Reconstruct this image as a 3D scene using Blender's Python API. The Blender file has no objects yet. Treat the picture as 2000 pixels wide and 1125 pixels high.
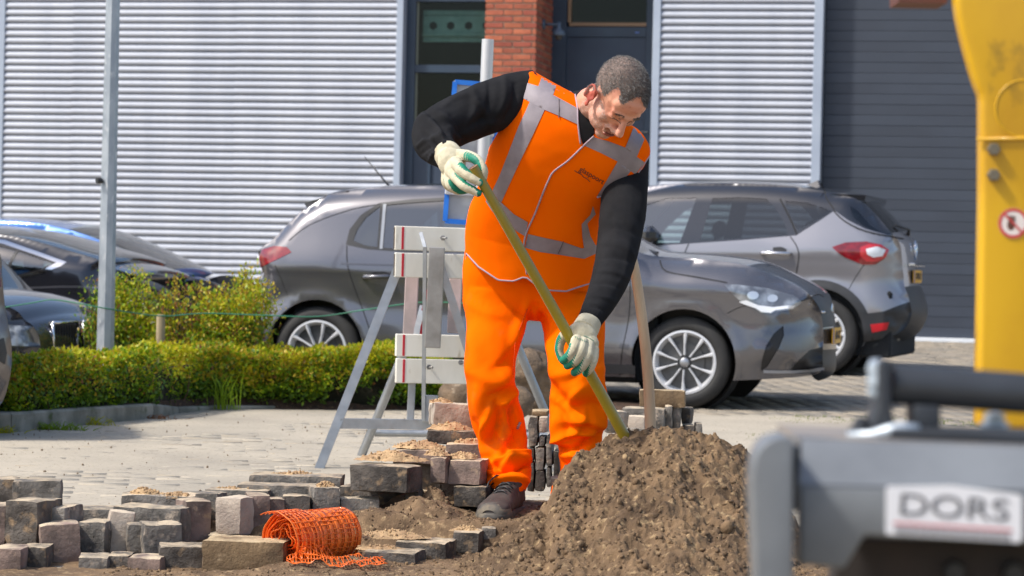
import bpy, math, random
import numpy as np
from mathutils import Vector, Matrix, noise
from mathutils.bvhtree import BVHTree
from mathutils.geometry import delaunay_2d_cdt
random.seed(7); rng = np.random.RandomState(7)
sc = bpy.context.scene
R = math.radians

# ------------------------------------------------------------------ camera
F_PX, CAM_H = 5200.0, 0.95
cam_d = bpy.data.cameras.new('camera'); cam = bpy.data.objects.new('camera', cam_d)
sc.collection.objects.link(cam); sc.camera = cam
cam_d.sensor_width = 36; cam_d.lens = 36*F_PX/2000
cam_d.clip_start = 0.1; cam_d.clip_end = 3000
CAM = Matrix.Translation((0, 0, CAM_H)) @ Matrix.Rotation(R(90-0.468), 4, 'X') @ Matrix.Rotation(R(1.3), 4, 'Z')
cam.matrix_world = CAM
cam_d.dof.use_dof = True; cam_d.dof.focus_distance = 8.9; cam_d.dof.aperture_fstop = 7.2

# ------------------------------------------------------------------ sky and sun
SUN = Vector((-0.60, -0.24, 0.80)).normalized()      # direction towards the sun
world = bpy.data.worlds.new('World'); sc.world = world; world.use_nodes = True
wn = world.node_tree; bg = wn.nodes['Background']
sky = wn.nodes.new('ShaderNodeTexSky'); sky.sky_type = 'NISHITA'; sky.sun_disc = False
sky.sun_elevation = math.asin(SUN.z); sky.sun_rotation = math.atan2(SUN.x, SUN.y)
sky.air_density = 1.0; sky.dust_density = 2.5; sky.ozone_density = 1.0
wn.links.new(sky.outputs[0], bg.inputs[0]); bg.inputs[1].default_value = 0.15
sun_d = bpy.data.lights.new('sun', 'SUN'); sun_d.energy = 2.9; sun_d.angle = R(4); sun_d.color = (1, .955, .88)
sun = bpy.data.objects.new('sun', sun_d); sc.collection.objects.link(sun)
sun.rotation_euler = (-SUN).to_track_quat('-Z', 'Y').to_euler(); sun.location = (-8, -5, 12)
sc.view_settings.view_transform = 'Standard'; sc.view_settings.look = 'None'
sc.view_settings.exposure = 0.52; sc.view_settings.gamma = 1
sc.cycles.max_bounces = 6; sc.cycles.transparent_max_bounces = 12

# ------------------------------------------------------------------ helpers
CI = CAM.inverted()
CO = CAM.translation
def ray(px, py):
    v = Vector(((px-1000)/F_PX, (562.5-py)/F_PX, -1))
    return (CAM.to_3x3() @ v)
def W(px, py, Y):
    d = ray(px, py); return CO + d*(Y/d.y)
def pix(p):
    q = CI @ Vector(p); return (1000-q.x/q.z*F_PX, 562.5+q.y/q.z*F_PX)
def pixn(P):
    P = np.asarray(P); M = np.array(CI); Q = P @ M[:3, :3].T + M[:3, 3]
    return 1000-Q[:, 0]/Q[:, 2]*F_PX, 562.5+Q[:, 1]/Q[:, 2]*F_PX
def ground(x, y):
    return 0.0 if y < 17 else 0.017*(y-17)

def wm(o):
    m = o.matrix_basis.copy()
    return wm(o.parent) @ m if o.parent else m
def link(name, me, parent=None, at=None):
    o = bpy.data.objects.new(name, me); sc.collection.objects.link(o)
    if parent is not None:
        o.parent = parent; me.transform(wm(parent).inverted())
    elif at is not None:
        o.location = at; me.transform(Matrix.Translation(at).inverted())
    return o
def thing(name, label, cat, at=(0, 0, 0), rz=0, group=None, kind=None):
    o = bpy.data.objects.new(name, None); sc.collection.objects.link(o)
    o.location = at; o.rotation_euler = (0, 0, rz); o.empty_display_size = .1
    return tag(o, label, cat, group, kind)
def tag(o, label=None, cat=None, group=None, kind=None):
    if label: o['label'] = label
    if cat: o['category'] = cat
    if group: o['group'] = group
    if kind: o['kind'] = kind
    return o

class MB:
    """collects faces in world space, several materials allowed"""
    def __init__(s): s.v = []; s.f = []; s.m = []; s.mats = []
    def mi(s, m):
        if m not in s.mats: s.mats.append(m)
        return s.mats.index(m)
    def add(s, V, Fs, m=None):
        b = len(s.v); s.v += [tuple(p) for p in V]
        i = s.mi(m) if m else 0
        for f in Fs: s.f.append(tuple(b+k for k in f)); s.m.append(i)
    def box(s, lo, hi, m=None, M=None):
        x0, y0, z0 = lo; x1, y1, z1 = hi
        V = [Vector(p) for p in ((x0,y0,z0),(x1,y0,z0),(x1,y1,z0),(x0,y1,z0),(x0,y0,z1),(x1,y0,z1),(x1,y1,z1),(x0,y1,z1))]
        if M is not None: V = [M @ p for p in V]
        s.add(V, [(0,3,2,1),(4,5,6,7),(0,1,5,4),(1,2,6,5),(2,3,7,6),(3,0,4,7)], m)
    def bbox(s, lo, hi, b=.004, m=None, M=None, jit=0):
        """box with bevelled edges"""
        lo = Vector(lo); hi = Vector(hi); V = []; idx = {}
        for i in range(8):
            c = [(lo, hi)[(i >> k) & 1][k] for k in range(3)]
            sg = [1 if not (i >> k) & 1 else -1 for k in range(3)]
            for ax in range(3):
                p = list(c)
                for k in range(3):
                    if k != ax: p[k] += sg[k]*b
                idx[i, ax] = len(V); V.append(Vector(p))
        if jit: V = [p+Vector((random.uniform(-jit, jit), random.uniform(-jit, jit), random.uniform(-jit, jit))) for p in V]
        Fs = []
        def q(a, bb, c, d): Fs.append((a, bb, c, d))
        for ax in range(3):
            a1, a2 = (ax+1) % 3, (ax+2) % 3
            for sgn in (0, 1):
                base = sgn << ax
                k = [idx[base, ax], idx[base | 1 << a1, ax], idx[base | 1 << a1 | 1 << a2, ax], idx[base | 1 << a2, ax]]
                q(*(k if sgn else k[::-1]))
            for i in range(4):      # edges along ax
                e = ((i & 1) << a1) | ((i >> 1) << a2)
                j = e | 1 << ax
                k = [idx[e, a1], idx[e, a2], idx[j, a2], idx[j, a1]]
                flip = (bin(i).count('1') % 2)
                q(*(k if flip else k[::-1]))
        for i in range(8):
            k = [idx[i, 0], idx[i, 1], idx[i, 2]]
            Fs.append(tuple(k if bin(i).count('1') % 2 else k[::-1]))
        if M is not None: V = [M @ p for p in V]
        s.add(V, Fs, m)
    def tube(s, pts, rad, n=10, m=None, cap=True, flat=1.0, up=None):
        pts = [Vector(p) for p in pts]
        if not hasattr(rad, '__len__'): rad = [rad]*len(pts)
        b = len(s.v); V = []; prev = None
        for i, p in enumerate(pts):
            t = (pts[min(i+1, len(pts)-1)]-pts[max(i-1, 0)]).normalized()
            if prev is None:
                a = Vector(up) if up else (Vector((0, 0, 1)) if abs(t.z) < .9 else Vector((0, 1, 0)))
            else: a = prev
            u = (a-t*a.dot(t)).normalized(); w = t.cross(u); prev = u
            for k in range(n):
                an = 2*math.pi*(k+.5)/n
                V.append(p+(u*math.cos(an)*flat+w*math.sin(an))*rad[i])
        Fs = []
        for i in range(len(pts)-1):
            for k in range(n):
                k2 = (k+1) % n
                Fs.append((i*n+k, i*n+k2, (i+1)*n+k2, (i+1)*n+k))
        if cap: Fs.append(tuple(range(n))[::-1]); Fs.append(tuple((len(pts)-1)*n+k for k in range(n)))
        s.add(V, Fs, m)
    def lathe(s, prof, M, n=32, m=None):
        """prof: (radius, height) pairs round local Z"""
        V = []; Fs = []
        for r_, h in prof:
            for k in range(n):
                a = 2*math.pi*k/n; V.append(M @ Vector((r_*math.cos(a), r_*math.sin(a), h)))
        for i in range(len(prof)-1):
            for k in range(n):
                k2 = (k+1) % n; Fs.append((i*n+k, i*n+k2, (i+1)*n+k2, (i+1)*n+k))
        s.add(V, Fs, m)
    def prism(s, poly, d, m=None):
        """closed polygon of world points extruded by vector d"""
        n = len(poly); P = [Vector(p) for p in poly]; d = Vector(d)
        s.add(P+[p+d for p in P], [tuple(range(n)), tuple(range(2*n-1, n-1, -1))]+[(i, n+i, n+(i+1) % n, (i+1) % n) for i in range(n)], m)
    def mesh(s, mat=None, smooth=False, angle=None):
        me = bpy.data.meshes.new('m'); me.from_pydata(s.v, [], s.f)
        for m in (s.mats or ([mat] if mat else [])): me.materials.append(m)
        if len(s.mats) > 1: me.polygons.foreach_set('material_index', s.m)
        if smooth: me.polygons.foreach_set('use_smooth', [True]*len(me.polygons))
        if angle: me.set_sharp_from_angle(angle=R(angle))
        me.update(); return me
    def build(s, name, mat=None, parent=None, smooth=False, angle=None, at=None, fix=False):
        me = s.mesh(mat, smooth, angle)
        if fix: recalc(me)
        return link(name, me, parent, at)
def recalc(me):
    import bmesh
    bm = bmesh.new(); bm.from_mesh(me); bmesh.ops.recalc_face_normals(bm, faces=bm.faces); bm.to_mesh(me); bm.free()

def npmesh(V, Fc, mat=None, smooth=True, mats=None, midx=None):
    me = bpy.data.meshes.new('m'); V = np.asarray(V, dtype=np.float32); Fc = np.asarray(Fc, dtype=np.int32)
    n, k = Fc.shape
    me.vertices.add(len(V)); me.vertices.foreach_set('co', V.ravel())
    me.loops.add(n*k); me.loops.foreach_set('vertex_index', Fc.ravel())
    me.polygons.add(n); me.polygons.foreach_set('loop_start', np.arange(0, n*k, k, dtype=np.int32))
    for m in (mats or ([mat] if mat else [])): me.materials.append(m)
    if midx is not None: me.polygons.foreach_set('material_index', np.asarray(midx, dtype=np.int32))
    if smooth: me.polygons.foreach_set('use_smooth', np.ones(n, dtype=bool))
    me.update(calc_edges=True); me.validate(); return me

def applied(me, mods):
    """mesh after the given modifiers"""
    o = bpy.data.objects.new('tmp', me); sc.collection.objects.link(o)
    for t, kw in mods:
        m = o.modifiers.new('m', t)
        for k, v in kw.items(): setattr(m, k, v)
    dg = bpy.context.evaluated_depsgraph_get(); dg.update()
    r = bpy.data.meshes.new_from_object(o.evaluated_get(dg))
    bpy.data.objects.remove(o); return r
def mverts(me):
    a = np.empty(len(me.vertices)*3, dtype=np.float32); me.vertices.foreach_get('co', a); return a.reshape(-1, 3).astype(float)
def setverts(me, V):
    me.vertices.foreach_set('co', np.asarray(V, dtype=np.float32).ravel()); me.update()
def mnorms(me):
    a = np.empty(len(me.vertices)*3, dtype=np.float32); me.vertex_normals.foreach_get('vector', a); return a.reshape(-1, 3).astype(float)

def vnoise(P, scale, seed=0, octs=3):
    """cheap vectorised value noise, about -1..1"""
    P = np.asarray(P)*scale+seed*17.37; out = np.zeros(len(P)); amp = 1; tot = 0
    def h(ix, iy, iz):
        n = (ix*374761393+iy*668265263+iz*2147483647+seed*974711) & 0x7fffffff
        n = ((n ^ (n >> 13))*1274126177) & 0x7fffffff
        n = n ^ (n >> 16)
        return (n % 100003)/50001.5-1
    for o in range(octs):
        I = np.floor(P).astype(np.int64); f = P-I; f = f*f*(3-2*f)
        r = 0
        for dx in (0, 1):
            for dy in (0, 1):
                for dz in (0, 1):
                    w = (f[:, 0] if dx else 1-f[:, 0])*(f[:, 1] if dy else 1-f[:, 1])*(f[:, 2] if dz else 1-f[:, 2])
                    r = r+w*h(I[:, 0]+dx, I[:, 1]+dy, I[:, 2]+dz)
        out += amp*r; tot += amp; amp *= .5; P = P*2.03+5.1
    return out/tot*1.4

def inpoly(X, Z, poly):
    X = np.asarray(X); Z = np.asarray(Z); c = np.zeros(len(X), bool); n = len(poly)
    for i in range(n):
        x1, z1 = poly[i][:2]; x2, z2 = poly[(i+1) % n][:2]
        if z1 == z2: continue
        t = ((z1 > Z) != (z2 > Z)) & (X < (x2-x1)*(Z-z1)/(z2-z1)+x1); c ^= t
    return c
def dens(poly, step, closed=True):
    out = []; n = len(poly)
    for i in range(n if closed else n-1):
        a = poly[i]; b = poly[(i+1) % n]
        k = max(1, int(math.ceil(math.hypot(b[0]-a[0], b[1]-a[1])/step)))
        for j in range(k):
            t = j/k; out.append(tuple(a[q]+(b[q]-a[q])*t for q in range(len(a))))
    if not closed: out.append(tuple(poly[-1]))
    return out
def smoothpoly(p, closed=False, k=4):
    """Catmull-Rom through points"""
    n = len(p); out = []
    for i in range(n if closed else n-1):
        g = (lambda j: p[j % n]) if closed else (lambda j: p[max(0, min(n-1, j))])
        a, b, c, d = g(i-1), g(i), g(i+1), g(i+2)
        for j in range(k):
            t = j/k
            out.append(tuple(.5*((2*b[q])+(-a[q]+c[q])*t+(2*a[q]-5*b[q]+4*c[q]-d[q])*t*t+(-a[q]+3*b[q]-3*c[q]+d[q])*t**3) for q in range(len(b))))
    if not closed: out.append(tuple(p[-1]))
    return out
def tri(outline, holes_lines, step):
    """constrained triangulation with a fill grid: verts (n,2), tris (m,3)"""
    P = []; E = []
    def addl(poly, closed=True):
        b = len(P); q = dens(poly, step, closed); P.extend((a[0], a[1]) for a in q)
        n = len(q)
        for i in range(n if closed else n-1): E.append((b+i, b+(i+1) % n))
    addl(outline)
    for h in holes_lines: addl(h)
    A = np.array(P); x0, z0 = A.min(0); x1, z1 = A.max(0)
    gx, gz = np.meshgrid(np.arange(x0+step/2, x1, step), np.arange(z0+step/2, z1, step*.9))
    gx = gx+(np.arange(gx.shape[0]) % 2)[:, None]*step/2
    g = np.stack([gx.ravel(), gz.ravel()], 1); g = g[inpoly(g[:, 0], g[:, 1], outline)]
    keep = np.ones(len(g), bool)
    for i in range(0, len(A), 400):
        d = ((g[:, None, :]-A[None, i:i+400, :])**2).sum(2).min(1); keep &= d > (step*.45)**2
    P += [tuple(p) for p in g[keep]]
    r = delaunay_2d_cdt([Vector(p) for p in P], E, [], 0, 1e-6)
    V = np.array([tuple(p) for p in r[0]]); T = np.array([f for f in r[2] if len(f) == 3])
    c = V[T].mean(1); T = T[inpoly(c[:, 0], c[:, 1], outline)]
    return V, T

# ------------------------------------------------------------------ materials
def lin(r, g, b):
    f = lambda c: c/12.92 if c <= .04045 else ((c+.055)/1.055)**2.4
    return tuple(f(c/255) for c in (r, g, b))
MATS = {}
def pm(name, col, rough=.6, metal=0, col2=None, scale=6, lo=.35, hi=.65, bump=0, bscale=60, bdist=.002, rvar=0,
       col3=None, scale3=30, lo3=.6, hi3=.72, coat=0, spec=.5, transl=0, stretch=(1, 1, 1), rand=0, sheen=0, dust=None, dlo=.35, dhi=.6, detail=6):
    m = bpy.data.materials.new(name); m.use_nodes = True; nt = m.node_tree; N = nt.nodes; L = nt.links
    b = N['Principled BSDF']; out = N['Material Output']
    b.inputs['Roughness'].default_value = rough; b.inputs['Metallic'].default_value = metal
    b.inputs['Coat Weight'].default_value = coat; b.inputs['Coat Roughness'].default_value = .04
    b.inputs['Specular IOR Level'].default_value = spec
    if sheen: b.inputs['Sheen Weight'].default_value = sheen
    b.inputs['Base Color'].default_value = (*col, 1)
    tc = N.new('ShaderNodeTexCoord'); oi = N.new('ShaderNodeObjectInfo'); ad = N.new('ShaderNodeVectorMath'); ad.operation = 'MULTIPLY_ADD'
    L.new(oi.outputs['Random'], ad.inputs[0]); ad.inputs[1].default_value = (37, 53, 71); L.new(tc.outputs['Object'], ad.inputs[2])
    mp = N.new('ShaderNodeMapping'); L.new(ad.outputs[0], mp.inputs[0]); mp.inputs['Scale'].default_value = stretch
    def nz(s, d=detail, r=.55):
        n = N.new('ShaderNodeTexNoise'); n.inputs['Scale'].default_value = s; n.inputs['Detail'].default_value = d
        n.inputs['Roughness'].default_value = r; L.new(mp.outputs[0], n.inputs['Vector']); return n
    def ramp(src, a, c):
        r = N.new('ShaderNodeMapRange'); r.inputs[1].default_value = a; r.inputs[2].default_value = c; L.new(src, r.inputs[0]); return r.outputs[0]
    def mix(f, A, B):
        x = N.new('ShaderNodeMix'); x.data_type = 'RGBA'
        if isinstance(f, float): x.inputs[0].default_value = f
        else: L.new(f, x.inputs[0])
        for s, v in ((x.inputs[6], A), (x.inputs[7], B)):
            if isinstance(v, tuple): s.default_value = (*v, 1)
            else: L.new(v, s)
        return x.outputs[2]
    c = col
    n1 = None
    if col2 is not None:
        n1 = nz(scale); c = mix(ramp(n1.outputs[0], lo, hi), col, col2)
    if col3 is not None:
        n3 = nz(scale3); c = mix(ramp(n3.outputs[0], lo3, hi3), c, col3)
    if dust:
        ge = N.new('ShaderNodeNewGeometry'); sx_ = N.new('ShaderNodeSeparateXYZ'); L.new(ge.outputs['True Normal'], sx_.inputs[0])
        up = ramp(sx_.outputs[2], .75, .92); nd = nz(14, 5); a_ = ramp(nd.outputs[0], dlo, dhi); mu = N.new('ShaderNodeMath'); mu.operation = 'MULTIPLY'
        L.new(up, mu.inputs[0]); L.new(a_, mu.inputs[1]); c = mix(mu.outputs[0], c, dust)
    if rand:
        hv = N.new('ShaderNodeHueSaturation')
        if isinstance(c, tuple): hv.inputs['Color'].default_value = (*c, 1)
        else: L.new(c, hv.inputs['Color'])
        mr = N.new('ShaderNodeMapRange'); mr.inputs[3].default_value = 1-rand; mr.inputs[4].default_value = 1+rand
        L.new(oi.outputs['Random'], mr.inputs[0]); L.new(mr.outputs[0], hv.inputs['Value']); c = hv.outputs[0]
    if not isinstance(c, tuple): L.new(c, b.inputs['Base Color'])
    if rvar:
        n2 = nz(scale*2.3); r2 = N.new('ShaderNodeMapRange'); r2.inputs[1].default_value = .3; r2.inputs[2].default_value = .7
        r2.inputs[3].default_value = max(0.02, rough-rvar); r2.inputs[4].default_value = min(1, rough+rvar)
        L.new(n2.outputs[0], r2.inputs[0]); L.new(r2.outputs[0], b.inputs['Roughness'])
    if bump:
        nb = nz(bscale, 8, .65); bp = N.new('ShaderNodeBump'); bp.inputs['Strength'].default_value = bump; bp.inputs['Distance'].default_value = bdist
        L.new(nb.outputs[0], bp.inputs['Height']); L.new(bp.outputs[0], b.inputs['Normal'])
    if transl:
        tr = N.new('ShaderNodeBsdfTranslucent'); ms = N.new('ShaderNodeMixShader'); ms.inputs[0].default_value = transl
        if isinstance(c, tuple): tr.inputs[0].default_value = (*c, 1)
        else: L.new(c, tr.inputs[0])
        L.new(b.outputs[0], ms.inputs[1]); L.new(tr.outputs[0], ms.inputs[2]); L.new(ms.outputs[0], out.inputs[0])
    MATS[name] = m; return m
def glass(name, tint, trans=.6, rough=.02, ior=1.7):
    m = bpy.data.materials.new(name); m.use_nodes = True; nt = m.node_tree; N = nt.nodes; L = nt.links
    out = N['Material Output']; b = N['Principled BSDF']
    b.inputs['Base Color'].default_value = (.01, .013, .015, 1); b.inputs['Roughness'].default_value = rough; b.inputs['IOR'].default_value = 1.52
    t = N.new('ShaderNodeBsdfTransparent'); t.inputs[0].default_value = (*tint, 1)
    ms = N.new('ShaderNodeMixShader'); ms.inputs[0].default_value = 1-trans
    g = N.new('ShaderNodeBsdfGlossy'); g.inputs['Roughness'].default_value = rough; g.inputs[0].default_value = (1, 1, 1, 1)
    fr = N.new('ShaderNodeFresnel'); fr.inputs[0].default_value = ior; m2 = N.new('ShaderNodeMixShader')
    L.new(t.outputs[0], ms.inputs[1]); L.new(b.outputs[0], ms.inputs[2])
    L.new(fr.outputs[0], m2.inputs[0]); L.new(ms.outputs[0], m2.inputs[1]); L.new(g.outputs[0], m2.inputs[2]); L.new(m2.outputs[0], out.inputs[0])
    return m
black = pm('black_plastic', (.018, .018, .02), .45, bump=.15, bscale=90)
rubber = pm('tyre_rubber', (.02, .02, .021), .75, col2=(.035, .034, .032), bump=.3, bscale=120)
galv = pm('galvanised_steel', (.42, .44, .46), .42, .75, col2=(.30, .32, .34), scale=14, lo=.3, hi=.7, rvar=.12, bump=.1, bscale=50)
steel = pm('worn_steel', (.36, .35, .33), .5, .6, col2=(.2, .19, .18), scale=20, bump=.15, bscale=70)
chrome = pm('chrome', (.75, .76, .78), .12, 1)
# ================================================================== ground and paving
def sheet(name, xs, ys, zf, mat, label=None, at=None, kind='structure', smooth=True):
    X, Y = np.meshgrid(xs, ys); Z = zf(X, Y)
    V = np.stack([X.ravel(), Y.ravel(), Z.ravel()], 1); nx = len(xs); i = np.arange(len(ys)-1)[:, None]*nx+np.arange(nx-1)[None, :]
    i = i.ravel(); Fc = np.stack([i, i+1, i+nx+1, i+nx], 1)
    o = link(name, npmesh(V, Fc, mat, smooth)); return tag(o, label, kind=kind)
gz = np.vectorize(ground)
soil_m = pm('joint_sand', lin(176, 160, 134), .95, col2=lin(132, 118, 96), scale=1.4, col3=lin(96, 104, 58), scale3=5, lo3=.56, hi3=.66, bump=.5, bscale=90)
ys = np.concatenate([[-400, -60, 0, 5, 9, 12, 15], np.arange(17, 40, 2), [60, 120, 400, 1500]])
sheet('ground', np.array([-1500, -200, -40, -15, -6, 0, 6, 15, 40, 200, 1500.]), ys, lambda X, Y: gz(X, np.minimum(Y, 40))-.012, soil_m)

road_m = pm('sandy_concrete', lin(184, 173, 154), .92, col2=lin(158, 149, 134), scale=1.1, lo=.35, hi=.7,
            col3=lin(120, 112, 98), scale3=42, lo3=.57, hi3=.72, bump=.7, bscale=130, bdist=.004, rand=.05)
pav_m = pm('concrete_paver', lin(166, 154, 136), .9, col2=lin(140, 131, 117), scale=3.5, col3=lin(104, 100, 90), scale3=60, lo3=.6, hi3=.75,
           bump=.6, bscale=110, bdist=.003, rand=.13)
pavd_m = pm('grey_concrete_paver', lin(152, 144, 132), .9, col2=lin(124, 119, 110), scale=3.5, col3=lin(96, 92, 84), scale3=50, lo3=.6, hi3=.75, bump=.5, bscale=110, bdist=.003, rand=.12)
# sandy apron left and in the middle: pavers whose joints are filled to the brim with sand (relief of a few mm)
pavement = thing('pavement', None, None, (0, 0, 0), kind='structure')
del_keys = [k for k in ('label', 'category') if k in pavement]
def paver_field(x0, x1, y0, y1, ang, pl, pw, gap, keep, z_off, h, jit=.0015):
    """herringbone-free running bond; returns list of (cx, cy, rot)"""
    out = []; ca, sa = math.cos(ang), math.sin(ang); rr = 30
    cx0, cy0 = (x0+x1)/2, (y0+y1)/2; n1 = int(rr/pl); n2 = int(rr/pw)
    for j in range(-n2, n2):
        for i in range(-n1, n1):
            u = (i+.5*(j % 2))*pl; v = j*pw; x = cx0+u*ca-v*sa; y = cy0+u*sa+v*ca
            if x0 < x < x1 and y0 < y < y1 and keep(x, y): out.append((x, y))
    return out
def add_pavers(pts, ang, pl, pw, gap, h, lift, mats, near_n, name='paver', bev=.004):
    me = []
    for m in mats:
        b = MB(); b.bbox((-pl/2+gap/2, -pw/2+gap/2, -h), (pl/2-gap/2, pw/2-gap/2, 0), bev); me.append(b.mesh(m))
    pts = sorted(pts, key=lambda p: p[1])
    for k, (x, y) in enumerate(pts[:near_n]):
        o = bpy.data.objects.new(name, random.choice(me)); sc.collection.objects.link(o); o.parent = pavement
        o.location = (x, y, ground(x, y)+lift+random.uniform(-.002, .002)); o.rotation_euler = (random.uniform(-.008, .008), random.uniform(-.006, .006), ang+random.uniform(-.01, .01))
    rest = pts[near_n:]
    if rest:
        B = [Vector((sx*(pl-gap)/2, sy*(pw-gap)/2, 0)) for sx, sy in ((-1, -1), (1, -1), (1, 1), (-1, 1))]
        V = []; Fc = []; mi = []
        ca, sa = math.cos(ang), math.sin(ang)
        for x, y in rest:
            b0 = len(V); t = random.uniform(-.006, .006); t2 = random.uniform(-.008, .008); z = ground(x, y)+lift+random.uniform(-.002, .002); k = random.randrange(len(mats))
            for s_, zz in ((1.0, 0), (1.02, -.012)):
                for p in B:
                    px_, py_ = p.x*(s_ if zz else .985), p.y*(s_ if zz else .96)
                    V.append((x+px_*ca-py_*sa, y+px_*sa+py_*ca, z+zz+px_*t+py_*t2))
            Fc += [(b0, b0+1, b0+2, b0+3)]+[(b0+4+i, b0+4+(i+1) % 4, b0+(i+1) % 4, b0+i) for i in range(4)]; mi += [k]*5
        o = link('paver_field', npmesh(V, Fc, None, False, mats, mi), pavement); o['kind'] = 'stuff'
ANG = R(-38)
def keep_right(x, y):     # open paving right of the hedge, up to the building
    return y > 12.2-.25*x and not (y < 17.2 and x < -.15) and not (x < -3.6)
pts = paver_field(-4.5, 6.5, 11.2, 31.5, ANG, .21, .105, .007, lambda x, y: (x > .1 and y > 13.9-.1*x) , 0, .08)
vis = [p for p in pts if 1150 < pix((p[0], p[1], 0))[0] < 1900 and pix((p[0], p[1], 0))[1] > 800]
vs = set(sorted(vis, key=lambda p: p[1])[:280])
add_pavers([p for p in pts if p in vs], ANG, .21, .105, .009, .08, .004, [pav_m, pavd_m, pav_m], 280)
add_pavers([p for p in pts if p not in vs], ANG, .21, .105, .009, .08, .004, [pav_m, pavd_m, pav_m], 0)
road2_m = pm('sandy_concrete_grey', lin(172, 160, 140), .92, col2=lin(150, 140, 124), scale=2.1, lo=.35, hi=.7, col3=lin(120, 110, 94), scale3=60, lo3=.57, hi3=.72, bump=.7, bscale=130, bdist=.004)
def bed_front0(x): return float(np.interp(x, [-4.2, -2.6, -2.1, -1.0, 2], [13.5, 14.1, 15.4, 16.7, 17.3]))
# worn apron: closed, sand-swept surface with faint relief of the courses
def apron_z(X, Y):
    P = np.stack([X.ravel(), Y.ravel(), X.ravel()*0], 1)
    z = vnoise(P, 1.3, 3, 2)*.0016+vnoise(P, 26, 5, 2)*.0016
    fr = (Y.ravel()/.105) % 1; j = np.minimum(fr, 1-fr); z -= .0
    return z.reshape(X.shape)+.012
pts = paver_field(-4.3, 2.3, 9.4, 17.2, R(7), .21, .105, .005, lambda x, y: y < bed_front0(x) and not (x > .1 and y > 13.9-.1*x), 0, .08)
add_pavers(pts, R(7), .21, .105, .004, .08, .0106, [road_m, road2_m, road_m], 0)
sheet('road', np.linspace(-4.2, 2.6, 190), np.concatenate([np.linspace(9.0, 14, 260), np.linspace(14.05, 18.5, 80)]), apron_z, road_m)

# ------------------------------------------------------------------ kerb and planting bed
kerb_m = pm('old_concrete_kerb', lin(150, 146, 134), .9, col2=lin(112, 110, 98), scale=7, col3=lin(78, 86, 52), scale3=9, lo3=.6, hi3=.7, bump=.6, bscale=80, bdist=.004)
kerb = thing('kerb', 'worn concrete kerb along the foot of the low hedge', 'kerb', W(150, 840, 14.6))
kp = [W(-260, 862, 13.6), W(22, 850, 14.05), W(300, 823, 15.6), W(350, 812, 16.15), W(420, 807, 16.6), W(560, 806, 16.9)]
hs = [.105, .105, .085, .04, .025, .02]
for i in range(5):
    a, b = Vector((kp[i].x, kp[i].y, 0)), Vector((kp[i+1].x, kp[i+1].y, 0)); t = (b-a).normalized(); nrm = Vector((-t.y, t.x, 0))
    a2 = a+t*.004; b2 = b-t*.004; mb = MB()
    V = []
    for p, h in ((a2, hs[i]), (b2, hs[i+1])):
        h = h-.0
        for q, z in ((0, -.05), (0, h-.012), (.012, h), (.13, h), (.13, -.05)): V.append(p+nrm*q+Vector((0, 0, z+.012)))
    mb.add(V, [(0, 5, 6, 1), (1, 6, 7, 2), (2, 7, 8, 3), (3, 8, 9, 4), (0, 1, 2, 3, 4), (9, 8, 7, 6, 5)]); mb.build('kerb_stone', kerb_m, kerb, fix=True)
mulch_m = pm('bark_mulch', lin(92, 66, 48), .95, col2=lin(58, 44, 34), scale=30, col3=lin(140, 110, 80), scale3=60, lo3=.6, hi3=.7, bump=1, bscale=70, bdist=.02)
bx = np.linspace(-6, 1.2, 90); 
def bed_front(x): return np.interp(x, [-4, kp[1].x, kp[2].x, kp[3].x, kp[4].x, 1.2], [13.7, kp[1].y, kp[2].y, kp[3].y, kp[4].y+.0, 17.4])+.12
def bed_z(X, Y):
    return .05+.02*vnoise(np.stack([X.ravel(), Y.ravel(), X.ravel()*0], 1), 3, 2, 3).reshape(X.shape)+np.interp(X, [-3, -1.8, -.5], [.07, .03, -.02])
X, T = np.meshgrid(bx, np.linspace(0, 1, 16)); Yb = bed_front(X)+T*1.35; Zb = bed_z(X, Yb); Zb[0, :] = -.02; Zb[-1, :] = -.02
V = np.stack([X.ravel(), Yb.ravel(), Zb.ravel()], 1); nx = 90; i = (np.arange(15)[:, None]*nx+np.arange(nx-1)[None, :]).ravel()
tag(link('planting_bed', npmesh(V, np.stack([i, i+1, i+nx+1, i+nx], 1), mulch_m)), kind='structure')

# ================================================================== building
BY = R(11.5); BD = Vector((math.cos(BY), -math.sin(BY), 0)); BN = Vector((-math.sin(BY), -math.cos(BY), 0))   # along, outward normal
BO = Vector((2.48, 30.0, 0)); BG = .2      # a point on the wall, floor level
def wall(px, py, dep=0.0):
    """(u, z) on the wall plane set back by dep"""
    d = ray(px, py); o = BO-BN*dep; t = (o-CO).dot(BN)/d.dot(BN); p = CO+d*t; return ((p-BO).dot(BD), p.z)
def bp(u, z, dep=0.0): return BO+BD*u+Vector((0, 0, z))-BN*dep
BM = Matrix.Translation(BO) @ Matrix.Rotation(-BY, 4, 'Z')     # local x along wall, local y into the building
clad_m = pm('grey_corrugated_cladding', lin(184, 188, 197), .6, .1, col2=lin(170, 175, 186), scale=1.1, rvar=.05, stretch=(2.5, 1, .35), lo=.4, hi=.7)
flash_m = pm('light_grey_flashing', lin(176, 186, 200), .45, .2, col2=lin(164, 174, 190), scale=2)
frame_m = pm('dark_blue_frame', lin(52, 68, 86), .42, 0, col2=lin(44, 58, 76), scale=3)
panel_m = pm('dark_blue_panel', lin(56, 70, 88), .5, 0, col2=lin(46, 56, 74), scale=1.5)
door_m = pm('anthracite_door', lin(60, 67, 79), .55, 0, col2=lin(54, 60, 71), scale=.8, rand=.03)
bglass = glass('window_glass', (.62, .72, .70), .92, .02, 1.22)
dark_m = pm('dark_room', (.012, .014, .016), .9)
white_m = pm('white_strip', lin(222, 226, 230), .6)
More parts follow.
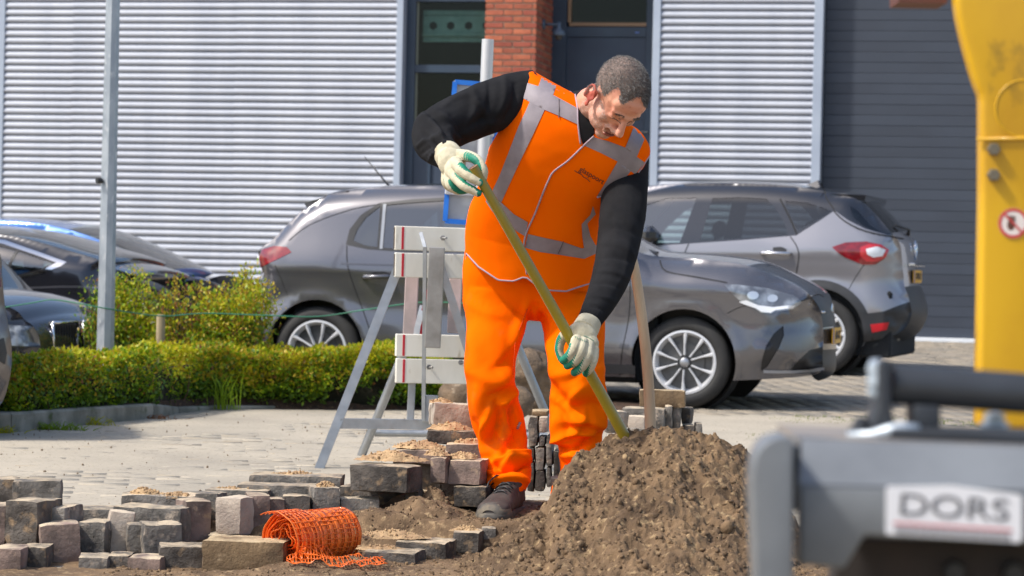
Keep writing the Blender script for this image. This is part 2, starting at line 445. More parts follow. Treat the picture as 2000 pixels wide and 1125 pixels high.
bldg = thing('warehouse', 'grey corrugated warehouse with dark blue door frames and brick pillar', 'building', bp(0, BG))
def uz(px, py, dep=0.0): return wall(px, py, dep)
TOP = 5.2
def blk(name, u0, u1, z0, z1, d0, d1, m, parent=bldg, bev=.004):
    b = MB(); b.bbox((u0, d0, z0), (u1, d1, z1), bev, None, BM); return b.build(name, m, parent)
def clad(u0, u1, z0, z1, name='corrugated_panel'):
    pitch = .0835; prof = []; z = z0
    shape = [(0, -.006), (.03, .008), (.06, .022), (.12, .030), (.22, .034), (.42, .033), (.62, .025), (.76, .014), (.86, .004), (.91, -.012), (.96, -.014)]
    while z < z1:
        for f, d in shape: prof.append((z+f*pitch, -d))
        z += pitch
    dz_ = random.uniform(-.004, .004); dd_ = random.uniform(0, .004); prof = [(zz+dz_, d-dd_) for zz, d in prof]
    V = []; us = np.arange(u0, u1-.3, 1.06); us = list(us)+[u1]
    Fc = []; n = len(prof)
    for u in us:
        for zz, d in prof: V.append(BM @ Vector((u, d, zz)))
    for i in range(len(us)-1):
        for j in range(n-1): Fc.append((i*n+j, (i+1)*n+j, (i+1)*n+j+1, i*n+j+1))
    return link(name, npmesh(V, Fc, clad_m, True), bldg)
uL = uz(4, 300)[0]; u1 = uz(773, 200)[0]; u2 = uz(786, 200)[0]; uP0 = uz(947, 70)[0]; uP1 = uz(1047, 70)[0]
uR0 = uz(1273, 200)[0]; uR1 = uz(1288, 200)[0]; uE0 = uz(1588, 180)[0]; uE1 = uz(1606, 180)[0]
uj = [uL+.02, uz(140, 250)[0], uz(458, 250)[0], u1]
for a_, c_ in zip(uj[:-1], uj[1:]): clad(a_, c_+.012, BG+.1, TOP)
clad(uR1, uE0, BG+.1, TOP)
clad(uL-6, uL-.06, BG+.1, TOP)
blk('flashing', uL-.06, uL+.02, BG, TOP, -.045, .02, flash_m)
blk('flashing', u1, u2, BG, TOP, -.05, .3, flash_m)
blk('flashing', uR0, uR1, BG, TOP, -.05, 1.1, flash_m)
blk('flashing', uE0, uE1, BG, TOP, -.06, .22, flash_m)
blk('plinth', uL-6, u1, BG-.3, BG+.1, -.02, .1, pm('plinth_concrete', lin(120, 120, 120), .9), bev=.005)
blk('plinth', uR1, uE0, BG-.3, BG+.1, -.02, .1, MATS['plinth_concrete'])
blk('roof_slab', uL-6, uE1+7, TOP, TOP+.3, -.1, 6, flash_m)
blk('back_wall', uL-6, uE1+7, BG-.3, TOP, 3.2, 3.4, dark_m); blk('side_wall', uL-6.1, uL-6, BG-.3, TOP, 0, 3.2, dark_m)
# screws along the sheets
b = MB()
for pxx in (140, 458, 1345):
    u = uz(pxx, 250)[0]
    for k in range(1, 60):
        if k % 2: 
            z = BG+.1+(k+.45)*.0835
            if z < TOP: b.bbox((u-.006, -.031, z-.006), (u+.006, -.024, z+.006), .002, None, BM)
o = b.build('screw_heads', steel, bldg); o['kind'] = 'stuff'
# left window bay (slightly recessed)
D = .12
wf = blk('window_frame', u2, uz(812, 60, D)[0], BG, TOP, D, D+.12, frame_m)
uw0 = uz(812, 60, D)[0]; uw1 = uP0+.02
zz = lambda y, x=880, d=D: uz(x, y, d)[1]
bars = [(-22, 3), (127, 142), (264, 276)]
for a, c in bars:
    b = MB(); b.bbox((uw0, D, zz(c)), (uw1, D+.1, zz(a)), .004, None, BM); b.build('crossbar', frame_m, bldg)
b = MB(); b.bbox((uw0, D+.02, BG), (uw1, D+.07, zz(276)), .004, None, BM); b.build('lower_panel', panel_m, bldg)
um = uz(836, 320, D)[0]
b = MB(); b.bbox((um, D-.006, BG), (um+.03, D+.02, zz(276)), .003, None, BM); b.build('panel_joint', frame_m, bldg)
for a, c in ((127, 3), (264, 142)):
    w = MB(); w.box((uw0, D+.05, zz(a)), (uw1, D+.062, zz(c)), None, BM); w.build('window_pane', bglass, bldg)
    bd = MB(); bd.bbox((uw0, D+.035, zz(a)), (uw0+.025, D+.05, zz(c)), .002, None, BM); bd.build('glazing_bead', pm('bead', lin(120, 124, 110), .6), bldg)
w = MB(); w.box((uw0, D+.05, zz(-22)), (uw1, D+.062, TOP), None, BM); w.build('window_pane', bglass, bldg)
# perforated steel beam seen through the glass
beam_m = pm('beam_paint', lin(226, 240, 232), .6, col2=lin(190, 210, 204), scale=9)
g0, g1 = uz(826, 40, .26), uz(960, 80, .26); zb0 = uz(880, 82, .26)[1]; zb1 = uz(880, 20, .26)[1]
b = MB(); b.bbox((g0[0], .27, zb0), (g1[0]+.0, .32, zb1), .004, None, BM); b.bbox((g0[0], .23, zb0+.06), (g1[0]+.0, .27, zb0+.11), .01, None, BM)
beam = b.build('perforated_beam', beam_m, bldg)
b = MB()
for k, pxx in enumerate((846, 880, 915, 950)):
    u, z = uz(pxx, 50, .26); poly = [bp(u+.05*math.cos(R(60*i+30)), z+.05*math.sin(R(60*i+30)), .267) for i in range(6)]; b.prism(poly, BN*-.002)
b.build('hexagonal_hole', dark_m, bldg)
b = MB()
for k in range(26):
    for yy in (30, 70):
        u, z = uz(832+k*4.3, yy, .26); b.bbox((u-.007, .264, z-.007), (u+.007, .269, z+.007), .002, None, BM)
o = b.build('bolt_holes', dark_m, bldg); o['kind'] = 'stuff'
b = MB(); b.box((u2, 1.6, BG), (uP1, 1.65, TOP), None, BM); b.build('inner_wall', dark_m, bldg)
# brick pillar
brick_ms = [pm('brick_a', lin(176, 98, 72), .9, col2=lin(152, 84, 64), scale=9, bump=.5, bscale=60, rand=.14),
            pm('brick_b', lin(186, 108, 78), .9, col2=lin(162, 90, 66), scale=9, bump=.5, bscale=60, rand=.14),
            pm('brick_c', lin(160, 86, 68), .9, col2=lin(150, 78, 62), scale=9, bump=.5, bscale=60, rand=.14)]
mort_m = pm('mortar', lin(168, 158, 138), .95, col2=lin(146, 138, 122), scale=20, bump=.4, bscale=90)
pw_ = uP1-uP0; PD = 1.05
core = blk('pillar', uP0+.012, uP1-.012, BG-.2, TOP, .012, PD, mort_m)
ch = .0725; bh = .057; bl = (pw_-.024)/3; jn = .012
zt = zz(0, 1000, 0)+.15
low = MB(); nb = 0
mesh_cache = {}
def brick(u0, u1_, z, side, ind):
    lo, hi = ((u0, 0, z), (u1_, .1, z+bh)) if not side else ((uP1-.1, u0, z), (uP1, u1_, z+bh))
    if ind:
        key = (round(u1_-u0, 3), side, random.randrange(3))
        if key not in mesh_cache:
            L_ = u1_-u0; b = MB(); b.bbox((0, 0, 0), (L_, .1, bh) if not side else (.1, L_, bh), .003, None, None, .0012); mesh_cache[key] = b.mesh(brick_ms[key[2]])
        o = bpy.data.objects.new('brick', mesh_cache[key]); sc.collection.objects.link(o); o.parent = bldg
        o.matrix_local = wm(bldg).inverted() @ BM @ Matrix.Translation(Vector(lo)+Vector((random.uniform(-.002, .002), 0, 0)))
    else: low.bbox(lo, hi, .003, brick_ms[random.randrange(3)], BM)
nrow = int((zt-BG)/ch)
for j in range(nrow+6):
    z = BG+j*ch; ind = z > zt-26*ch and z < zt
    L0 = .21; off = (L0+jn)/2 if j % 2 else 0; u = uP0-off
    while u < uP1-.03:
        a = max(u, uP0); c = min(u+L0, uP1-.0)
        if j % 2 == 0 and c > uP1-.09: c = uP1
        if c-a > .03: brick(a, c, z, False, ind)
        u += L0+jn
    u = .112-(0 if j % 2 else (L0+jn)/2)
    while u < PD:
        a = max(u, .112); c = min(u+L0, PD)
        if c-a > .03: brick(a, c, z, True, ind)
        u += L0+jn
o = low.build('brick_courses', None, bldg); o['kind'] = 'stuff'
# entrance door, set back
D = 1.0
ud0 = uP1; 
zd = lambda y, x=1180: uz(x, y, D)[1]
ua, ub, uc = uz(1083, 80, D)[0], uz(1106, 80, D)[0], uz(1262, 60, D)[0]
blk('door_frame', ua-.3, ub, BG, TOP, D, D+.14, frame_m)
blk('door_frame', uc, uc+.5, BG, TOP, D, D+.14, frame_m)
dr = blk('door', ub, uc, BG, zd(72), D+.03, D+.09, panel_m)
blk('door_rail', ub, uc, zd(72), zd(52), D+.01, D+.1, frame_m)
blk('wood_bead', ub+.03, uc, zd(51), zd(44), D+.0, D+.07, pm('bead_wood', lin(150, 122, 96), .7), bev=.003)
blk('wood_bead', ub+.01, ub+.05, zd(44), TOP, D+.0, D+.07, MATS['bead_wood'], bev=.003)
b = MB(); b.box((ub+.05, D+.04, zd(44)), (uc, D+.055, TOP), None, BM); b.build('door_pane', bglass, bldg)
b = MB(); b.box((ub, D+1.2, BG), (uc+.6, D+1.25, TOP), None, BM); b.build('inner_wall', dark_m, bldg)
su, sz = uz(1244, 63.5, D); b = MB(); b.bbox((su-.025, D+.004, sz-.006), (su+.025, D+.011, sz+.006), .002, None, BM)
b.build('door_sticker', pm('blue_sticker', lin(110, 140, 215), .5), bldg)
# door lever
hu, hz = uz(1272, 262, D); b = MB(); b.tube([bp(uc+.05, hz+.02, D), bp(uc+.05, hz+.02, D-.05), bp(uc-.07, hz+.02, D-.05)], .01, 8); b.build('door_lever', steel, bldg, True)
# wall lamp on the pillar
lamp_m = pm('lamp_blue_grey', lin(84, 98, 114), .45)
lu, lz = uz(1077, 47, .35)
lamp = thing('wall_lamp', 'blue grey outdoor wall lamp on a short arm beside the door', 'lamp', BM @ Vector((uP1, .4, lz-.05)))
b = MB(); M_ = BM @ Matrix.Translation((uP1, .4, lz)) @ Matrix.Rotation(R(90), 4, 'Y')
b.lathe([(0, 0), (.06, 0), (.065, .01), (.05, .025), (0, .03)], M_, 20); b.build('mounting_plate', lamp_m, lamp, True)
b = MB(); b.tube([BM @ Vector((uP1+t, .4, lz)) for t in (.02, .08, .15, .19)], .016, 10); b.build('arm', lamp_m, lamp, True)
M_ = BM @ Matrix.Translation((uP1+.19, .4, lz))
b = MB(); b.lathe([(0, .03), (.022, .03), (.024, -.03), (.03, -.045), (.06, -.07), (.075, -.10), (.078, -.13), (.07, -.132), (.0, -.12)], M_, 24); b.build('lamp_head', lamp_m, lamp, True)
b = MB(); b.lathe([(.045, -.125), (.04, -.16), (.025, -.178), (0, -.182)], M_, 18); b.build('bulb_cover', pm('bulb_cover', (.06, .055, .05), .2), lamp, True)
# sectional door on the right
ug0, ug1 = uE1+.01, uE1+4.6; z = BG+.06; k = 0
gd = MB()
hts = .118
sl = MB(); sl.bbox((0, 0, 0), (ug1-ug0, .03, hts-.004), .003); slm = sl.mesh(door_m)
sl = MB(); sl.bbox((0, 0, 0), (ug1-ug0, .034, hts-.001), .0015); slm2 = sl.mesh(door_m)
while z < TOP-.05:
    o = bpy.data.objects.new('slat', slm2 if k % 2 else slm); sc.collection.objects.link(o); o.parent = bldg
    o.matrix_local = wm(bldg).inverted() @ BM @ Matrix.Translation((ug0, .16+(.003 if k % 2 else 0), z)); z += hts; k += 1
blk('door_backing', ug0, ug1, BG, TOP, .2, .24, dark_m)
blk('door_threshold', ug0, ug1, BG-.02, BG+.06, .10, .2, white_m)
blk('end_wall', ug1, ug1+3, BG-.2, TOP, -.02, .2, clad_m)
# ================================================================== cars
def segdist(P, L):
    """distance of points to polyline, and the interpolated radius of the nearest point"""
    A = L[:-1, :2]; B = L[1:, :2]; d = B-A; l2 = (d**2).sum(1)+1e-12
    best = np.full(len(P), 1e9); rr = np.zeros(len(P))
    for i in range(len(A)):
        t = np.clip(((P-A[i])*d[i]).sum(1)/l2[i], 0, 1); q = A[i]+t[:, None]*d[i]; ds = np.hypot(*(P-q).T)
        m = ds < best; best[m] = ds[m]; rr[m] = (L[i, 2]+(L[i+1, 2]-L[i, 2])*t)[m]
    return best, rr
class Car:
    """body side as a curved sheet over the side view, joined over the top by the body's centre sheet.
    local x: along the car to the picture's right, y: away from the camera, z up; origin under the near side."""
    def __init__(s, name, label, at, yaw, width, paint, group=None):
        s.M = Matrix.Translation(at) @ Matrix.Rotation(-yaw, 4, 'Z'); s.Mi = s.M.inverted(); s.W = width; s.paint = paint
        s.root = thing(name, label, 'car', at, -yaw, group)
        s.lines = []; s.regions = []; s.flares = []; s.bumps = []
    def C(s, px, py, yl=0.0):
        o = s.Mi @ CO; d = s.Mi.to_3x3() @ ray(px, py); t = (yl-o.y)/d.y; p = o+d*t; return (p.x, p.z)
    def poly(s, pts, yl=0.0, sm=0):
        q = [s.C(x, y, yl) for x, y in pts]; return smoothpoly(q, True, sm) if sm else q
    def setup(s, top, zb, wheels, belt, tumble=.26, sm=3):
        """top: (x, z, r) from left-bottom over the roof to right-bottom"""
        s.top = np.array(dens(smoothpoly(top, False, 8), .045, False)); s.belt = belt; s.tum = tumble; s.wheels = wheels
        s.x0, s.x1 = s.top[:, 0].min(), s.top[:, 0].max()
        bot = []; xr, zr = s.top[-1][:2]; xl, zl = s.top[0][:2]
        for (xc, zc, ra) in sorted(wheels, key=lambda w: -w[0]):
            a0 = math.asin(max(-1, min(1, (zb-zc)/ra)))
            for k in range(25):
                a = a0+(math.pi-2*a0)*k/24; bot.append((xc+ra*math.cos(a), zc+ra*math.sin(a)))
        s.out = [tuple(p[:2]) for p in s.top]+bot
    def inset(s, P):
        P = np.asarray(P, float); d, r = segdist(P, s.top); x, z = P[:, 0], P[:, 1]
        y = r*(1-np.sqrt(np.clip(1-(1-np.clip(d/r, 0, 1))**2, 0, 1)))
        bz = np.interp(x, [b[0] for b in s.belt], [b[1] for b in s.belt])
        t = np.clip(z-bz, 0, None); y += s.tum*t*(t/(t+.04))
        u = np.clip(.42-z, 0, None); y += .35*u**1.3
        # side sculpting: shoulder, hollow door, sill
        y += .022*np.exp(-((z-bz+.30)/.12)**2)-.012*np.exp(-((z-bz+.06)/.05)**2)-.01*np.exp(-((z-.36)/.06)**2)
        xm = (s.x0+s.x1)/2; h = (s.x1-s.x0)/2; q = np.clip((np.abs(x-xm)/h-.55)/.45, 0, 1); y += .07*q**2
        for (xc, zc, ra) in s.wheels:
            rr = np.hypot(x-xc, z-zc); y -= .022*np.exp(-((rr-ra-.0)/.07)**2)
            y -= .018*np.exp(-((rr-ra*1.45)/.22)**2)*np.clip((z-zc)/.2, 0, 1)
        for (bx, bz_, sx, sz, a) in s.bumps: y -= a*np.exp(-((x-bx)/sx)**2-((z-bz_)/sz)**2)
        return y
    def surf(s, P, side=0, off=0.0):
        P = np.asarray(P, float); e = .004; y = s.inset(P)
        gx = (s.inset(P+[e, 0])-s.inset(P-[e, 0]))/(2*e); gz_ = (s.inset(P+[0, e])-s.inset(P-[0, e]))/(2*e)
        gx = np.clip(gx, -25, 25); gz_ = np.clip(gz_, -25, 25)
        N = np.stack([gx, -np.ones(len(P)), gz_], 1); N /= np.linalg.norm(N, axis=1)[:, None]
        V = np.stack([P[:, 0], y, P[:, 1]], 1)+N*off
        if side: V[:, 1] = s.W-V[:, 1]; N[:, 1] *= -1
        Mn = np.array(s.M); return V @ Mn[:3, :3].T+Mn[:3, 3], N @ Mn[:3, :3].T
    def sheet(s, name, V2, T, mat, side, off=0.0, parent=None):
        used = np.unique(T); mp = -np.ones(len(V2), int); mp[used] = np.arange(len(used)); T2 = mp[T]; P = V2[used]
        V, N = s.surf(P, side, off)
        a, b, c = P[T2[:, 0]], P[T2[:, 1]], P[T2[:, 2]]
        ar = (b[:, 0]-a[:, 0])*(c[:, 1]-a[:, 1])-(b[:, 1]-a[:, 1])*(c[:, 0]-a[:, 0])
        fl = (ar < 0) if not side else (ar > 0); T2 = T2.copy(); T2[fl] = T2[fl][:, ::-1]
        me = npmesh(V, T2, mat, True)
        me.normals_split_custom_set_from_vertices([tuple(n) for n in N])
        o = bpy.data.objects.new(name, me); sc.collection.objects.link(o); pr = parent or s.root; o.parent = pr
        Rm = wm(pr).inverted(); R3 = Rm.to_3x3()
        me.transform(Rm); me.normals_split_custom_set_from_vertices([tuple((R3 @ Vector(n)).normalized()) for n in N])
        return o
    def side_panels(s, regs, step=.05, far=True):
        """regs: (name, polygon, material, offset) later ones on top"""
        V2, T = tri(s.out, [r[1] for r in regs], step)
        c = V2[T].mean(1); owner = np.zeros(len(T), int)
        for k, r in enumerate(regs): owner[inpoly(c[:, 0], c[:, 1], r[1])] = k+1
        for side in ((0, 1) if far else (0,)):
            s.sheet('body_side', V2, T[owner == 0], s.paint, side)
            for k, r in enumerate(regs):
                if (owner == k+1).any(): s.sheet(r[0], V2, T[owner == k+1], r[2], side, r[3])
    def centre(s, spans, n=14):
        """spans: (x/z test index ranges) list of (i0, i1, name, material, crown)"""
        L = s.top[:, :2]; ins = s.inset(L)
        for (i0, i1, name, mat, crown) in spans:
            idx = list(range(i0, min(i1, len(L)-1)+1)); V = []; NN = []; R3_ = s.M.to_3x3()
            for i in idx:
                t = L[min(i+2, len(L)-1)]-L[max(i-2, 0)]; t = t/np.hypot(*t); nn = np.array([-t[1], t[0]])
                for k in range(n+1):
                    f = k/n; y = ins[i]+(s.W-2*ins[i])*f; c = crown*4*f*(1-f); V.append(s.M @ Vector((L[i][0]+nn[0]*c, y, L[i][1]+nn[1]*c))); sl = -4*crown*(1-2*f)/(s.W-2*ins[i]); NN.append((R3_ @ Vector((nn[0], sl, nn[1]))).normalized())
            Fc = [(a*(n+1)+k, (a+1)*(n+1)+k, (a+1)*(n+1)+k+1, a*(n+1)+k+1) for a in range(len(idx)-1) for k in range(n)]
            o = link(name, npmesh(V, Fc, mat, True), s.root); Ri = wm(s.root).inverted().to_3x3(); o.data.normals_split_custom_set_from_vertices([tuple((Ri @ n_).normalized()) for n_ in NN])
    def line(s, pts, w=.006, name='gap_or_painted_crease', mat=None, off=.0012, sides=(0,), sm=3):
        q = np.array(dens(smoothpoly(pts, False, sm), .03, False)); t = np.gradient(q, axis=0); t /= np.hypot(t[:, 0], t[:, 1])[:, None]+1e-9
        nn = np.stack([-t[:, 1], t[:, 0]], 1)*w/2
        for sd in sides:
            A, _ = s.surf(q+nn, sd, off); B, _ = s.surf(q-nn, sd, off); n = len(q); V = np.concatenate([A, B])
            Fc = [(i, i+1, n+i+1, n+i) for i in range(n-1)]
            link(name, npmesh(V, Fc, mat or gap_m, True), s.root)
    def wheel(s, x, z, rt, rr, spokes, twin=False, y=.03, far=True):
        for sd in ((0, 1) if far else (0,)):
            M_ = s.M @ Matrix.Translation((x, y if not sd else s.W-y, z)) @ Matrix.Rotation(R(90), 4, 'X')   # local z -> towards camera
            if sd: M_ = M_ @ Matrix.Rotation(math.pi, 4, 'X')
            M_ = M_ @ Matrix.Rotation(random.uniform(0, 1), 4, 'Z')
            b = MB(); wd = .2
            b.lathe([(rr+.004, -.01), (rr+.012, .0), (rr+.03, .006), (rt-.045, .004), (rt-.018, -.010), (rt-.004, -.025), (rt, -.05), (rt, -wd+.03), (rt-.02, -wd), (rr, -wd)], M_, 48)
            w = b.build('wheel', rubber, s.root, True)
            b = MB(); b.lathe([(rr+.006, -.012), (rr+.004, -.002), (rr-.010, .0), (rr-.016, -.012), (rr-.03, -.05), (rr-.035, -.18)], M_, 48)
            rp = lambda a, r_, h: M_ @ Vector((r_*math.cos(a), r_*math.sin(a), h))
            for k in range(spokes):
                a = 2*math.pi*k/spokes; w0, w1 = .30/spokes*3.2, .30/spokes*4.0
                sk = .10 if twin and k % 2 else (-.10 if twin else 0)
                V = []
                for (r_, da, h) in ((.05, w0*2.6, -.012), (rr*.55, w0*.95, -.010), (rr-.012, w1*1.15, -.008)):
                    off = sk*(1-r_/rr)
                    for sg, hh in ((-1, h), (-.45, h+.006), (.45, h+.006), (1, h), (1, h-.03), (-1, h-.03)): V.append(rp(a+off+sg*da/2, r_, hh))
                Fc = []
                for j in range(2):
                    for q in range(6): Fc.append((j*6+q, (j+1)*6+q, (j+1)*6+(q+1) % 6, j*6+(q+1) % 6))
                b.add(V, Fc+[(0, 5, 4, 3, 2, 1)])
            b.build('rim', rim_m, w, True, angle=30)
            b = MB(); b.lathe([(0, .004), (.026, .003), (.032, -.002), (.034, -.03)], M_, 20); b.build('hub_cap', rim2_m, w, True)
            b = MB(); b.lathe([(0, -.06), (rr-.02, -.06), (rr-.02, -.065)], M_, 32); b.lathe([(.03, -.045), (rr*.62, -.045), (rr*.62, -.06)], M_, 32, disc_m); b.build('brake_disc', dark_m, w)
    def well(s, depth=.26):
        for (xc, zc, ra) in s.wheels:
            for sd in (0, 1):
                b = MB()
                M_ = s.M @ Matrix.Translation((xc, 0 if not sd else s.W, zc)) @ Matrix.Rotation(R(90 if not sd else -90), 4, 'X')
                pr = [(ra-.002, -.045), (ra+.01, -depth), (0, -depth-.01)]; b.lathe(pr, M_, 36)
                b.build('wheel_arch_liner', black, s.root)
    def cabin(s, x0, x1, z0, z1, seats):
        b = MB(); b.bbox((x0, .08, z0), (x1, s.W-.08, z0+.03), .01, None, s.M)
        b.bbox((x0-.3, .10, .16), (x1+.3, s.W-.10, z0), .02, None, s.M)
        b.build('cabin_floor', dark_m, s.root)
        for (x, lean) in seats:
            for yy in (.38, s.W-.38):
                M_ = s.M @ Matrix.Translation((x, yy, z0)) @ Matrix.Rotation(lean, 4, 'Y')
                b = MB(); b.bbox((-.07, -.22, -.05), (.07, .22, z1-z0-.22), .05, None, M_); b.bbox((-.05, -.12, z1-z0-.18), (.05, .12, z1-z0-.02), .04, None, M_)
                b.bbox((-.02, -.05, z1-z0-.25), (.0, .05, z1-z0-.1), .005, None, M_)
                b.build('seat', seat_m, s.root, True, 40)
    def box(s, name, lo, hi, mat, b_=.01, Mx=None, parent=None):
        b = MB(); b.bbox(lo, hi, b_, None, s.M if Mx is None else s.M @ Mx); return b.build(name, mat, parent or s.root, True, 40)
def text_mesh(body, size, mat, M_, extrude=.0005, bold=False, shear=0, align='CENTER', sx=1):
    cu = bpy.data.curves.new('t', 'FONT'); cu.body = body; cu.size = size; cu.extrude = extrude; cu.align_x = align; cu.align_y = 'CENTER'; cu.shear = shear
    if bold: cu.offset = size*.018
    o = bpy.data.objects.new('t', cu); sc.collection.objects.link(o); dg = bpy.context.evaluated_depsgraph_get()
    me = bpy.data.meshes.new_from_object(o.evaluated_get(dg)); bpy.data.objects.remove(o)
    me.transform(M_ @ Matrix.Diagonal((sx, 1, 1, 1))); me.materials.clear(); me.materials.append(mat); return me
def plate(car, M_, txt, back=False):
    """number plate, local x right, y up, z out"""
    b = MB(); b.bbox((-.26, -.055, -.004), (.26, .055, .006), .004, None, M_); p = b.build('number_plate', plate_m, car.root)
    b = MB(); b.bbox((-.257, -.052, .0062), (-.215, .052, .0075), .001, None, M_); b.build('plate_band', pm('plate_blue', lin(30, 70, 170), .4), p)
    link('plate_text', text_mesh(txt, .085, black, M_ @ Matrix.Translation((.02, 0, .0075)), .0008, True), p)

gap_m = pm('shut_line', (.01, .01, .011), .8)
rim_m = pm('alloy_rim', (.66, .67, .69), .3, .15, coat=.4); rim2_m = pm('hub_badge', (.4, .41, .43), .35, .7); disc_m = pm('brake_steel', (.12, .12, .12), .5, .6)
seat_m = pm('seat_cloth', (.03, .031, .034), .9)
plate_m = pm('yellow_plate', lin(238, 178, 30), .4)
paint_g = pm('grey_metallic_paint', lin(108, 107, 112), .26, .6, coat=1, col2=lin(102, 102, 107), scale=400, rvar=0)
paint_s = pm('silver_metallic_paint', lin(150, 148, 152), .30, .5, coat=1)
paint_k = pm('black_paint', lin(40, 42, 48), .25, .3, coat=1)
paint_n = pm('night_blue_paint', lin(40, 42, 50), .26, .3, coat=1)
paint_b = pm('blue_paint', lin(58, 110, 180), .28, .3, coat=1)
cglass = glass('car_glass', (.66, .78, .76), .82, .02, 2.3)
cglass_d = glass('dark_car_glass', (.22, .25, .27), .85)
tail_m = pm('tail_lamp_red', (.30, .010, .016), .12, col2=(.15, .004, .008), scale=14, coat=1)
head_m = pm('head_lamp', (.16, .17, .19), .12, .4, col2=(.42, .45, .48), scale=8, lo=.42, hi=.6, coat=1); lens_m = pm('head_lens', (.70, .74, .78), .08, .5, coat=1)
lampw_m = pm('lamp_white', (.85, .87, .9), .2, coat=1)
trim_m = pm('dark_trim', (.03, .031, .034), .55, bump=.1, bscale=200)

def rv(pts, r): return [(x, z, r) for x, z in pts]
# ---------------------------------------------------------------- grey hatchback (middle)
O = W(1335, 795, 17.85); O = Vector((O.x, O.y, ground(O.x, O.y)+.004))
h = Car('parked_car', 'grey metallic hatchback parked behind the worker, headlight towards the right', O, R(13), 1.76, paint_g)
k = lambda pts, r, yl: [(*h.C(x, y, yl), r) for x, y in pts]
top = k([(489, 676), (480, 650), (479, 612), (493, 575), (509, 535)], .16, .16) + k([(514, 492), (545, 464)], .14, .3) + \
      k([(604, 420), (640, 396)], .13, .5) + k([(700, 380), (780, 371), (860, 368), (950, 369), (1050, 384)], .16, .88) + \
      k([(1140, 422), (1230, 470), (1290, 497)], .14, .88) + k([(1335, 504), (1400, 508), (1480, 520)], .22, .7) + k([(1545, 545), (1585, 566), (1600, 580)], .30, .8) + \
      k([(1611, 605), (1617, 650), (1616, 690)], .48, .85) + k([(1610, 722), (1590, 732)], .45, .7)
fw = h.C(1335, 707); rw = h.C(616, 684); RT = .312
fw = (fw[0], RT); rw = (rw[0], RT)
h.setup(top, .20, [(fw[0], fw[1]+.008, .352), (rw[0], rw[1]+.008, .35)], [(-9, .93), (rw[0], .96), (fw[0]-1.2, .88), (9, .80)], .30)
P = h.poly
dlo = P([(676, 478), (681, 448), (700, 420), (733, 396), (800, 388), (900, 383), (1000, 388), (1080, 402), (1150, 440), (1215, 480), (1205, 492), (1000, 494), (800, 493), (720, 487)], .03)
g1_ = P([(690, 470), (695, 450), (710, 425), (737, 402), (737, 482), (715, 480)], .03)
g2_ = P([(749, 400), (800, 395), (880, 390), (920, 390), (925, 488), (800, 487), (749, 484)], .03)
g3_ = P([(940, 390), (1000, 394), (1075, 410), (1140, 446), (1185, 478), (1180, 485), (1000, 488), (945, 488)], .03)
tailp = P([(513, 522), (510, 505), (514, 488), (541, 481), (568, 483), (578, 493), (552, 506), (527, 517)], .12)
headp = P([(1420, 556), (1445, 556), (1500, 563), (1548, 577), (1565, 590), (1548, 604), (1515, 609), (1508, 613), (1490, 611), (1478, 602), (1458, 594), (1440, 578)], .12)
drl = P([(1448, 589), (1458, 594), (1480, 602), (1490, 609), (1508, 611), (1516, 606), (1548, 602), (1552, 596), (1512, 600), (1484, 596), (1462, 586)], .12)
ln1 = P([(1474+11*math.cos(a), 577+8*math.sin(a)) for a in np.linspace(0, 6.0, 14)], .12); ln2 = P([(1510+10*math.cos(a), 583+7.5*math.sin(a)) for a in np.linspace(0, 6.0, 14)], .12)
gill = P([(1529, 636), (1531, 655), (1522, 680), (1500, 716), (1487, 724), (1490, 705), (1499, 675), (1512, 652)], .12)
lowgr = P([(1606, 677), (1613, 695), (1608, 718), (1575, 724), (1543, 724), (1562, 702), (1580, 684)], .25)
h.side_panels([('window_surround', dlo, black, .001), ('side_window', g1_, cglass, -.004), ('side_window', g2_, cglass, -.004), ('side_window', g3_, cglass, -.004),
    ('tail_lamp', tailp, tail_m, .003), ('headlight', headp, head_m, .002), ('lamp_lens', ln1, lens_m, .005), ('lamp_lens', ln2, lens_m, .005), ('daytime_light', drl, lampw_m, .005), ('air_intake', gill, black, -.004), ('lower_grille', lowgr, black, -.004)])
nt_ = len(h.top)
def idx_at(c, x, z): return int(np.argmin(np.hypot(c.top[:, 0]-x, c.top[:, 1]-z)))
ia = idx_at(h, *h.C(545, 464, .3)); ib = idx_at(h, *h.C(640, 396, .5)); ic = idx_at(h, *h.C(1050, 384, .88)); id_ = idx_at(h, *h.C(1290, 497, .88)); ie = idx_at(h, *h.C(1600, 580, .8)); if_ = idx_at(h, *h.C(1617, 640, .85)); ig = idx_at(h, *h.C(1616, 680, .85))
h.centre([(0, ia, 'tailgate', paint_g, .03), (ia, ib, 'rear_window', cglass_d, .03), (ib, ic, 'roof', paint_g, .03), (ic, id_, 'windscreen', cglass, .04),
          (id_, ie, 'bonnet', paint_g, .04), (ie, if_, 'grille', black, .05), (if_, ig, 'bumper', paint_g, .05), (ig, nt_, 'lower_grille', black, .05)])
L = h.line
L([h.C(*p) for p in ((676, 480), (681, 520), (699, 580), (724, 645), (740, 700))], .007)
L([h.C(*p) for p in ((1228, 505), (1232, 560), (1228, 620), (1215, 690), (1208, 735))], .007)
L([h.C(*p) for p in ((930, 495), (934, 560), (930, 640), (925, 735))], .007)
L([h.C(*p) for p in ((536, 518), (548, 545), (560, 578))], .005)
L([h.C(*p) for p in ((667, 515), (760, 518), (900, 520), (1100, 524), (1215, 528))], .012, mat=pm('crease_shade', lin(70, 70, 76), .4, .4, coat=1))  # shadow under the body crease, painted on as a darker strip
L([h.C(*p) for p in ((1283, 508), (1300, 530), (1360, 541), (1420, 552))], .007)
L([h.C(*p) for p in ((1560, 588), (1590, 575), (1602, 580))], .006)
L([h.C(*p) for p in ((1420, 612), (1445, 600), (1462, 596))], .005)
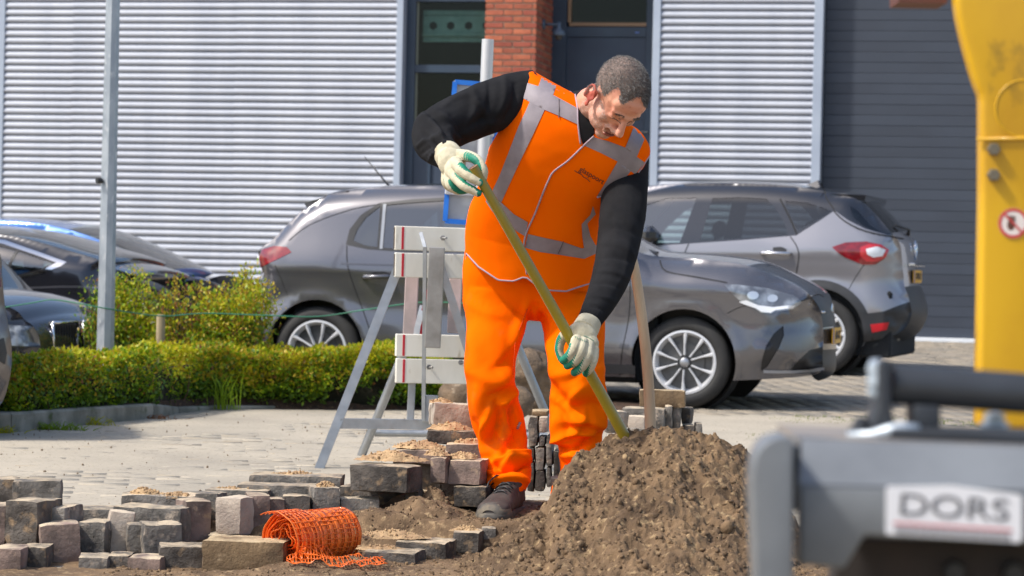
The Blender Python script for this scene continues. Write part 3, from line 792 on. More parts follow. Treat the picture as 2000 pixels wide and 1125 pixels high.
L([h.C(*p) for p in ((560, 470), (600, 438), (680, 408), (735, 398))], .005)
L([h.C(*p) for p in ((743, 398), (743, 486))], .022, 'pillar_strip', pm('satin_strip', (.35, .36, .37), .3, .6), .003, sm=1)
L([h.C(*p) for p in ((722, 706), (900, 712), (1100, 718), (1240, 722))], .06, 'sill_trim', trim_m, .006)
L([h.C(*p) for p in ((1487, 726), (1540, 728), (1600, 724))], .02, 'bumper_lip', pm('lip_grey', lin(170, 172, 178), .35, .3), .006)
for (x, y) in ((738, 543),):
    c = h.C(x, y); b = MB(); yy = float(h.inset([c])[0])
    b.tube([h.M @ Vector((c[0]+dx, yy-dd, c[1]+.004*i)) for i, (dx, dd) in enumerate(((-.10, .0), (-.085, .03), (0, .036), (.075, .032), (.10, .0)))], [.012, .015, .016, .015, .01], 8)
    b.build('door_handle', paint_g, h.root, True)
    L([(c[0]-.04, c[1]+.022), (c[0]+.04, c[1]+.03), (c[0]+.085, c[1]+.018)], .03, 'handle_recess', black, .002)
h.wheel(fw[0], fw[1], RT, .212, 10, True); h.wheel(rw[0], rw[1], RT, .212, 10, True); h.well()
h.cabin(rw[0]+.1, fw[0]-.5, .62, 1.22, [(rw[0]+.55, -.25), (rw[0]+1.35, -.25)])
# spoiler, aerial, badge, plate
sx, sz = h.C(612, 398, .5); ex, ez = h.C(700, 378, .5)
b = MB(); b.add([h.M @ Vector(p) for p in ((sx, .28, sz), (ex, .24, ez+.012), (ex, h.W-.24, ez+.012), (sx, h.W-.28, sz), (sx+.03, .28, sz-.05), (ex-.05, .26, ez-.06), (ex-.05, h.W-.26, ez-.06), (sx+.03, h.W-.28, sz-.05))],
    [(0, 1, 2, 3), (4, 7, 6, 5), (0, 3, 7, 4), (0, 4, 5, 1), (3, 2, 6, 7)]); b.build('spoiler', paint_g, h.root)
a0_ = h.C(768, 371, .88); a1_ = h.C(712, 306, .88); b = MB()
b.tube([h.M @ Vector((a0_[0]+.05, .88, a0_[1]-.01)), h.M @ Vector((a0_[0]-.04, .88, a0_[1]+.035)), h.M @ Vector((a1_[0], .88, a1_[1]))], [.022, .008, .003], 8); b.build('aerial', black, h.root, True)
wx, wz = h.C(548, 462, .55); h.box('rear_wiper', (wx-.03, .75, wz-.0), (wx+.06, .95, wz+.05), black, .015)
gx_, gz_ = h.C(1608, 610, .85)
fr = h.M @ Matrix.Translation((float(h.C(1617, 655, .85)[0])+.055, .88, h.C(1617, 655, .85)[1])) @ Matrix.Rotation(R(90), 4, 'Z') @ Matrix.Rotation(R(90), 4, 'X')
plate(h, fr, 'J-401-GX')
bx_, bz_ = h.C(1607, 608, .85); M_ = h.M @ Matrix.Translation((bx_+.06, .88, bz_)) @ Matrix.Rotation(R(90), 4, 'Y')
b = MB(); b.lathe([(.045, 0), (.052, .008), (.058, 0)], M_, 28); b.tube([M_ @ Vector(p) for p in ((-.005, -.045, .004), (.008, 0, .004), (-.008, .003, .004), (.006, .045, .004))], .006, 6); b.build('badge', chrome, h.root, True)
b = MB(); b.tube([h.M @ Vector((bx_+.045, y, bz_)) for y in (.40, .7)], .008, 6); b.build('grille_bar', chrome, h.root, True)
for q in range(4):
    zq = h.C(1608, 684+q*10, .85)[1]; b = MB(); b.tube([h.M @ Vector((bx_+.05-abs(y-.88)*.25, y, zq)) for y in (.30, .6, .88, 1.16, 1.46)], .007, 6); b.build('grille_slat', trim_m, h.root, True)
# cowl and wiper
cx, cz = h.C(1300, 500, .5); b = MB(); b.tube([h.M @ Vector((cx-.02, .3, cz+.02)), h.M @ Vector((cx-.35, .9, cz+.07))], .01, 6); b.build('wiper', black, h.root)
b = MB(); wm_ = h.C(1210, 478, 0); b.bbox((wm_[0]-.06, -.16, wm_[1]-.07), (wm_[0]+.08, .04, wm_[1]+.08), .05, None, h.M); b.build('wing_mirror', paint_g, h.root, True, 50)

# ---------------------------------------------------------------- silver crossover (right)
O = W(1597, 731, 22.3); O = Vector((O.x, O.y, ground(O.x, O.y)+.004))
s_ = Car('parked_car', 'silver crossover with black roof parked before the dark roller door, tail to the right', O, R(16), 1.78, paint_s)
k = lambda pts, r, yl: [(*s_.C(x, y, yl), r) for x, y in pts]
top = k([(905, 650), (900, 610), (905, 560), (925, 530)], .4, .6) + k([(980, 508), (1060, 490)], .24, .7) + k([(1120, 455), (1180, 412), (1230, 382)], .16, .85) + \
      k([(1300, 368), (1400, 362), (1500, 363), (1580, 369), (1640, 379), (1690, 388)], .17, .88) + k([(1725, 420), (1758, 458)], .2, .8) + \
      k([(1772, 480), (1777, 530), (1780, 560)], .30, .8) + k([(1786, 580), (1792, 610), (1784, 634)], .30, .75) + k([(1762, 650)], .18, .5) + k([(1725, 661), (1696, 666)], .05, .2)
RT2 = .335; rw2 = (s_.C(1597, 652)[0], RT2); fw2 = (rw2[0]-2.61, RT2)
s_.setup(top, .24, [(rw2[0], RT2+.01, .385), (fw2[0], RT2+.01, .385)], [(-9, .95), (fw2[0], .98), (rw2[0], 1.1), (9, 1.1)], .30)
P = s_.poly
black_up = P([(1130, 500), (1175, 440), (1240, 378), (1330, 355), (1480, 352), (1600, 356), (1720, 372), (1740, 395), (1795, 462), (1768, 464), (1728, 458), (1690, 447), (1655, 430), (1628, 411), (1600, 431), (1556, 460), (1450, 469), (1330, 477), (1200, 484)], .03)
w1 = P([(1190, 476), (1215, 440), (1262, 400), (1300, 387), (1357, 386), (1330, 474)], .05)
w2 = P([(1389, 387), (1440, 385), (1495, 388), (1512, 405), (1535, 440), (1540, 460), (1450, 466), (1370, 470)], .05)
w3 = P([(1530, 392), (1575, 396), (1612, 408), (1622, 413), (1590, 434), (1559, 450), (1545, 425)], .05)
rwin = P([(1660, 402), (1675, 412), (1700, 440), (1722, 455), (1690, 443), (1668, 425)], .12)
tl = P([(1630, 483), (1655, 474), (1695, 472), (1722, 478), (1733, 489), (1727, 506), (1712, 517), (1688, 517), (1655, 503), (1638, 491)], .12)
tlw = P([(1695, 487), (1715, 482), (1729, 488), (1724, 500), (1708, 503), (1697, 497)], .12)
tlr = P([(1684, 484), (1700, 477), (1722, 478), (1735, 488), (1730, 502), (1715, 511), (1695, 511), (1684, 500)], .12)
lob = P([(1679, 604), (1690, 613), (1728, 608), (1765, 592), (1830, 560), (1830, 680), (1680, 700), (1660, 660)], .12)
refl = P([(1706, 633), (1740, 629), (1736, 643), (1709, 649)], .2)
sc_ = [rw2[0], RT2+.01]; archp = [(sc_[0]+.455*math.cos(a), sc_[1]+.455*math.sin(a)) for a in np.linspace(-.3, math.pi+.3, 26)]
archf = [(fw2[0]+.455*math.cos(a), sc_[1]+.455*math.sin(a)) for a in np.linspace(-.3, math.pi+.3, 26)]
sillp = [(fw2[0]+.3, .2), (rw2[0]-.3, .2), (rw2[0]-.3, .42), (fw2[0]+.3, .42)]
s_.side_panels([('greenhouse', black_up, paint_k, .0), ('side_window', w1, cglass, -.004), ('side_window', w2, cglass_d, -.004), ('side_window', w3, cglass_d, -.004), ('rear_window_edge', rwin, cglass_d, .001),
    ('sill_cladding', sillp, trim_m, .004), ('arch_cladding', archp, trim_m, .006), ('arch_cladding', archf, trim_m, .006), ('bumper_cladding', lob, trim_m, .004), ('tail_lamp', tl, tail_m, .004), ('lamp_ring', tlr, pm('ring_red', (.55, .02, .03), .15, coat=1), .006), ('reverse_lamp', tlw, lampw_m, .008), ('reflector', refl, pm('reflector_red', (.55, .01, .02), .3), .008)])
q = lambda x, y, yl: idx_at(s_, *s_.C(x, y, yl))
i1, i2, i3, i4, i5, i6 = q(1060, 490, .7), q(1230, 382, .85), q(1690, 388, .88), q(1758, 458, .8), q(1780, 560, .8), len(s_.top)
s_.centre([(0, i1, 'bonnet', paint_s, .04), (i1, i2, 'windscreen', cglass, .04), (i2, i3, 'roof', paint_k, .03), (i3, i4, 'rear_window', cglass_d, .03), (i4, i5, 'tailgate', paint_s, .04), (i5, i6, 'rear_bumper', trim_m, .05)])
L = s_.line
L([s_.C(*p) for p in ((1543, 462), (1556, 480), (1561, 500), (1555, 535), (1546, 568), (1544, 640))], .009)
L([s_.C(*p) for p in ((1345, 476), (1330, 520), (1320, 600), (1322, 690))], .009)
L([s_.C(*p) for p in ((1690, 512), (1668, 545), (1655, 570))], .006)
L([s_.C(*p) for p in ((1625, 411), (1648, 432), (1690, 452), (1760, 466))], .012)
L([s_.C(*p) for p in ((1596, 356), (1608, 385), (1626, 408))], .010)
L([s_.C(*p) for p in ((1519, 388), (1540, 425), (1556, 458))], .014)
c = s_.C(1517, 495); yy = float(s_.inset([c])[0]); b = MB()
b.tube([s_.M @ Vector((c[0]+dx, yy-dd, c[1])) for dx, dd in ((-.13, .0), (-.11, .035), (0, .04), (.10, .035), (.13, .0))], [.014, .017, .018, .017, .012], 8); b.build('door_handle', pm('satin_chrome', (.6, .6, .62), .25, .9), s_.root, True)
L([(c[0]-.03, c[1]+.03), (c[0]+.04, c[1]+.035), (c[0]+.08, c[1]+.015)], .04, 'handle_recess', black, .003)
s_.wheel(rw2[0], RT2, RT2, .226, 10, True, .02); s_.wheel(fw2[0], RT2, RT2, .226, 10, True, .02); s_.well()
s_.cabin(fw2[0]+.7, rw2[0]+.3, .72, 1.34, [(fw2[0]+1.35, .22), (rw2[0]-.25, .22)])
# rear details
sx, sz = s_.C(1668, 386, .88); ex, ez = s_.C(1712, 388, .88)
b = MB(); b.add([s_.M @ Vector(p) for p in ((sx-.1, .22, sz+.01), (ex, .26, ez+.012), (ex, 1.52, ez+.012), (sx-.1, 1.56, sz+.01), (sx-.05, .22, sz-.07), (ex-.01, .27, ez-.045), (ex-.01, 1.51, ez-.045), (sx-.05, 1.56, sz-.07))],
   [(0, 1, 2, 3), (4, 7, 6, 5), (1, 5, 6, 2), (0, 4, 5, 1), (3, 2, 6, 7)]); b.build('spoiler', paint_k, s_.root, fix=True)
ax_, az_ = s_.C(1590, 368, .88); b = MB(); b.add([s_.M @ Vector(p) for p in ((ax_-.13, .86, az_), (ax_+.06, .84, az_), (ax_+.06, .92, az_), (ax_-.13, .90, az_), (ax_+.03, .875, az_+.07), (ax_+.05, .885, az_+.07))], [(0, 1, 4), (1, 2, 5, 4), (2, 3, 5), (3, 0, 4, 5)]); b.build('roof_fin', paint_k, s_.root)
tx, tz = s_.C(1779, 540, .88)
fr = s_.M @ Matrix.Translation((tx+.055, .88, tz)) @ Matrix.Rotation(R(90), 4, 'Z') @ Matrix.Rotation(R(90), 4, 'X')
plate(s_, fr, 'D-WH-62')
bx_, bz_ = s_.C(1775, 488, .88); b = MB(); M_ = s_.M @ Matrix.Translation((bx_+.055, .88, bz_)) @ Matrix.Rotation(R(90), 4, 'Y')
b.tube([M_ @ Vector(p) for p in ((-.075, 0, 0), (0, -.05, .005), (.075, 0, 0), (0, .05, .005), (-.075, 0, 0))], .012, 6); b.build('badge', chrome, s_.root, True)
s_.box('chrome_strip', (tx+.02, .55, s_.C(1779, 517, .88)[1]-.012), (tx+.075, 1.22, s_.C(1779, 517, .88)[1]+.012), chrome, .004)
wx, wz = s_.C(1762, 455, .88); b = MB(); b.tube([s_.M @ Vector((wx+.05, .88, wz-.02)), s_.M @ Vector((wx+.06, .86, wz+.03)), s_.M @ Vector((wx-.02, .6, wz+.06))], [.02, .012, .008], 6); b.build('rear_wiper', black, s_.root, True)
b = MB(); px_ = s_.C(1750, 660, .5); b.tube([s_.M @ Vector((px_[0]-.5, .5, px_[1]+.02)), s_.M @ Vector((px_[0]+.03, .5, px_[1]))], .025, 10); b.build('exhaust', steel, s_.root, True)
b = MB(); mx_ = s_.C(1272, 460, -.1); b.bbox((mx_[0]-.08, -.18, mx_[1]-.07), (mx_[0]+.05, .03, mx_[1]+.08), .05, None, s_.M); b.build('wing_mirror', paint_k, s_.root, True, 50)

# ---------------------------------------------------------------- black saloon nose (left, low)
def simple_car(name, label, px0, py0, Y, yaw, width, paint, tops, belt, regs, spans, wh, zb=.2, group=None):
    O = W(px0, py0, Y); O = Vector((O.x, O.y, ground(O.x, O.y)+.004)); c = Car(name, label, O, R(yaw), width, paint, group)
    top = []
    for pts, r, yl in tops: top += [(*c.C(x, y, yl), r) for x, y in pts]
    c.setup(top, zb, [(w[0], w[1]+.01, w[2]+.04) for w in wh(c)], belt, .35)
    c.side_panels([(n, c.poly(p, yl), m, off) for n, p, yl, m, off in regs], .06)
    c.centre([(idx_at(c, *c.C(*a)) if a else 0, idx_at(c, *c.C(*b_)) if b_ else len(c.top), n, m, cr) for a, b_, n, m, cr in spans])
    for w in wh(c): c.wheel(w[0], w[1], w[2], w[2]-.1, 10)
    c.well(); return c
fog = pm('blue_black_trim', (.02, .022, .03), .5)
bm = simple_car('parked_car', 'black saloon with kidney grille, nose just above the hedge at the far left', 60, 790, 16.6, 15, 1.78, paint_n,
    [([(-1360, 640), (-1370, 560), (-1330, 500)], .25, .8), ([(-1200, 480), (-1000, 470), (-820, 380), (-600, 340), (-400, 350), (-180, 420), (-30, 572)], .18, .85),
     ([(0, 578), (60, 588), (100, 604)], .22, .8), ([(126, 622), (140, 634)], .22, .88), ([(150, 660), (152, 710), (146, 745), (130, 752)], .24, .88)],
    [(-9, .8), (9, .75)],
    [('headlight', [(6, 632), (40, 636), (74, 642), (88, 660), (90, 674), (50, 676), (14, 672), (2, 655)], .2, pm('smoked_lamp', (.10, .11, .12), .12, .2, col2=(.4, .42, .44), scale=9, lo=.5, hi=.62, coat=1), .002),
     ('side_window', [(-1000, 470), (-820, 395), (-600, 360), (-400, 372), (-250, 420), (-120, 500), (-300, 505), (-800, 500)], .04, cglass_d, -.003)],
    [(None, (-820, 380, .85), 'boot_lid', paint_n, .03), ((-820, 380, .85), (-400, 350, .85), 'roof', paint_n, .03), ((-400, 350, .85), (-30, 572, .85), 'windscreen', cglass_d, .03), ((-30, 572, .85), (140, 634, .88), 'bonnet', paint_n, .05), ((140, 634, .88), None, 'front_bumper', paint_n, .05)],
    lambda c: [(c.C(60, 700)[0]-.62, .31, .31), (c.C(60, 700)[0]-3.3, .31, .31)])
gxm, gzm = bm.C(150, 652, .88)
def kidney(yc, wd):
    b = MB(); M_ = bm.M @ Matrix.Translation((gxm+(.03 if yc < .8 else .045), yc, gzm+.01)) @ Matrix.Rotation(R(-7 if yc < .8 else 3), 4, 'Z')
    b.bbox((-.06, -wd/2, -.10), (.0, wd/2, .075), .02, None, M_); g = b.build('kidney_grille', black, bm.root)
    b = MB(); b.tube([M_ @ Vector(p) for p in ((.005, -wd/2, .07), (.005, wd/2, .07), (.012, wd/2, -.09), (.012, -wd/2, -.09), (.005, -wd/2, .07))], .011, 6); b.build('chrome_surround', chrome, g, True)
    b = MB()
    for q_ in range(9): y_ = -wd/2+.02+(wd-.04)*q_/8; b.bbox((.0, y_-.003, -.085), (.01, y_+.003, .06), .001, None, M_)
    b.build('grille_bars', trim_m, g)
kidney(.62, .30); kidney(1.0, .30)
b = MB(); hx, hz_ = bm.C(127, 622, .85); b.lathe([(0, .006), (.035, .004), (.04, 0)], bm.M @ Matrix.Translation((gxm-.10, .85, gzm+.135)) @ Matrix.Rotation(R(25), 4, 'Y'), 20); b.build('badge', pm('badge_blue', lin(150, 180, 220), .3), bm.root, True)

# ---------------------------------------------------------------- dark coupe with chrome window line
tc_ = simple_car('parked_car', 'dark grey fastback with a chrome window line, seen behind the black saloon', -20, 740, 20.4, 12, 1.85, paint_n,
    [([(-780, 640), (-790, 580), (-760, 540)], .3, .8), ([(-600, 520), (-480, 470), (-300, 450), (-100, 448), (0, 453)], .2, .8), ([(90, 465), (180, 489), (250, 510)], .2, .8),
     ([(300, 522), (330, 532), (350, 540)], .25, 1.3), ([(356, 555), (358, 600), (350, 640), (340, 655)], .3, 1.5)],
    [(-9, .8), (9, .9)],
    [('chrome_window_line', [(-640, 545), (-500, 490), (-300, 458), (-100, 456), (0, 469), (70, 492), (127, 512), (118, 520), (90, 532), (40, 544), (0, 547), (-300, 552)], .02, chrome, .002),
     ('window_surround', [(-610, 541), (-493, 495), (-300, 463), (-100, 461), (0, 476), (65, 497), (110, 513), (88, 527), (40, 539), (0, 542), (-300, 547)], .03, black, -.001),
     ('side_window', [(-600, 538), (-490, 498), (-300, 467), (-100, 465), (0, 481), (30, 489), (14, 536), (-300, 543)], .04, cglass, -.004),
     ('side_window', [(36, 490), (65, 500), (105, 514), (85, 525), (40, 536), (20, 537)], .04, cglass, -.004),
     ('rear_lamp', [(330, 545), (358, 543), (362, 555), (340, 560)], .1, tail_m, .002)],
    [(None, (-480, 470, .8), 'bonnet', paint_n, .03), ((-480, 470, .8), (-300, 450, .8), 'windscreen', cglass_d, .03), ((-300, 450, .8), (0, 453, .8), 'roof', pm('grey_roof', lin(92, 94, 98), .2, .3, coat=1), .03), ((0, 453, .8), (300, 522, 1.3), 'rear_window', cglass, .05), ((300, 522, 1.3), None, 'boot_lid', paint_n, .05)],
    lambda c: [(c.C(250, 700)[0], .33, .33), (c.C(250, 700)[0]-2.87, .33, .33)])
tc_.line([tc_.C(*p) for p in ((41, 545), (40, 560), (28, 600), (20, 650))], .008)
tc_.line([tc_.C(*p) for p in ((0, 565), (60, 562), (150, 560), (250, 568), (320, 575))], .015, mat=pm('crease_highlight', lin(96, 98, 106), .25, .4, coat=1))  # highlight along the body crease, painted on as a lighter strip
tc_.cabin(tc_.C(-500, 600)[0], tc_.C(120, 600)[0], .55, .95, [(tc_.C(-250, 600)[0], -.2), (tc_.C(40, 600)[0], -.2)])
# ---------------------------------------------------------------- blue car furthest left
bl_ = simple_car('parked_car', 'bright blue car furthest back on the left, its roof above the dark fastback', -20, 700, 23.2, 12, 1.8, paint_b,
    [([(-560, 640), (-570, 560), (-540, 500)], .3, .8), ([(-480, 455), (-350, 436), (-150, 431), (0, 431), (100, 436), (175, 450)], .2, .8), ([(235, 470), (300, 500), (362, 532)], .2, .8),
     ([(385, 540), (405, 552)], .3, 1.3), ([(415, 580), (418, 630), (412, 660), (400, 668)], .4, 1.4)],
    [(-9, .8), (9, .8)],
    [('side_window', [(-400, 500), (-380, 462), (-100, 450), (100, 458), (180, 475), (230, 492), (300, 527), (0, 528)], .04, cglass, -.004),
     ('bonnet_gap', [(300, 540), (360, 538), (352, 575), (330, 570)], .1, black, .002)],
    [(None, (-480, 455, .8), 'tailgate', paint_b, .03), ((-480, 455, .8), (175, 452, .8), 'roof', paint_b, .03), ((175, 452, .8), (362, 532, .8), 'windscreen', cglass, .05), ((362, 532, .8), None, 'bonnet', paint_b, .05)],
    lambda c: [(c.C(330, 700)[0], .32, .32), (c.C(330, 700)[0]-2.6, .32, .32)])
bl_.cabin(bl_.C(-350, 600)[0], bl_.C(150, 600)[0], .55, .95, [(bl_.C(-200, 600)[0], -.2), (bl_.C(0, 600)[0], -.2)])
# ---------------------------------------------------------------- car just entering the frame at the left edge
br_m = pm('bronze_grey_paint', lin(104, 98, 96), .3, .5, coat=1)
ed = simple_car('parked_car', 'bronze grey car whose bumper corner just enters at the left edge', -600, 880, 13.0, -15, 1.75, br_m,
    [([(-1500, 760), (-1510, 650), (-1480, 540)], .3, .8), ([(-1400, 420), (-1200, 300), (-800, 275), (-400, 290), (-180, 340)], .2, .8), ([(-60, 430), (-8, 490)], .2, .4),
     ([(2, 540), (8, 600), (17, 650)], .18, .3), ([(22, 690), (18, 740), (2, 790), (-30, 800)], .2, .3)],
    [(-9, .95), (9, .95)],
    [('side_window', [(-1300, 460), (-1150, 340), (-800, 310), (-450, 325), (-250, 400), (-150, 470), (-600, 480)], .04, cglass_d, -.003),
     ('tail_lamp', [(-60, 500), (-2, 490), (4, 560), (-30, 570)], .1, tail_m, .002),
     ('fog_lamp_recess', [(-20, 670), (8, 660), (14, 690), (10, 712), (-10, 700)], .1, black, .002)],
    [(None, (-1400, 420, .8), 'bonnet', br_m, .03), ((-1400, 420, .8), (-1200, 300, .8), 'windscreen', cglass_d, .03), ((-1200, 300, .8), (-180, 340, .8), 'roof', br_m, .03), ((-180, 340, .8), (-60, 430, .4), 'rear_window', cglass_d, .03), ((-60, 430, .4), None, 'tailgate', black, .03)],
    lambda c: [(c.C(-260, 700)[0], .32, .32), (c.C(-260, 700)[0]-2.6, .32, .32)])
# ================================================================== the worker
def ell(b, c, rad, M3=None, n=20, m=14):
    V = []; Fc = []; c = Vector(c)
    for i in range(m+1):
        t = math.pi*i/m
        for k in range(n):
            a = 2*math.pi*k/n; p = Vector((rad[0]*math.sin(t)*math.cos(a), rad[1]*math.sin(t)*math.sin(a), rad[2]*math.cos(t)))
            V.append(c+(M3 @ p if M3 is not None else p))
    for i in range(m):
        for k in range(n):
            k2 = (k+1) % n; Fc.append((i*n+k, (i+1)*n+k, (i+1)*n+k2, i*n+k2))
    b.add(V, Fc)
def spl(pts, k=6):
    """smooth a list of (px, py, Y, r...) and return world points and radii"""
    q = smoothpoly([tuple(p) for p in pts], False, k); return [W(p[0], p[1], p[2]) for p in q], [p[3] for p in q]
def loft(sts, n=72, sub=8, ex=2.3, cap=True):
    """sts: (Lx, Ly, Rx, Ry, Yc, depth) -> verts, faces"""
    q = smoothpoly(sts, False, sub); V = []
    for (lx, ly, rx, ry, yc, dp) in q:
        A = W(lx, ly, yc); B = W(rx, ry, yc); c = (A+B)/2; u = (B-A)/2
        for k in range(n):
            a = 2*math.pi*k/n; ca, sa = math.cos(a), math.sin(a)
            x = math.copysign(abs(ca)**(2/ex), ca); y = math.copysign(abs(sa)**(2/ex), sa)
            V.append(c+u*x+Vector((0, -1, 0))*dp*y)
    m = len(q); Fc = [(i*n+k, i*n+(k+1) % n, (i+1)*n+(k+1) % n, (i+1)*n+k) for i in range(m-1) for k in range(n)]
    return V, Fc, m, n
def remesh(b, vox, smooth=3, fac=.5):
    me = b.mesh() if isinstance(b, MB) else b
    recalc(me)
    mods = [('REMESH', dict(mode='VOXEL', voxel_size=vox, adaptivity=0))]
    if smooth: mods.append(('SMOOTH', dict(factor=fac, iterations=smooth)))
    return applied(me, mods)
def crease(me, L, amp=1.0, noise_a=0.0, nscale=14, seed=1, stretch=(1, 1, 1)):
    """L: (x0,y0,x1,y1,width_px,height_m) folds running over the front of a garment"""
    V = mverts(me); N = mnorms(me); x, y = pixn(V); fr = np.clip(-N[:, 1]*1.6+.25, 0, 1); d = np.zeros(len(V))
    for (x0, y0, x1, y1, w, h) in L:
        dx, dy = x1-x0, y1-y0; l2 = dx*dx+dy*dy; t = ((x-x0)*dx+(y-y0)*dy)/l2; tc = np.clip(t, 0, 1)
        # bowed line, sharper on one flank
        nx, ny = -dy/math.sqrt(l2), dx/math.sqrt(l2); sd = (x-x0-tc*dx)*nx+(y-y0-tc*dy)*ny; along = (t-tc)*math.sqrt(l2)
        bow = .10*math.sqrt(l2)*np.sin(np.pi*tc); s2 = sd-bow*(1 if (x0+y1) % 2 > 1 else -1)
        ww = np.where(s2 > 0, w*.7, w*1.25); d += h*np.exp(-(s2/ww)**2-(along/(w*1.2))**2)*np.sin(np.pi*np.clip(.12+.76*tc, 0, 1))**.5
    dd = d*fr*amp
    if noise_a: dd += noise_a*vnoise(V*np.array(stretch), nscale, seed, 3)
    setverts(me, V+N*dd[:, None]); return me
OR = lin(255, 104, 6)
orange_m = pm('hi_vis_orange', (1.0, .158, .0), .9, col2=(1.0, .130, .0), scale=3, bump=.12, bscale=420, bdist=.0008, spec=.04)
orange2_m = pm('hi_vis_trousers', (1.0, .162, .0), .9, col2=(1.0, .125, .0), scale=2.6, col3=(.60, .12, .02), scale3=7, lo3=.58, hi3=.78, bump=.2, bscale=300, bdist=.0012, spec=.04)
tape_m = pm('reflective_tape', lin(152, 143, 148), .6, .1, col2=lin(132, 124, 130), scale=14, bump=.25, bscale=160, bdist=.001)
pipe_m = pm('grey_piping', lin(164, 148, 160), .6)
black_c = pm('black_sweater', (.015, .015, .0165), .95, col2=(.022, .022, .024), scale=12, bump=.3, bscale=260, bdist=.001, spec=.08)
skin_m = pm('skin', lin(222, 160, 132), .5, col2=lin(208, 134, 110), scale=18, lo=.4, hi=.7, col3=lin(168, 110, 88), scale3=60, lo3=.6, hi3=.8, bump=.35, bscale=170, bdist=.0015)
stub_m = pm('stubble_skin', lin(212, 156, 132), .6, col2=lin(184, 138, 118), scale=45, col3=lin(214, 200, 190), scale3=330, lo3=.58, hi3=.66, bump=.4, bscale=240, bdist=.0015)
scalp_m = pm('cropped_hair_skin', lin(140, 118, 106), .7, col2=lin(118, 100, 92), scale=60, bump=.3, bscale=300)
lip_m = pm('lips', lin(150, 84, 74), .5)
ear_m = pm('ear_skin', lin(212, 112, 90), .5, col2=lin(180, 84, 70), scale=30, transl=.25)
hair_m = pm('dark_grey_hair', (.085, .080, .075), .7); hair2_m = pm('grey_hair', (.20, .19, .18), .7); hair3_m = pm('white_hair', (.34, .33, .31), .7)
glove_m = pm('knitted_glove', lin(200, 192, 166), .95, col2=lin(166, 156, 130), scale=16, lo=.45, hi=.7, col3=lin(150, 150, 122), scale3=34, lo3=.62, hi3=.75, bump=.5, bscale=420, bdist=.001)
green_m = pm('green_glove_coating', lin(10, 132, 104), .6, col2=lin(6, 104, 84), scale=40, bump=.4, bscale=260, bdist=.001)

base = W(1010, 1012, 9.05)
# ---- body: one continuous mesh of head, neck, torso, arms and legs
Fv = Vector((.20, -.46, -.86)).normalized(); Uv = Vector((.52, -.70, .47)); Uv = (Uv-Fv*Uv.dot(Fv)).normalized(); Rv = Fv.cross(Uv)
HC = W(1210, 182, 8.76); KS = 1.10
H3 = Matrix((Rv, Fv, Uv)).transposed(); HM = Matrix.Translation(HC) @ H3.to_4x4() @ Matrix.Scale(KS, 4); HMi = HM.inverted()
hp = lambda r, f, u: HM @ Vector((r, f, u))
b = MB(); E = lambda c, r, rot=None: ell(b, hp(*c), [x*KS for x in r], H3 if rot is None else H3 @ rot)
E((0, -.008, .020), (.076, .098, .086)); E((0, .028, -.030), (.064, .064, .082)); E((0, .032, -.085), (.056, .052, .044)); E((0, .070, -.112), (.028, .020, .020))
E((.044, .056, -.040), (.024, .026, .024)); E((-.044, .056, -.040), (.024, .026, .024)); E((0, .060, .030), (.058, .034, .040))
b.tube([hp(-.048, .070, .008), hp(-.022, .088, .010), hp(0, .090, .004), hp(.022, .088, .010), hp(.048, .070, .008)], [.010*KS, .013*KS, .011*KS, .013*KS, .010*KS], 10)
b.tube([hp(0, .088, .004), hp(0, .104, -.022), hp(0, .118, -.044), hp(0, .104, -.054)], [.009*KS, .011*KS, .0145*KS, .012*KS], 12)
for s in (-1, 1):
    E((s*.014, .102, -.050), (.010, .012, .009)); E((s*.031, .074, -.014), (.016, .015, .013))
    # ear: shell, rim, lobe
    E((s*.080, .004, -.032), (.007, .016, .028), Matrix.Rotation(R(-8), 3, 'X'))
    rim = [hp(s*(.083+.010*q), .004+.022*math.cos(a)-(.004), -.028+.034*math.sin(a)) for a, q in [(R(x), max(0, math.sin(R(x)))*.6+.4) for x in range(20, 270, 25)]]
    b.tube(rim, .0052*KS, 8); E((s*.082, .012, -.062), (.006, .009, .010))
    b.tube([hp(s*.030, .092, -.078), hp(s*.034, .086, -.060), hp(s*.022, .098, -.046)], .006*KS, 8)      # smile fold
E((0, .090, -.076), (.026, .012, .006)); E((0, .088, -.090), (.022, .012, .007))
b.tube([hp(0, -.012, -.06), hp(0, -.030, -.10), W(1160, 205, 8.93), W(1140, 245, 9.05)], [.062, .064, .066, .075], 16)
def torso_core(b, s=1.0):
    V, Fc, m, n = loft([(920, 560, 1158, 560, 9.27, .11), (918, 500, 1160, 530, 9.24, .12), (935, 420, 1165, 470, 9.18, .12), (955, 330, 1185, 400, 9.10, .115),
        (985, 235, 1235, 335, 9.02, .11), (1015, 175, 1250, 290, 8.98, .095), (1040, 152, 1235, 252, 8.97, .06)], 40, 4)
    b.add(V, Fc+[tuple(range(n))[::-1], tuple((m-1)*n+k for k in range(n))])
torso_core(b)
A1 = [(1035, 192, 9.02, .085), (985, 200, 8.98, .075), (930, 222, 8.93, .066), (880, 245, 8.87, .062), (848, 262, 8.79, .058), (852, 284, 8.70, .05), (868, 302, 8.62, .04), (882, 316, 8.56, .036)]
A2 = [(1222, 300, 9.05, .08), (1219, 350, 9.0, .07), (1214, 410, 8.92, .062), (1207, 470, 8.82, .056), (1196, 530, 8.74, .050), (1175, 582, 8.67, .043), (1156, 620, 8.62, .036), (1144, 645, 8.59, .034)]
for A in (A1, A2):
    P_, r_ = spl(A); b.tube(P_, [q*.82 for q in r_], 16)
LG1 = [(980, 560, 9.27, .10), (970, 660, 9.22, .085), (965, 740, 9.13, .07), (975, 830, 9.16, .058), (992, 920, 9.12, .048), (996, 965, 9.08, .045)]
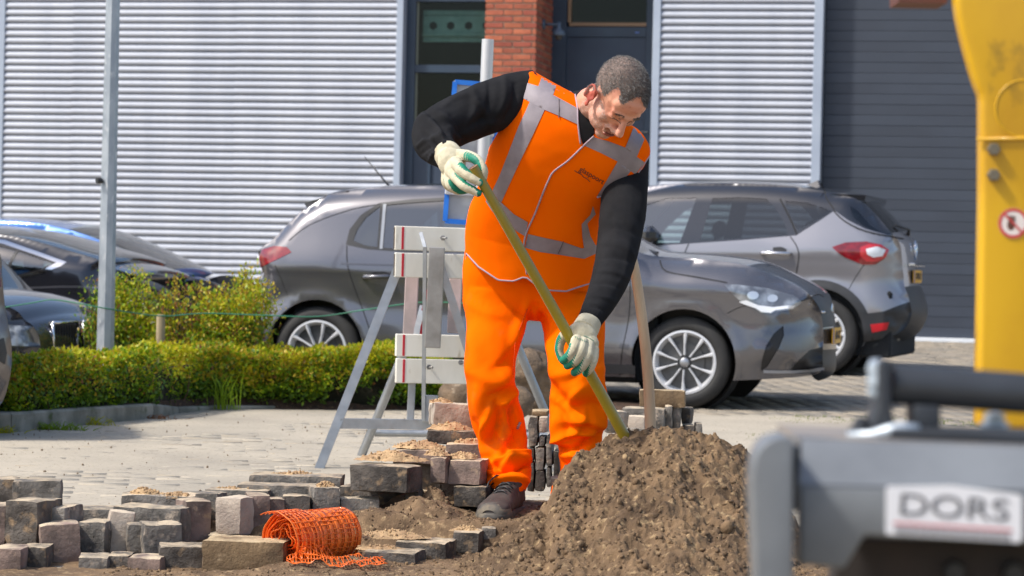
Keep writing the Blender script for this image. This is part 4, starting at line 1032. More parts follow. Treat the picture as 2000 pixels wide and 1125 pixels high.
LG2 = [(1108, 560, 9.27, .10), (1118, 660, 9.20, .085), (1126, 740, 9.10, .07), (1126, 830, 9.12, .058), (1115, 920, 9.10, .048), (1110, 965, 9.05, .045)]
for A in (LG1, LG2):
    P_, r_ = spl(A); b.tube(P_, [q*(.78 if k__ < len(r_)*.45 else .55) for k__, q in enumerate(r_)], 16)
body = remesh(b, .0042, 3, .55)
V = mverts(body); Q = np.array(HMi); L3 = V @ Q[:3, :3].T+Q[:3, 3]; N = mnorms(body); dsp = np.zeros(len(V))
def g3(c, s_, a):
    global dsp
    dsp += a*np.exp(-(((L3-np.array(c))/np.array(s_))**2).sum(1))
for s in (-1, 1):
    g3((s*.030, .094, -.003), (.014, .03, .006), -.006); g3((s*.030, .09, -.027), (.016, .03, .005), -.004); g3((s*.030, .09, -.013), (.013, .03, .0022), -.002)
    g3((s*.046, .07, -.012), (.012, .03, .003), -.002); g3((s*.05, .07, -.02), (.012, .03, .0025), -.002); g3((s*.084, .008, -.030), (.02, .009, .014), -.006)
    g3((s*.036, .09, -.066), (.006, .03, .014), -.004); g3((s*.05, .06, -.07), (.012, .03, .02), -.004)
g3((0, .1, -.083), (.026, .03, .003), -.007); g3((0, .09, -.1), (.022, .03, .006), -.004)
for k_ in range(3): g3((0, .09, .035+.014*k_), (.035, .04, .0022), -.0014)
headw = np.exp(-np.clip((np.linalg.norm(L3, axis=1)-.15)/.03, 0, 9)**2)
dsp += headw*.0008*vnoise(V, 90, 4, 3)
setverts(body, V+N*dsp[:, None]*headw[:, None])
for m in (skin_m, stub_m, lip_m, scalp_m, ear_m, black_c): body.materials.append(m)
nP = len(body.polygons); cc = np.empty(nP*3, np.float32); body.polygons.foreach_get('center', cc); cc = cc.reshape(-1, 3) @ Q[:3, :3].T+Q[:3, 3]
mi = np.zeros(nP, int); r_, f_, u_ = cc[:, 0], cc[:, 1], cc[:, 2]
def hairline(r_, f_): return np.where(f_ > .03, .068+.016*np.cos(np.clip(r_/.05, -1, 1)*math.pi)-(f_-.03)*.10+.012*(np.abs(r_) > .05), np.where(f_ > -.012, .008, -.055-.2*np.clip(-f_-.015, 0, .06)))
stubz = (u_ < -.045+.03*np.clip((np.abs(r_)-.03)/.03, 0, 1)+.02*(f_ < .02)) & (u_ > -.16) & (f_ > -.03); mi[stubz] = 1
hz = (u_ > hairline(r_, f_)+.004*vnoise(cc, 60, 5)) & (np.linalg.norm(cc, axis=1) < .16); mi[hz] = 3
mi[(np.abs(r_) < .024) & (f_ > .088) & (np.abs(u_+.083) < .010)] = 2
mi[(np.abs(r_) > .0775) & (np.abs(f_-.006) < .034) & (u_ < .02) & (u_ > -.085)] = 4
body.polygons.foreach_set('material_index', mi.astype(np.int32)); body.polygons.foreach_set('use_smooth', np.ones(nP, bool))
person = link('person', body, None, base)
tag(person, 'man in orange hi-vis vest and trousers bending over a sand heap with a long-handled shovel', 'person')
# hair: short strands rooted on the scalp
wc = np.empty(nP*3, np.float32); body.polygons.foreach_get('center', wc); wc = wc.reshape(-1, 3)+np.array(base); wnr = np.empty(nP*3, np.float32); body.polygons.foreach_get('normal', wnr); wnr = wnr.reshape(-1, 3)
ids = np.where(hz)[0]; pick = rng.choice(ids, 24000); HV = []; HF = []; hm = []
for k_, i in enumerate(pick):
    p = wc[i]+rng.normal(0, .0018, 3); n_ = wnr[i]; r0, f0, u0 = cc[i]
    top = np.clip((u0-.0)/.05, 0, 1)*np.clip(.5+f0/.1, .25, 1); ln = .0025+.0065*top*rng.uniform(.6, 1.3)
    fw_ = np.array(Fv)*.9+np.array(Rv)*rng.normal(0, .5)+np.array(Uv)*rng.normal(0, .4)
    d1 = n_*.8+fw_*.6; d1 /= np.linalg.norm(d1); d2 = n_*.25+fw_*1.0+rng.normal(0, .3, 3); d2 /= np.linalg.norm(d2)
    sd = np.cross(d1, rng.normal(0, 1, 3)); sd /= np.linalg.norm(sd); w_ = .00042
    a = p-n_*.002; m1 = p+d1*ln*.6; e_ = m1+d2*ln*.6; q0 = len(HV); HV += [a-sd*w_, a+sd*w_, m1+sd*w_*.8, m1-sd*w_*.8, e_+sd*.0002, e_-sd*.0002]
    HF += [(q0, q0+1, q0+2, q0+3), (q0+3, q0+2, q0+4, q0+5)]
    z_ = rng.rand(); gp = .30 if f0 > -.02 and abs(r0) < .06 else .5; c_ = 0 if z_ > gp+.22 else (1 if z_ > gp*.55 else 2); hm += [c_, c_]
hair = link('hair', npmesh(np.array(HV), np.array(HF), None, False, [hair_m, hair2_m, hair3_m], hm), person)
# eyebrows and closed eyelids
bb = BVHTree.FromPolygons([v.co+base for v in body.vertices], [p.vertices for p in body.polygons])
for s in (-1, 1):
    HV = []; HF = []; hm = []
    for k_ in range(260):
        t = random.random(); p = hp(s*(.014+.034*t), .12, .008+.006*math.sin(t*3)+random.uniform(-.004, .004)); h_ = bb.find_nearest(p-(H3 @ Vector((0, .03, 0)))*1.0)
        q = h_[0]; n_ = h_[1]; d1 = (n_*.5+Rv*s*.8+Uv*random.uniform(-.2, .4)).normalized()*.009; sd = d1.cross(n_).normalized()*.0005
        q0 = len(HV); HV += [q-sd-n_*.001, q+sd-n_*.001, q+d1]; HF.append((q0, q0+1, q0+2)); hm.append(0 if random.random() > .25 else 1)
    link('eyebrow', npmesh(np.array([tuple(v) for v in HV]), np.array(HF), None, False, [hair_m, hair2_m], hm), person)
for s in (-1, 1):
    b = MB(); pts_ = []
    for k_ in range(9):
        t = k_/8; p = hp(s*(.020+.024*t), .1, -.013+.003*math.sin(t*3.14)); q, n_, _, _ = bb.find_nearest(p); pts_.append(q+n_*.0006)
    b.tube(pts_, .0011, 6); b.build('eyelid_line', hair_m, person, True)
# mouth line
b = MB(); pts_ = []
for k_ in range(11):
    t = k_/10*2-1; q, n_, _, _ = bb.find_nearest(hp(.028*t, .12, -.083+.006*t*t)); pts_.append(q+n_*.0003)
b.tube(pts_, [.0006+.0014*(1-abs(k_/5-1)) for k_ in range(11)], 6); b.build('mouth_line', pm('mouth_dark', (.05, .015, .012), .6), person, True)

# ---- sweater with sleeves
b = MB(); torso_core(b)
S1 = [(1045, 192, 9.02, .098), (1010, 196, 9.0, .094), (965, 206, 8.96, .090), (915, 226, 8.91, .085), (875, 244, 8.86, .082), (850, 258, 8.80, .076), (846, 274, 8.74, .068), (855, 288, 8.68, .060), (866, 297, 8.63, .053), (879, 307, 8.585, .047)]
S2 = [(1222, 298, 9.06, .082), (1220, 350, 9.02, .080), (1217, 410, 8.93, .078), (1209, 470, 8.84, .073), (1196, 532, 8.74, .064), (1174, 585, 8.67, .053), (1158, 616, 8.62, .044), (1148, 634, 8.595, .041)]
for A in (S1, S2):
    P_, r_ = spl(A, 8); b.tube(P_, r_, 28)
b.tube([W(1120, 225, 9.0), W(1142, 215, 8.97), W(1154, 212, 8.945)], [.080, .070, .066], 24)
sw = remesh(b, .005, 4)
SL = [(850, 225, 905, 262, 9, .008), (832, 218, 870, 258, 7, -.007), (842, 240, 868, 285, 6, .007), (826, 262, 856, 300, 6, -.006), (818, 285, 858, 268, 5, .006), (826, 300, 868, 274, 4, -.005),
      (840, 312, 862, 292, 4, .005), (880, 232, 905, 275, 8, -.007), (900, 270, 880, 250, 5, .006), (925, 170, 915, 245, 10, .005), (955, 160, 938, 240, 8, -.005), (985, 150, 965, 235, 8, .005), (1005, 165, 985, 235, 6, -.005),
      (870, 205, 920, 185, 8, .004), (905, 255, 965, 232, 9, -.006), (812, 240, 835, 222, 6, .004), (930, 200, 960, 250, 7, .005),
      (1185, 410, 1235, 440, 9, .006), (1180, 445, 1245, 460, 7, -.006), (1180, 475, 1240, 500, 8, .007), (1172, 505, 1236, 515, 6, -.006), (1168, 530, 1225, 545, 6, .006), (1160, 555, 1212, 565, 5, -.005),
      (1150, 580, 1200, 590, 5, .005), (1145, 600, 1185, 610, 4, -.004), (1200, 360, 1255, 345, 10, -.004), (1240, 330, 1250, 420, 8, .004), (1190, 400, 1200, 470, 8, .004), (1225, 480, 1205, 560, 7, .004)]
crease(sw, [(*q[:5], q[5]*(1 if q[0] < 1100 else .45)) for q in SL], 1.9, .0022, 16, 3)
# ribbed cuffs
V = mverts(sw); N = mnorms(sw)
for (c0, c1, rr_) in ((W(866, 297, 8.63), W(882, 309, 8.57), .064), (W(1158, 616, 8.62), W(1146, 638, 8.59), .055)):
    ax_ = (c1-c0).normalized(); d = V-np.array(c0); t = d @ np.array(ax_); rad = np.linalg.norm(d-t[:, None]*np.array(ax_), axis=1)
    e1 = ax_.orthogonal().normalized(); e2 = ax_.cross(e1); an = np.arctan2(d @ np.array(e2), d @ np.array(e1))
    m_ = (t > -.012) & (t < .05) & (rad < rr_); V[m_] += N[m_]*(np.sin(an[m_]*26)*.0010-.0012)[:, None]
setverts(sw, V); sw.materials.clear(); sw.materials.append(black_c); sw.polygons.foreach_set('use_smooth', np.ones(len(sw.polygons), bool))
link('sweater', sw, person)

# ---- trousers
b = MB()
V, Fc, m, n = loft([(912, 470, 1150, 500, 9.24, .115), (905, 520, 1160, 548, 9.25, .13), (904, 560, 1166, 575, 9.27, .14), (905, 600, 1172, 610, 9.28, .125), (915, 622, 1165, 630, 9.28, .06)], 60, 5, 2.4)
b.add(V, Fc+[tuple(range(n))[::-1], tuple((m-1)*n+k for k in range(n))])
def leg(sts, hem_d=.0):
    V, Fc, m, n = loft(sts, 48, 6, 2.15); b.add(V, Fc+[tuple(range(n))[::-1], tuple((m-1)*n+k for k in range(n))])
leg([(908, 560, 1023, 575, 9.27, 0.125), (907, 600, 1033, 604, 9.26, 0.122), (911, 650, 1023, 650, 9.22, 0.118), (907, 704, 1009, 700, 9.17, 0.108), (911, 745, 1006, 742, 9.13, 0.1), (914, 780, 1011, 775, 9.13, 0.095),
     (920, 824, 1024, 815, 9.16, 0.092), (933, 858, 1029, 850, 9.17, 0.09), (943, 890, 1030, 880, 9.15, 0.088), (946, 918, 1037, 905, 9.12, 0.092), (946, 935, 1036, 930, 9.1, 0.095), (958, 953, 1026, 960, 9.08, 0.092)])
leg([(1054, 565, 1170, 575, 9.27, 0.125), (1050, 600, 1178, 604, 9.26, 0.122), (1061, 650, 1181, 650, 9.21, 0.118), (1070, 704, 1180, 700, 9.15, 0.108), (1076, 745, 1182, 742, 9.11, 0.1), (1072, 780, 1183, 775, 9.11, 0.098),
     (1076, 830, 1184, 824, 9.13, 0.095), (1088, 869, 1176, 860, 9.14, 0.09), (1092, 910, 1166, 900, 9.12, 0.085), (1089, 942, 1160, 935, 9.09, 0.088), (1077, 964, 1162, 965, 9.06, 0.096), (1082, 988, 1156, 990, 9.05, 0.094)])
tr = remesh(b, .0055, 5)
cx_ = lambda X, Y: (880+X/2.25, 540+Y/2.25)
def CX(L): return [(*cx_(a, b_), *cx_(c, d), w, h_) for a, b_, c, d, w, h_ in L]
TL = CX([(330, 150, 280, 330, 12, .010), (360, 130, 340, 210, 8, -.008), (90, 120, 250, 170, 16, .004), (80, 260, 90, 420, 14, .008), (290, 300, 200, 400, 12, -.006), (100, 420, 260, 470, 18, .008), (300, 440, 180, 520, 9, -.008),
    (300, 480, 220, 560, 8, .009), (120, 500, 150, 640, 12, .007), (200, 560, 175, 720, 9, -.010), (170, 600, 150, 800, 10, .012), (270, 560, 300, 700, 9, -.012), (330, 590, 345, 720, 8, .013), (290, 700, 240, 780, 10, -.012),
    (210, 690, 260, 830, 9, .011), (360, 780, 250, 800, 9, .014), (170, 800, 230, 850, 7, -.010), (190, 880, 300, 850, 5, -.016), (300, 850, 360, 830, 5, -.012), (180, 905, 340, 900, 8, .010), (160, 860, 200, 890, 5, .010), (230, 840, 350, 815, 7, .012),
    (100, 640, 130, 760, 8, -.006), (150, 840, 260, 800, 6, .008),
    (380, 140, 400, 260, 9, -.009), (400, 160, 600, 120, 18, .006), (640, 220, 600, 330, 12, .007), (430, 300, 450, 430, 14, .008), (680, 400, 560, 470, 12, .007), (430, 480, 560, 590, 13, -.013), (560, 590, 670, 570, 11, -.009),
    (470, 440, 600, 380, 14, .009), (600, 480, 520, 560, 12, .008), (440, 560, 520, 700, 11, -.010), (520, 640, 660, 660, 12, .012), (450, 640, 500, 750, 9, .011), (480, 760, 600, 730, 7, -.016), (600, 730, 670, 690, 7, -.012),
    (470, 720, 620, 700, 8, .012), (500, 790, 600, 800, 10, .010), (480, 850, 560, 830, 8, -.013), (530, 760, 580, 850, 8, .010), (470, 900, 470, 950, 6, .008), (440, 960, 520, 930, 7, .010), (650, 460, 670, 620, 9, .007), (610, 600, 560, 700, 9, -.008)])
crease(tr, TL, 2.2, .0034, 9, 9, (1, 1, .7))
crease(tr, [], 1, .0009, 34, 5)
tr.materials.clear(); tr.materials.append(orange2_m); tr.polygons.foreach_set('use_smooth', np.ones(len(tr.polygons), bool))
trousers = link('trousers', tr, person)

# ---- vest
VS = [(911, 492, 1158, 548, 9.22, .158), (909, 462, 1164, 520, 9.20, .160), (913, 425, 1168, 485, 9.17, .158), (926, 383, 1172, 448, 9.13, .152), (938, 345, 1180, 418, 9.09, .148), (948, 312, 1200, 393, 9.06, .144), (962, 275, 1226, 366, 9.03, .140),
      (980, 244, 1246, 344, 9.005, .134), (999, 212, 1262, 318, 8.985, .126), (1012, 182, 1270, 296, 8.975, .112), (1022, 158, 1262, 272, 8.975, .088), (1032, 142, 1248, 254, 8.98, .05), (1042, 139, 1236, 246, 8.985, .012)]
V, Fc, m, n = loft(VS, 150, 16, 2.5)
V = np.array([tuple(v) for v in V])
# hem line: front falls lower, rounded panel corners at the zip
hx = [905, 935, 974, 1004, 1026, 1036, 1063, 1106, 1153, 1160]; hy = [488, 521, 547, 549, 540, 548, 566, 569, 553, 540]
x_, y_ = pixn(V); rows = np.repeat(np.arange(m), n)
for i_ in range(n):
    b0 = i_; front = V[b0, 1] < 9.22-.02
    dz = (np.interp(x_[b0], hx, hy)-y_[b0])/570 if front else .03
    for r__ in range(0, 17):
        V[r__*n+i_, 2] -= dz*(1-r__/17.0)
vest = npmesh(V, np.array(Fc), orange_m, True)
VL = [(*[(880+a/2.343) if k % 2 == 0 else (120+a/2.343) for k, a in enumerate(q[:4])], q[4], q[5]) for q in
   [(215, 330, 110, 560, 10, .009), (240, 320, 180, 480, 8, -.008), (130, 420, 80, 640, 10, .008), (190, 500, 140, 600, 7, -.006), (100, 640, 160, 780, 10, -.007), (150, 690, 90, 820, 9, .008), (200, 760, 130, 880, 9, -.007), (110, 850, 230, 960, 9, .006),
    (260, 640, 330, 700, 9, .005), (320, 480, 260, 620, 12, .005), (440, 250, 420, 420, 14, .004), (560, 330, 480, 480, 10, -.004), (390, 120, 330, 250, 8, .004), (500, 180, 490, 260, 6, -.005), (350, 200, 470, 160, 6, .004),
    (600, 590, 560, 690, 7, -.007), (620, 640, 590, 780, 7, .008), (560, 640, 540, 720, 5, .006), (640, 560, 700, 600, 7, .006), (690, 640, 640, 720, 6, -.010), (640, 730, 600, 800, 6, .009), (600, 700, 520, 760, 9, .006), (480, 600, 560, 620, 9, .005),
    (400, 740, 520, 770, 8, -.004), (520, 780, 600, 860, 7, .006), (500, 830, 495, 900, 4, -.007), (440, 900, 480, 1000, 8, .006), (560, 920, 640, 960, 9, .006), (600, 880, 560, 1000, 8, -.006), (400, 900, 370, 1000, 8, .005), (240, 900, 300, 960, 9, .006), (480, 960, 620, 985, 7, -.005),
    (720, 420, 690, 560, 9, .004), (820, 400, 760, 520, 8, .004), (870, 420, 800, 540, 6, -.003), (300, 300, 240, 520, 9, .004), (550, 560, 430, 640, 10, .004), (430, 560, 560, 540, 10, -.003)]]
crease(vest, VL, 3.0, .0026, 9, 7)
vm = vest.copy(); vobj = link('hi_vis_vest', vest, person)
tree = BVHTree.FromPolygons([v.co.copy() for v in vm.vertices], [tuple(p.vertices) for p in vm.polygons])
def on(px, py, off=.0015, tr_=None):
    d = ray(px, py).normalized(); h_ = (tr_ or tree).ray_cast(CO, d)
    if h_[0] is None:
        p = W(px, py, 9.0); h_ = (tr_ or tree).find_nearest(p)
    return h_[0]-d*off
VC = lambda X, Y: (880+X/2.343, 120+Y/2.343)
def patch(name, poly, mat, off=.003, parent=None, step=5, crop=True, th=.0012):
    pl = [VC(*p) for p in poly] if crop else poly
    V2, T = tri(pl, [], step); V = [on(x, y, off) for x, y in V2]; V += [on(x, y, off-th) for x, y in V2]
    # triangles seen from the camera
    T = [tuple(t) for t in T]; a, b_, c = (V2[T[0][0]], V2[T[0][1]], V2[T[0][2]])
    if (b_[0]-a[0])*(c[1]-a[1])-(b_[1]-a[1])*(c[0]-a[0]) > 0: T = [t[::-1] for t in T]
    return link(name, npmesh([tuple(v) for v in V[:len(V2)]], T, mat, True), parent or vobj)
TA = [(432, 30), (508, 47), (470, 150), (430, 222), (375, 340), (312, 470), (232, 645), (182, 612), (225, 520), (262, 425), (310, 300), (362, 185), (402, 112)]
TB = [(348, 97), (402, 113), (470, 153), (575, 210), (586, 290), (500, 250), (430, 221), (362, 185), (312, 157)]
TC = [(182, 612), (232, 646), (290, 700), (354, 737), (340, 800), (250, 745), (190, 685), (160, 640)]
TD = [(354, 790), (430, 808), (510, 825), (600, 856), (668, 840), (668, 878), (612, 903), (500, 885), (410, 872), (340, 852)]
TE = [(652, 662), (664, 700), (626, 742), (640, 800), (664, 842), (612, 862), (603, 800), (600, 745), (640, 702)]
TF = [(842, 292), (892, 345), (852, 437), (800, 395)]; TG = [(650, 345), (722, 365), (800, 395), (852, 437), (888, 462), (846, 518), (822, 500), (765, 458), (690, 420), (610, 384)]
TH = [(765, 458), (825, 502), (790, 545), (748, 598), (668, 621), (700, 570)]
for i_, t_ in enumerate((TA, TB, TC, TD, TE, TF, TG, TH)): patch('reflective_tape', t_, tape_m, .0022+.0005*(i_ % 3))
patch('collar_opening', [(578, 68), (600, 72), (640, 90), (650, 200), (660, 330), (640, 350), (605, 380), (590, 330), (578, 200), (570, 110)], black_c, .0014)
def piping(pts, r_=.0032, name='piping'):
    q = smoothpoly([VC(*p) for p in pts], False, 6); b = MB(); b.tube([on(x, y, .002) for x, y in q], r_, 7); b.build(name, pipe_m, vobj, True)
piping([(358, 36), (340, 80), (318, 135), (280, 225), (245, 285), (226, 308)], .0045)
piping([(582, 62), (568, 110), (572, 160), (580, 205), (584, 290), (595, 378)])
piping([(656, 342), (612, 382), (540, 452), (472, 504), (448, 545), (424, 600), (385, 700), (345, 790), (332, 870), (334, 900)])
piping([(335, 900), (348, 975)], .002)
piping([(922, 412), (888, 465), (850, 520), (800, 568), (745, 602), (670, 622)])
b = MB(); ring = [Vector(V[i_]) for i_ in range(n)]; b.tube(ring+[ring[0]], .0032, 6, cap=False); b.build('hem_piping', pipe_m, vobj, True)
# lettering on the chest
tm = text_mesh('glaspoort', 14.2, black, Matrix.Translation((1156, 343, 0)) @ Matrix.Scale(-1, 4, (0, 1, 0)) @ Matrix.Rotation(R(-30), 4, 'Z'), 0)
for v in tm.vertices: v.co = on(v.co.x, v.co.y, .0035)
recalc(tm); link('lettering', tm, vobj)
b = MB(); b.tube([on(x, y, .0035) for x, y in smoothpoly([(1122, 333), (1130, 338), (1136, 341), (1140, 346), (1146, 349), (1152, 355)], False, 4)], .0011, 5); b.build('logo_swash', black, vobj, True)
b = MB(); b.tube([on(*VC(x, y), .004) for x, y in ((496, 172), (497, 215), (495, 258))], .0016, 5); b.tube([on(*VC(x, y), .004) for x, y in ((516, 824), (506, 850), (492, 880))], .0014, 5); b.build('tape_seam', pm('seam_dark', (.12, .10, .10), .8), vobj)
# trouser side stripe tag and back-hem reflective edge
ttree = BVHTree.FromPolygons([v.co+base for v in tr.vertices], [tuple(p.vertices) for p in tr.polygons])
b = MB(); b.tube([on(*cx_(x, y), .003, ttree) for x, y in ((306, 640), (300, 655), (294, 670))], .0045, 6); b.build('reflective_tag', tape_m, trousers, True)
b = MB(); b.tube([on(x, y, .002, ttree) for x, y in [(1030, 604), (1016, 640), (1006, 672), (1002, 732)]], .0012, 5); b.build('inseam', pm('seam_orange', (.7, .07, .0), .8), trousers, True)

# ---- gloves
def glove(chains, blobs, axis_pts, vox=.0022, gdir=None, thr=.22):
    b = MB()
    for c in chains:
        P_, r_ = spl(c, 5); b.tube(P_, r_, 12); ell(b, P_[0], [r_[0]]*3, None, 12, 8); ell(b, P_[-1], [r_[-1]]*3, None, 12, 8)
    for (px, py, Y, rx, ry, rz, rot) in blobs: ell(b, W(px, py, Y), (rx, ry, rz), Matrix.Rotation(R(rot), 3, 'Y'))
    me = remesh(b, vox, 3); V = mverts(me); N = mnorms(me); setverts(me, V+N*(.0009*vnoise(V, 70, 2, 3))[:, None])
    me.materials.clear(); me.materials.append(glove_m); me.materials.append(green_m)
    n_ = len(me.polygons); c = np.empty(n_*3, np.float32); me.polygons.foreach_get('center', c); c = c.reshape(-1, 3); nn = np.empty(n_*3, np.float32); me.polygons.foreach_get('normal', nn); nn = nn.reshape(-1, 3)
    S = []; 
    for ch in chains:
        if len(ch[0]) < 4: continue
        P_, r_ = spl(ch, 5); S += [(np.array(p), i/(len(P_)-1), ch is chains[-1]) for i, p in enumerate(P_)]
    pts_ = np.array([s[0] for s in S]); tt = np.array([s[1] for s in S]); d = np.linalg.norm(c[:, None, :]-pts_[None], axis=2); k_ = d.argmin(1)
    a0, a1 = np.array(axis_pts[0]), np.array(axis_pts[1]); ax_ = (a1-a0)/np.linalg.norm(a1-a0); q = c-a0; foot = a0+(q @ ax_)[:, None]*ax_; inw = foot-c; rad = np.linalg.norm(inw, axis=1); inw /= rad[:, None]; nn = c-pts_[k_]; nn /= np.linalg.norm(nn, axis=1)[:, None]
    inw = inw if gdir is None else np.tile(np.array(Vector(gdir).normalized()), (len(c), 1))
    g_ = ((inw*nn).sum(1)+.25*(tt[k_]-.5) > thr) & (tt[k_] > .22) & (d.min(1) < .026) | ((tt[k_]+.12*(inw*nn).sum(1) > .90) & (d.min(1) < .03))
    me.polygons.foreach_set('material_index', g_.astype(np.int32)); me.polygons.foreach_set('use_smooth', np.ones(n_, bool)); return me
ST0, ST1, ST2 = W(925, 327, 8.39), W(1120, 672, 8.545), W(1216, 846, 8.62)
g1 = glove([[(893, 312, 8.47, .020), (908, 316, 8.43, .019), (922, 330, 8.39, .017), (938, 336, 8.37, .014)][:0] or
            [(890, 318, 8.46, .021), (901, 332, 8.42, .019), (918, 345, 8.395, .0165), (936, 356, 8.39, .0135)],
            [(884, 336, 8.46, .020), (893, 350, 8.43, .0175), (908, 364, 8.405, .0155), (934, 377, 8.40, .013)],
            [(878, 345, 8.48, .020), (880, 362, 8.46, .0165), (895, 372, 8.47, .0145), (915, 370, 8.49, .012)],
            [(872, 340, 8.51, .018), (872, 358, 8.50, .0155), (886, 369, 8.51, .0135), (902, 368, 8.53, .0115)],
            [(896, 304, 8.50, .022), (915, 305, 8.455, .019), (933, 314, 8.42, .0165), (944, 332, 8.405, .0145), (944, 350, 8.405, .012)]],
           [(882, 318, 8.50, .044, .034, .050, -25), (876, 308, 8.54, .040, .034, .036, -35), (889, 335, 8.47, .034, .03, .040, -20)], (ST0, ST1))
# cuff of the glove
def cuff(me, pts_):
    b = MB(); P_, r_ = spl(pts_, 4); b.tube(P_, r_, 24); return b
glove1 = link('work_glove', g1, person)
cuff(None, [(873, 300, 8.595, .0445), (879, 308, 8.56, .046), (884, 316, 8.53, .045)]).build('glove_cuff', glove_m, glove1, True)
g2 = glove([[(1126, 664, 8.50, .0185), (1120, 682, 8.475, .0175), (1110, 697, 8.475, .016), (1100, 704, 8.50, .0135)],
            [(1138, 668, 8.505, .0185), (1133, 688, 8.478, .0175), (1121, 706, 8.478, .016), (1108, 714, 8.50, .0135)],
            [(1150, 674, 8.515, .018), (1147, 696, 8.488, .017), (1136, 717, 8.488, .0155), (1122, 727, 8.505, .0130)],
            [(1160, 682, 8.53, .0165), (1159, 702, 8.505, .0155), (1152, 720, 8.505, .014), (1144, 729, 8.52, .012)],
            [(1110, 648, 8.56, .019), (1097, 662, 8.575, .017), (1092, 682, 8.58, .0155), (1096, 700, 8.575, .0125)]],
           [(1138, 655, 8.545, .046, .026, .042, 25), (1148, 672, 8.54, .036, .026, .036, 20), (1128, 650, 8.55, .032, .026, .034, 0)], (ST1-(ST2-ST1), ST2), gdir=(-.85, .2, -.35), thr=.12)
glove2 = link('work_glove', g2, person)
cuff(None, [(1151, 628, 8.60, .040), (1146, 638, 8.585, .0425), (1140, 648, 8.565, .043)]).build('glove_cuff', glove_m, glove2, True)
gt = BVHTree.FromPolygons([v.co+base for v in g2.vertices], [tuple(p.vertices) for p in g2.polygons])
b = MB(); b.tube([on(x, y, .0012, gt) for x, y in smoothpoly([(1140, 656), (1149, 659), (1160, 666)], False, 3)], .0012, 5)
for i_ in range(6): x, y = 1122+i_*4.6, 656+i_*1.9; b.tube([on(x, y, .001, gt), on(x+2.6, y+1.4+(i_ % 2)*2, .001, gt), on(x+1, y+4, .001, gt)], .0010, 5)
b.build('glove_print', pm('print_green', lin(110, 150, 130), .8), glove2)

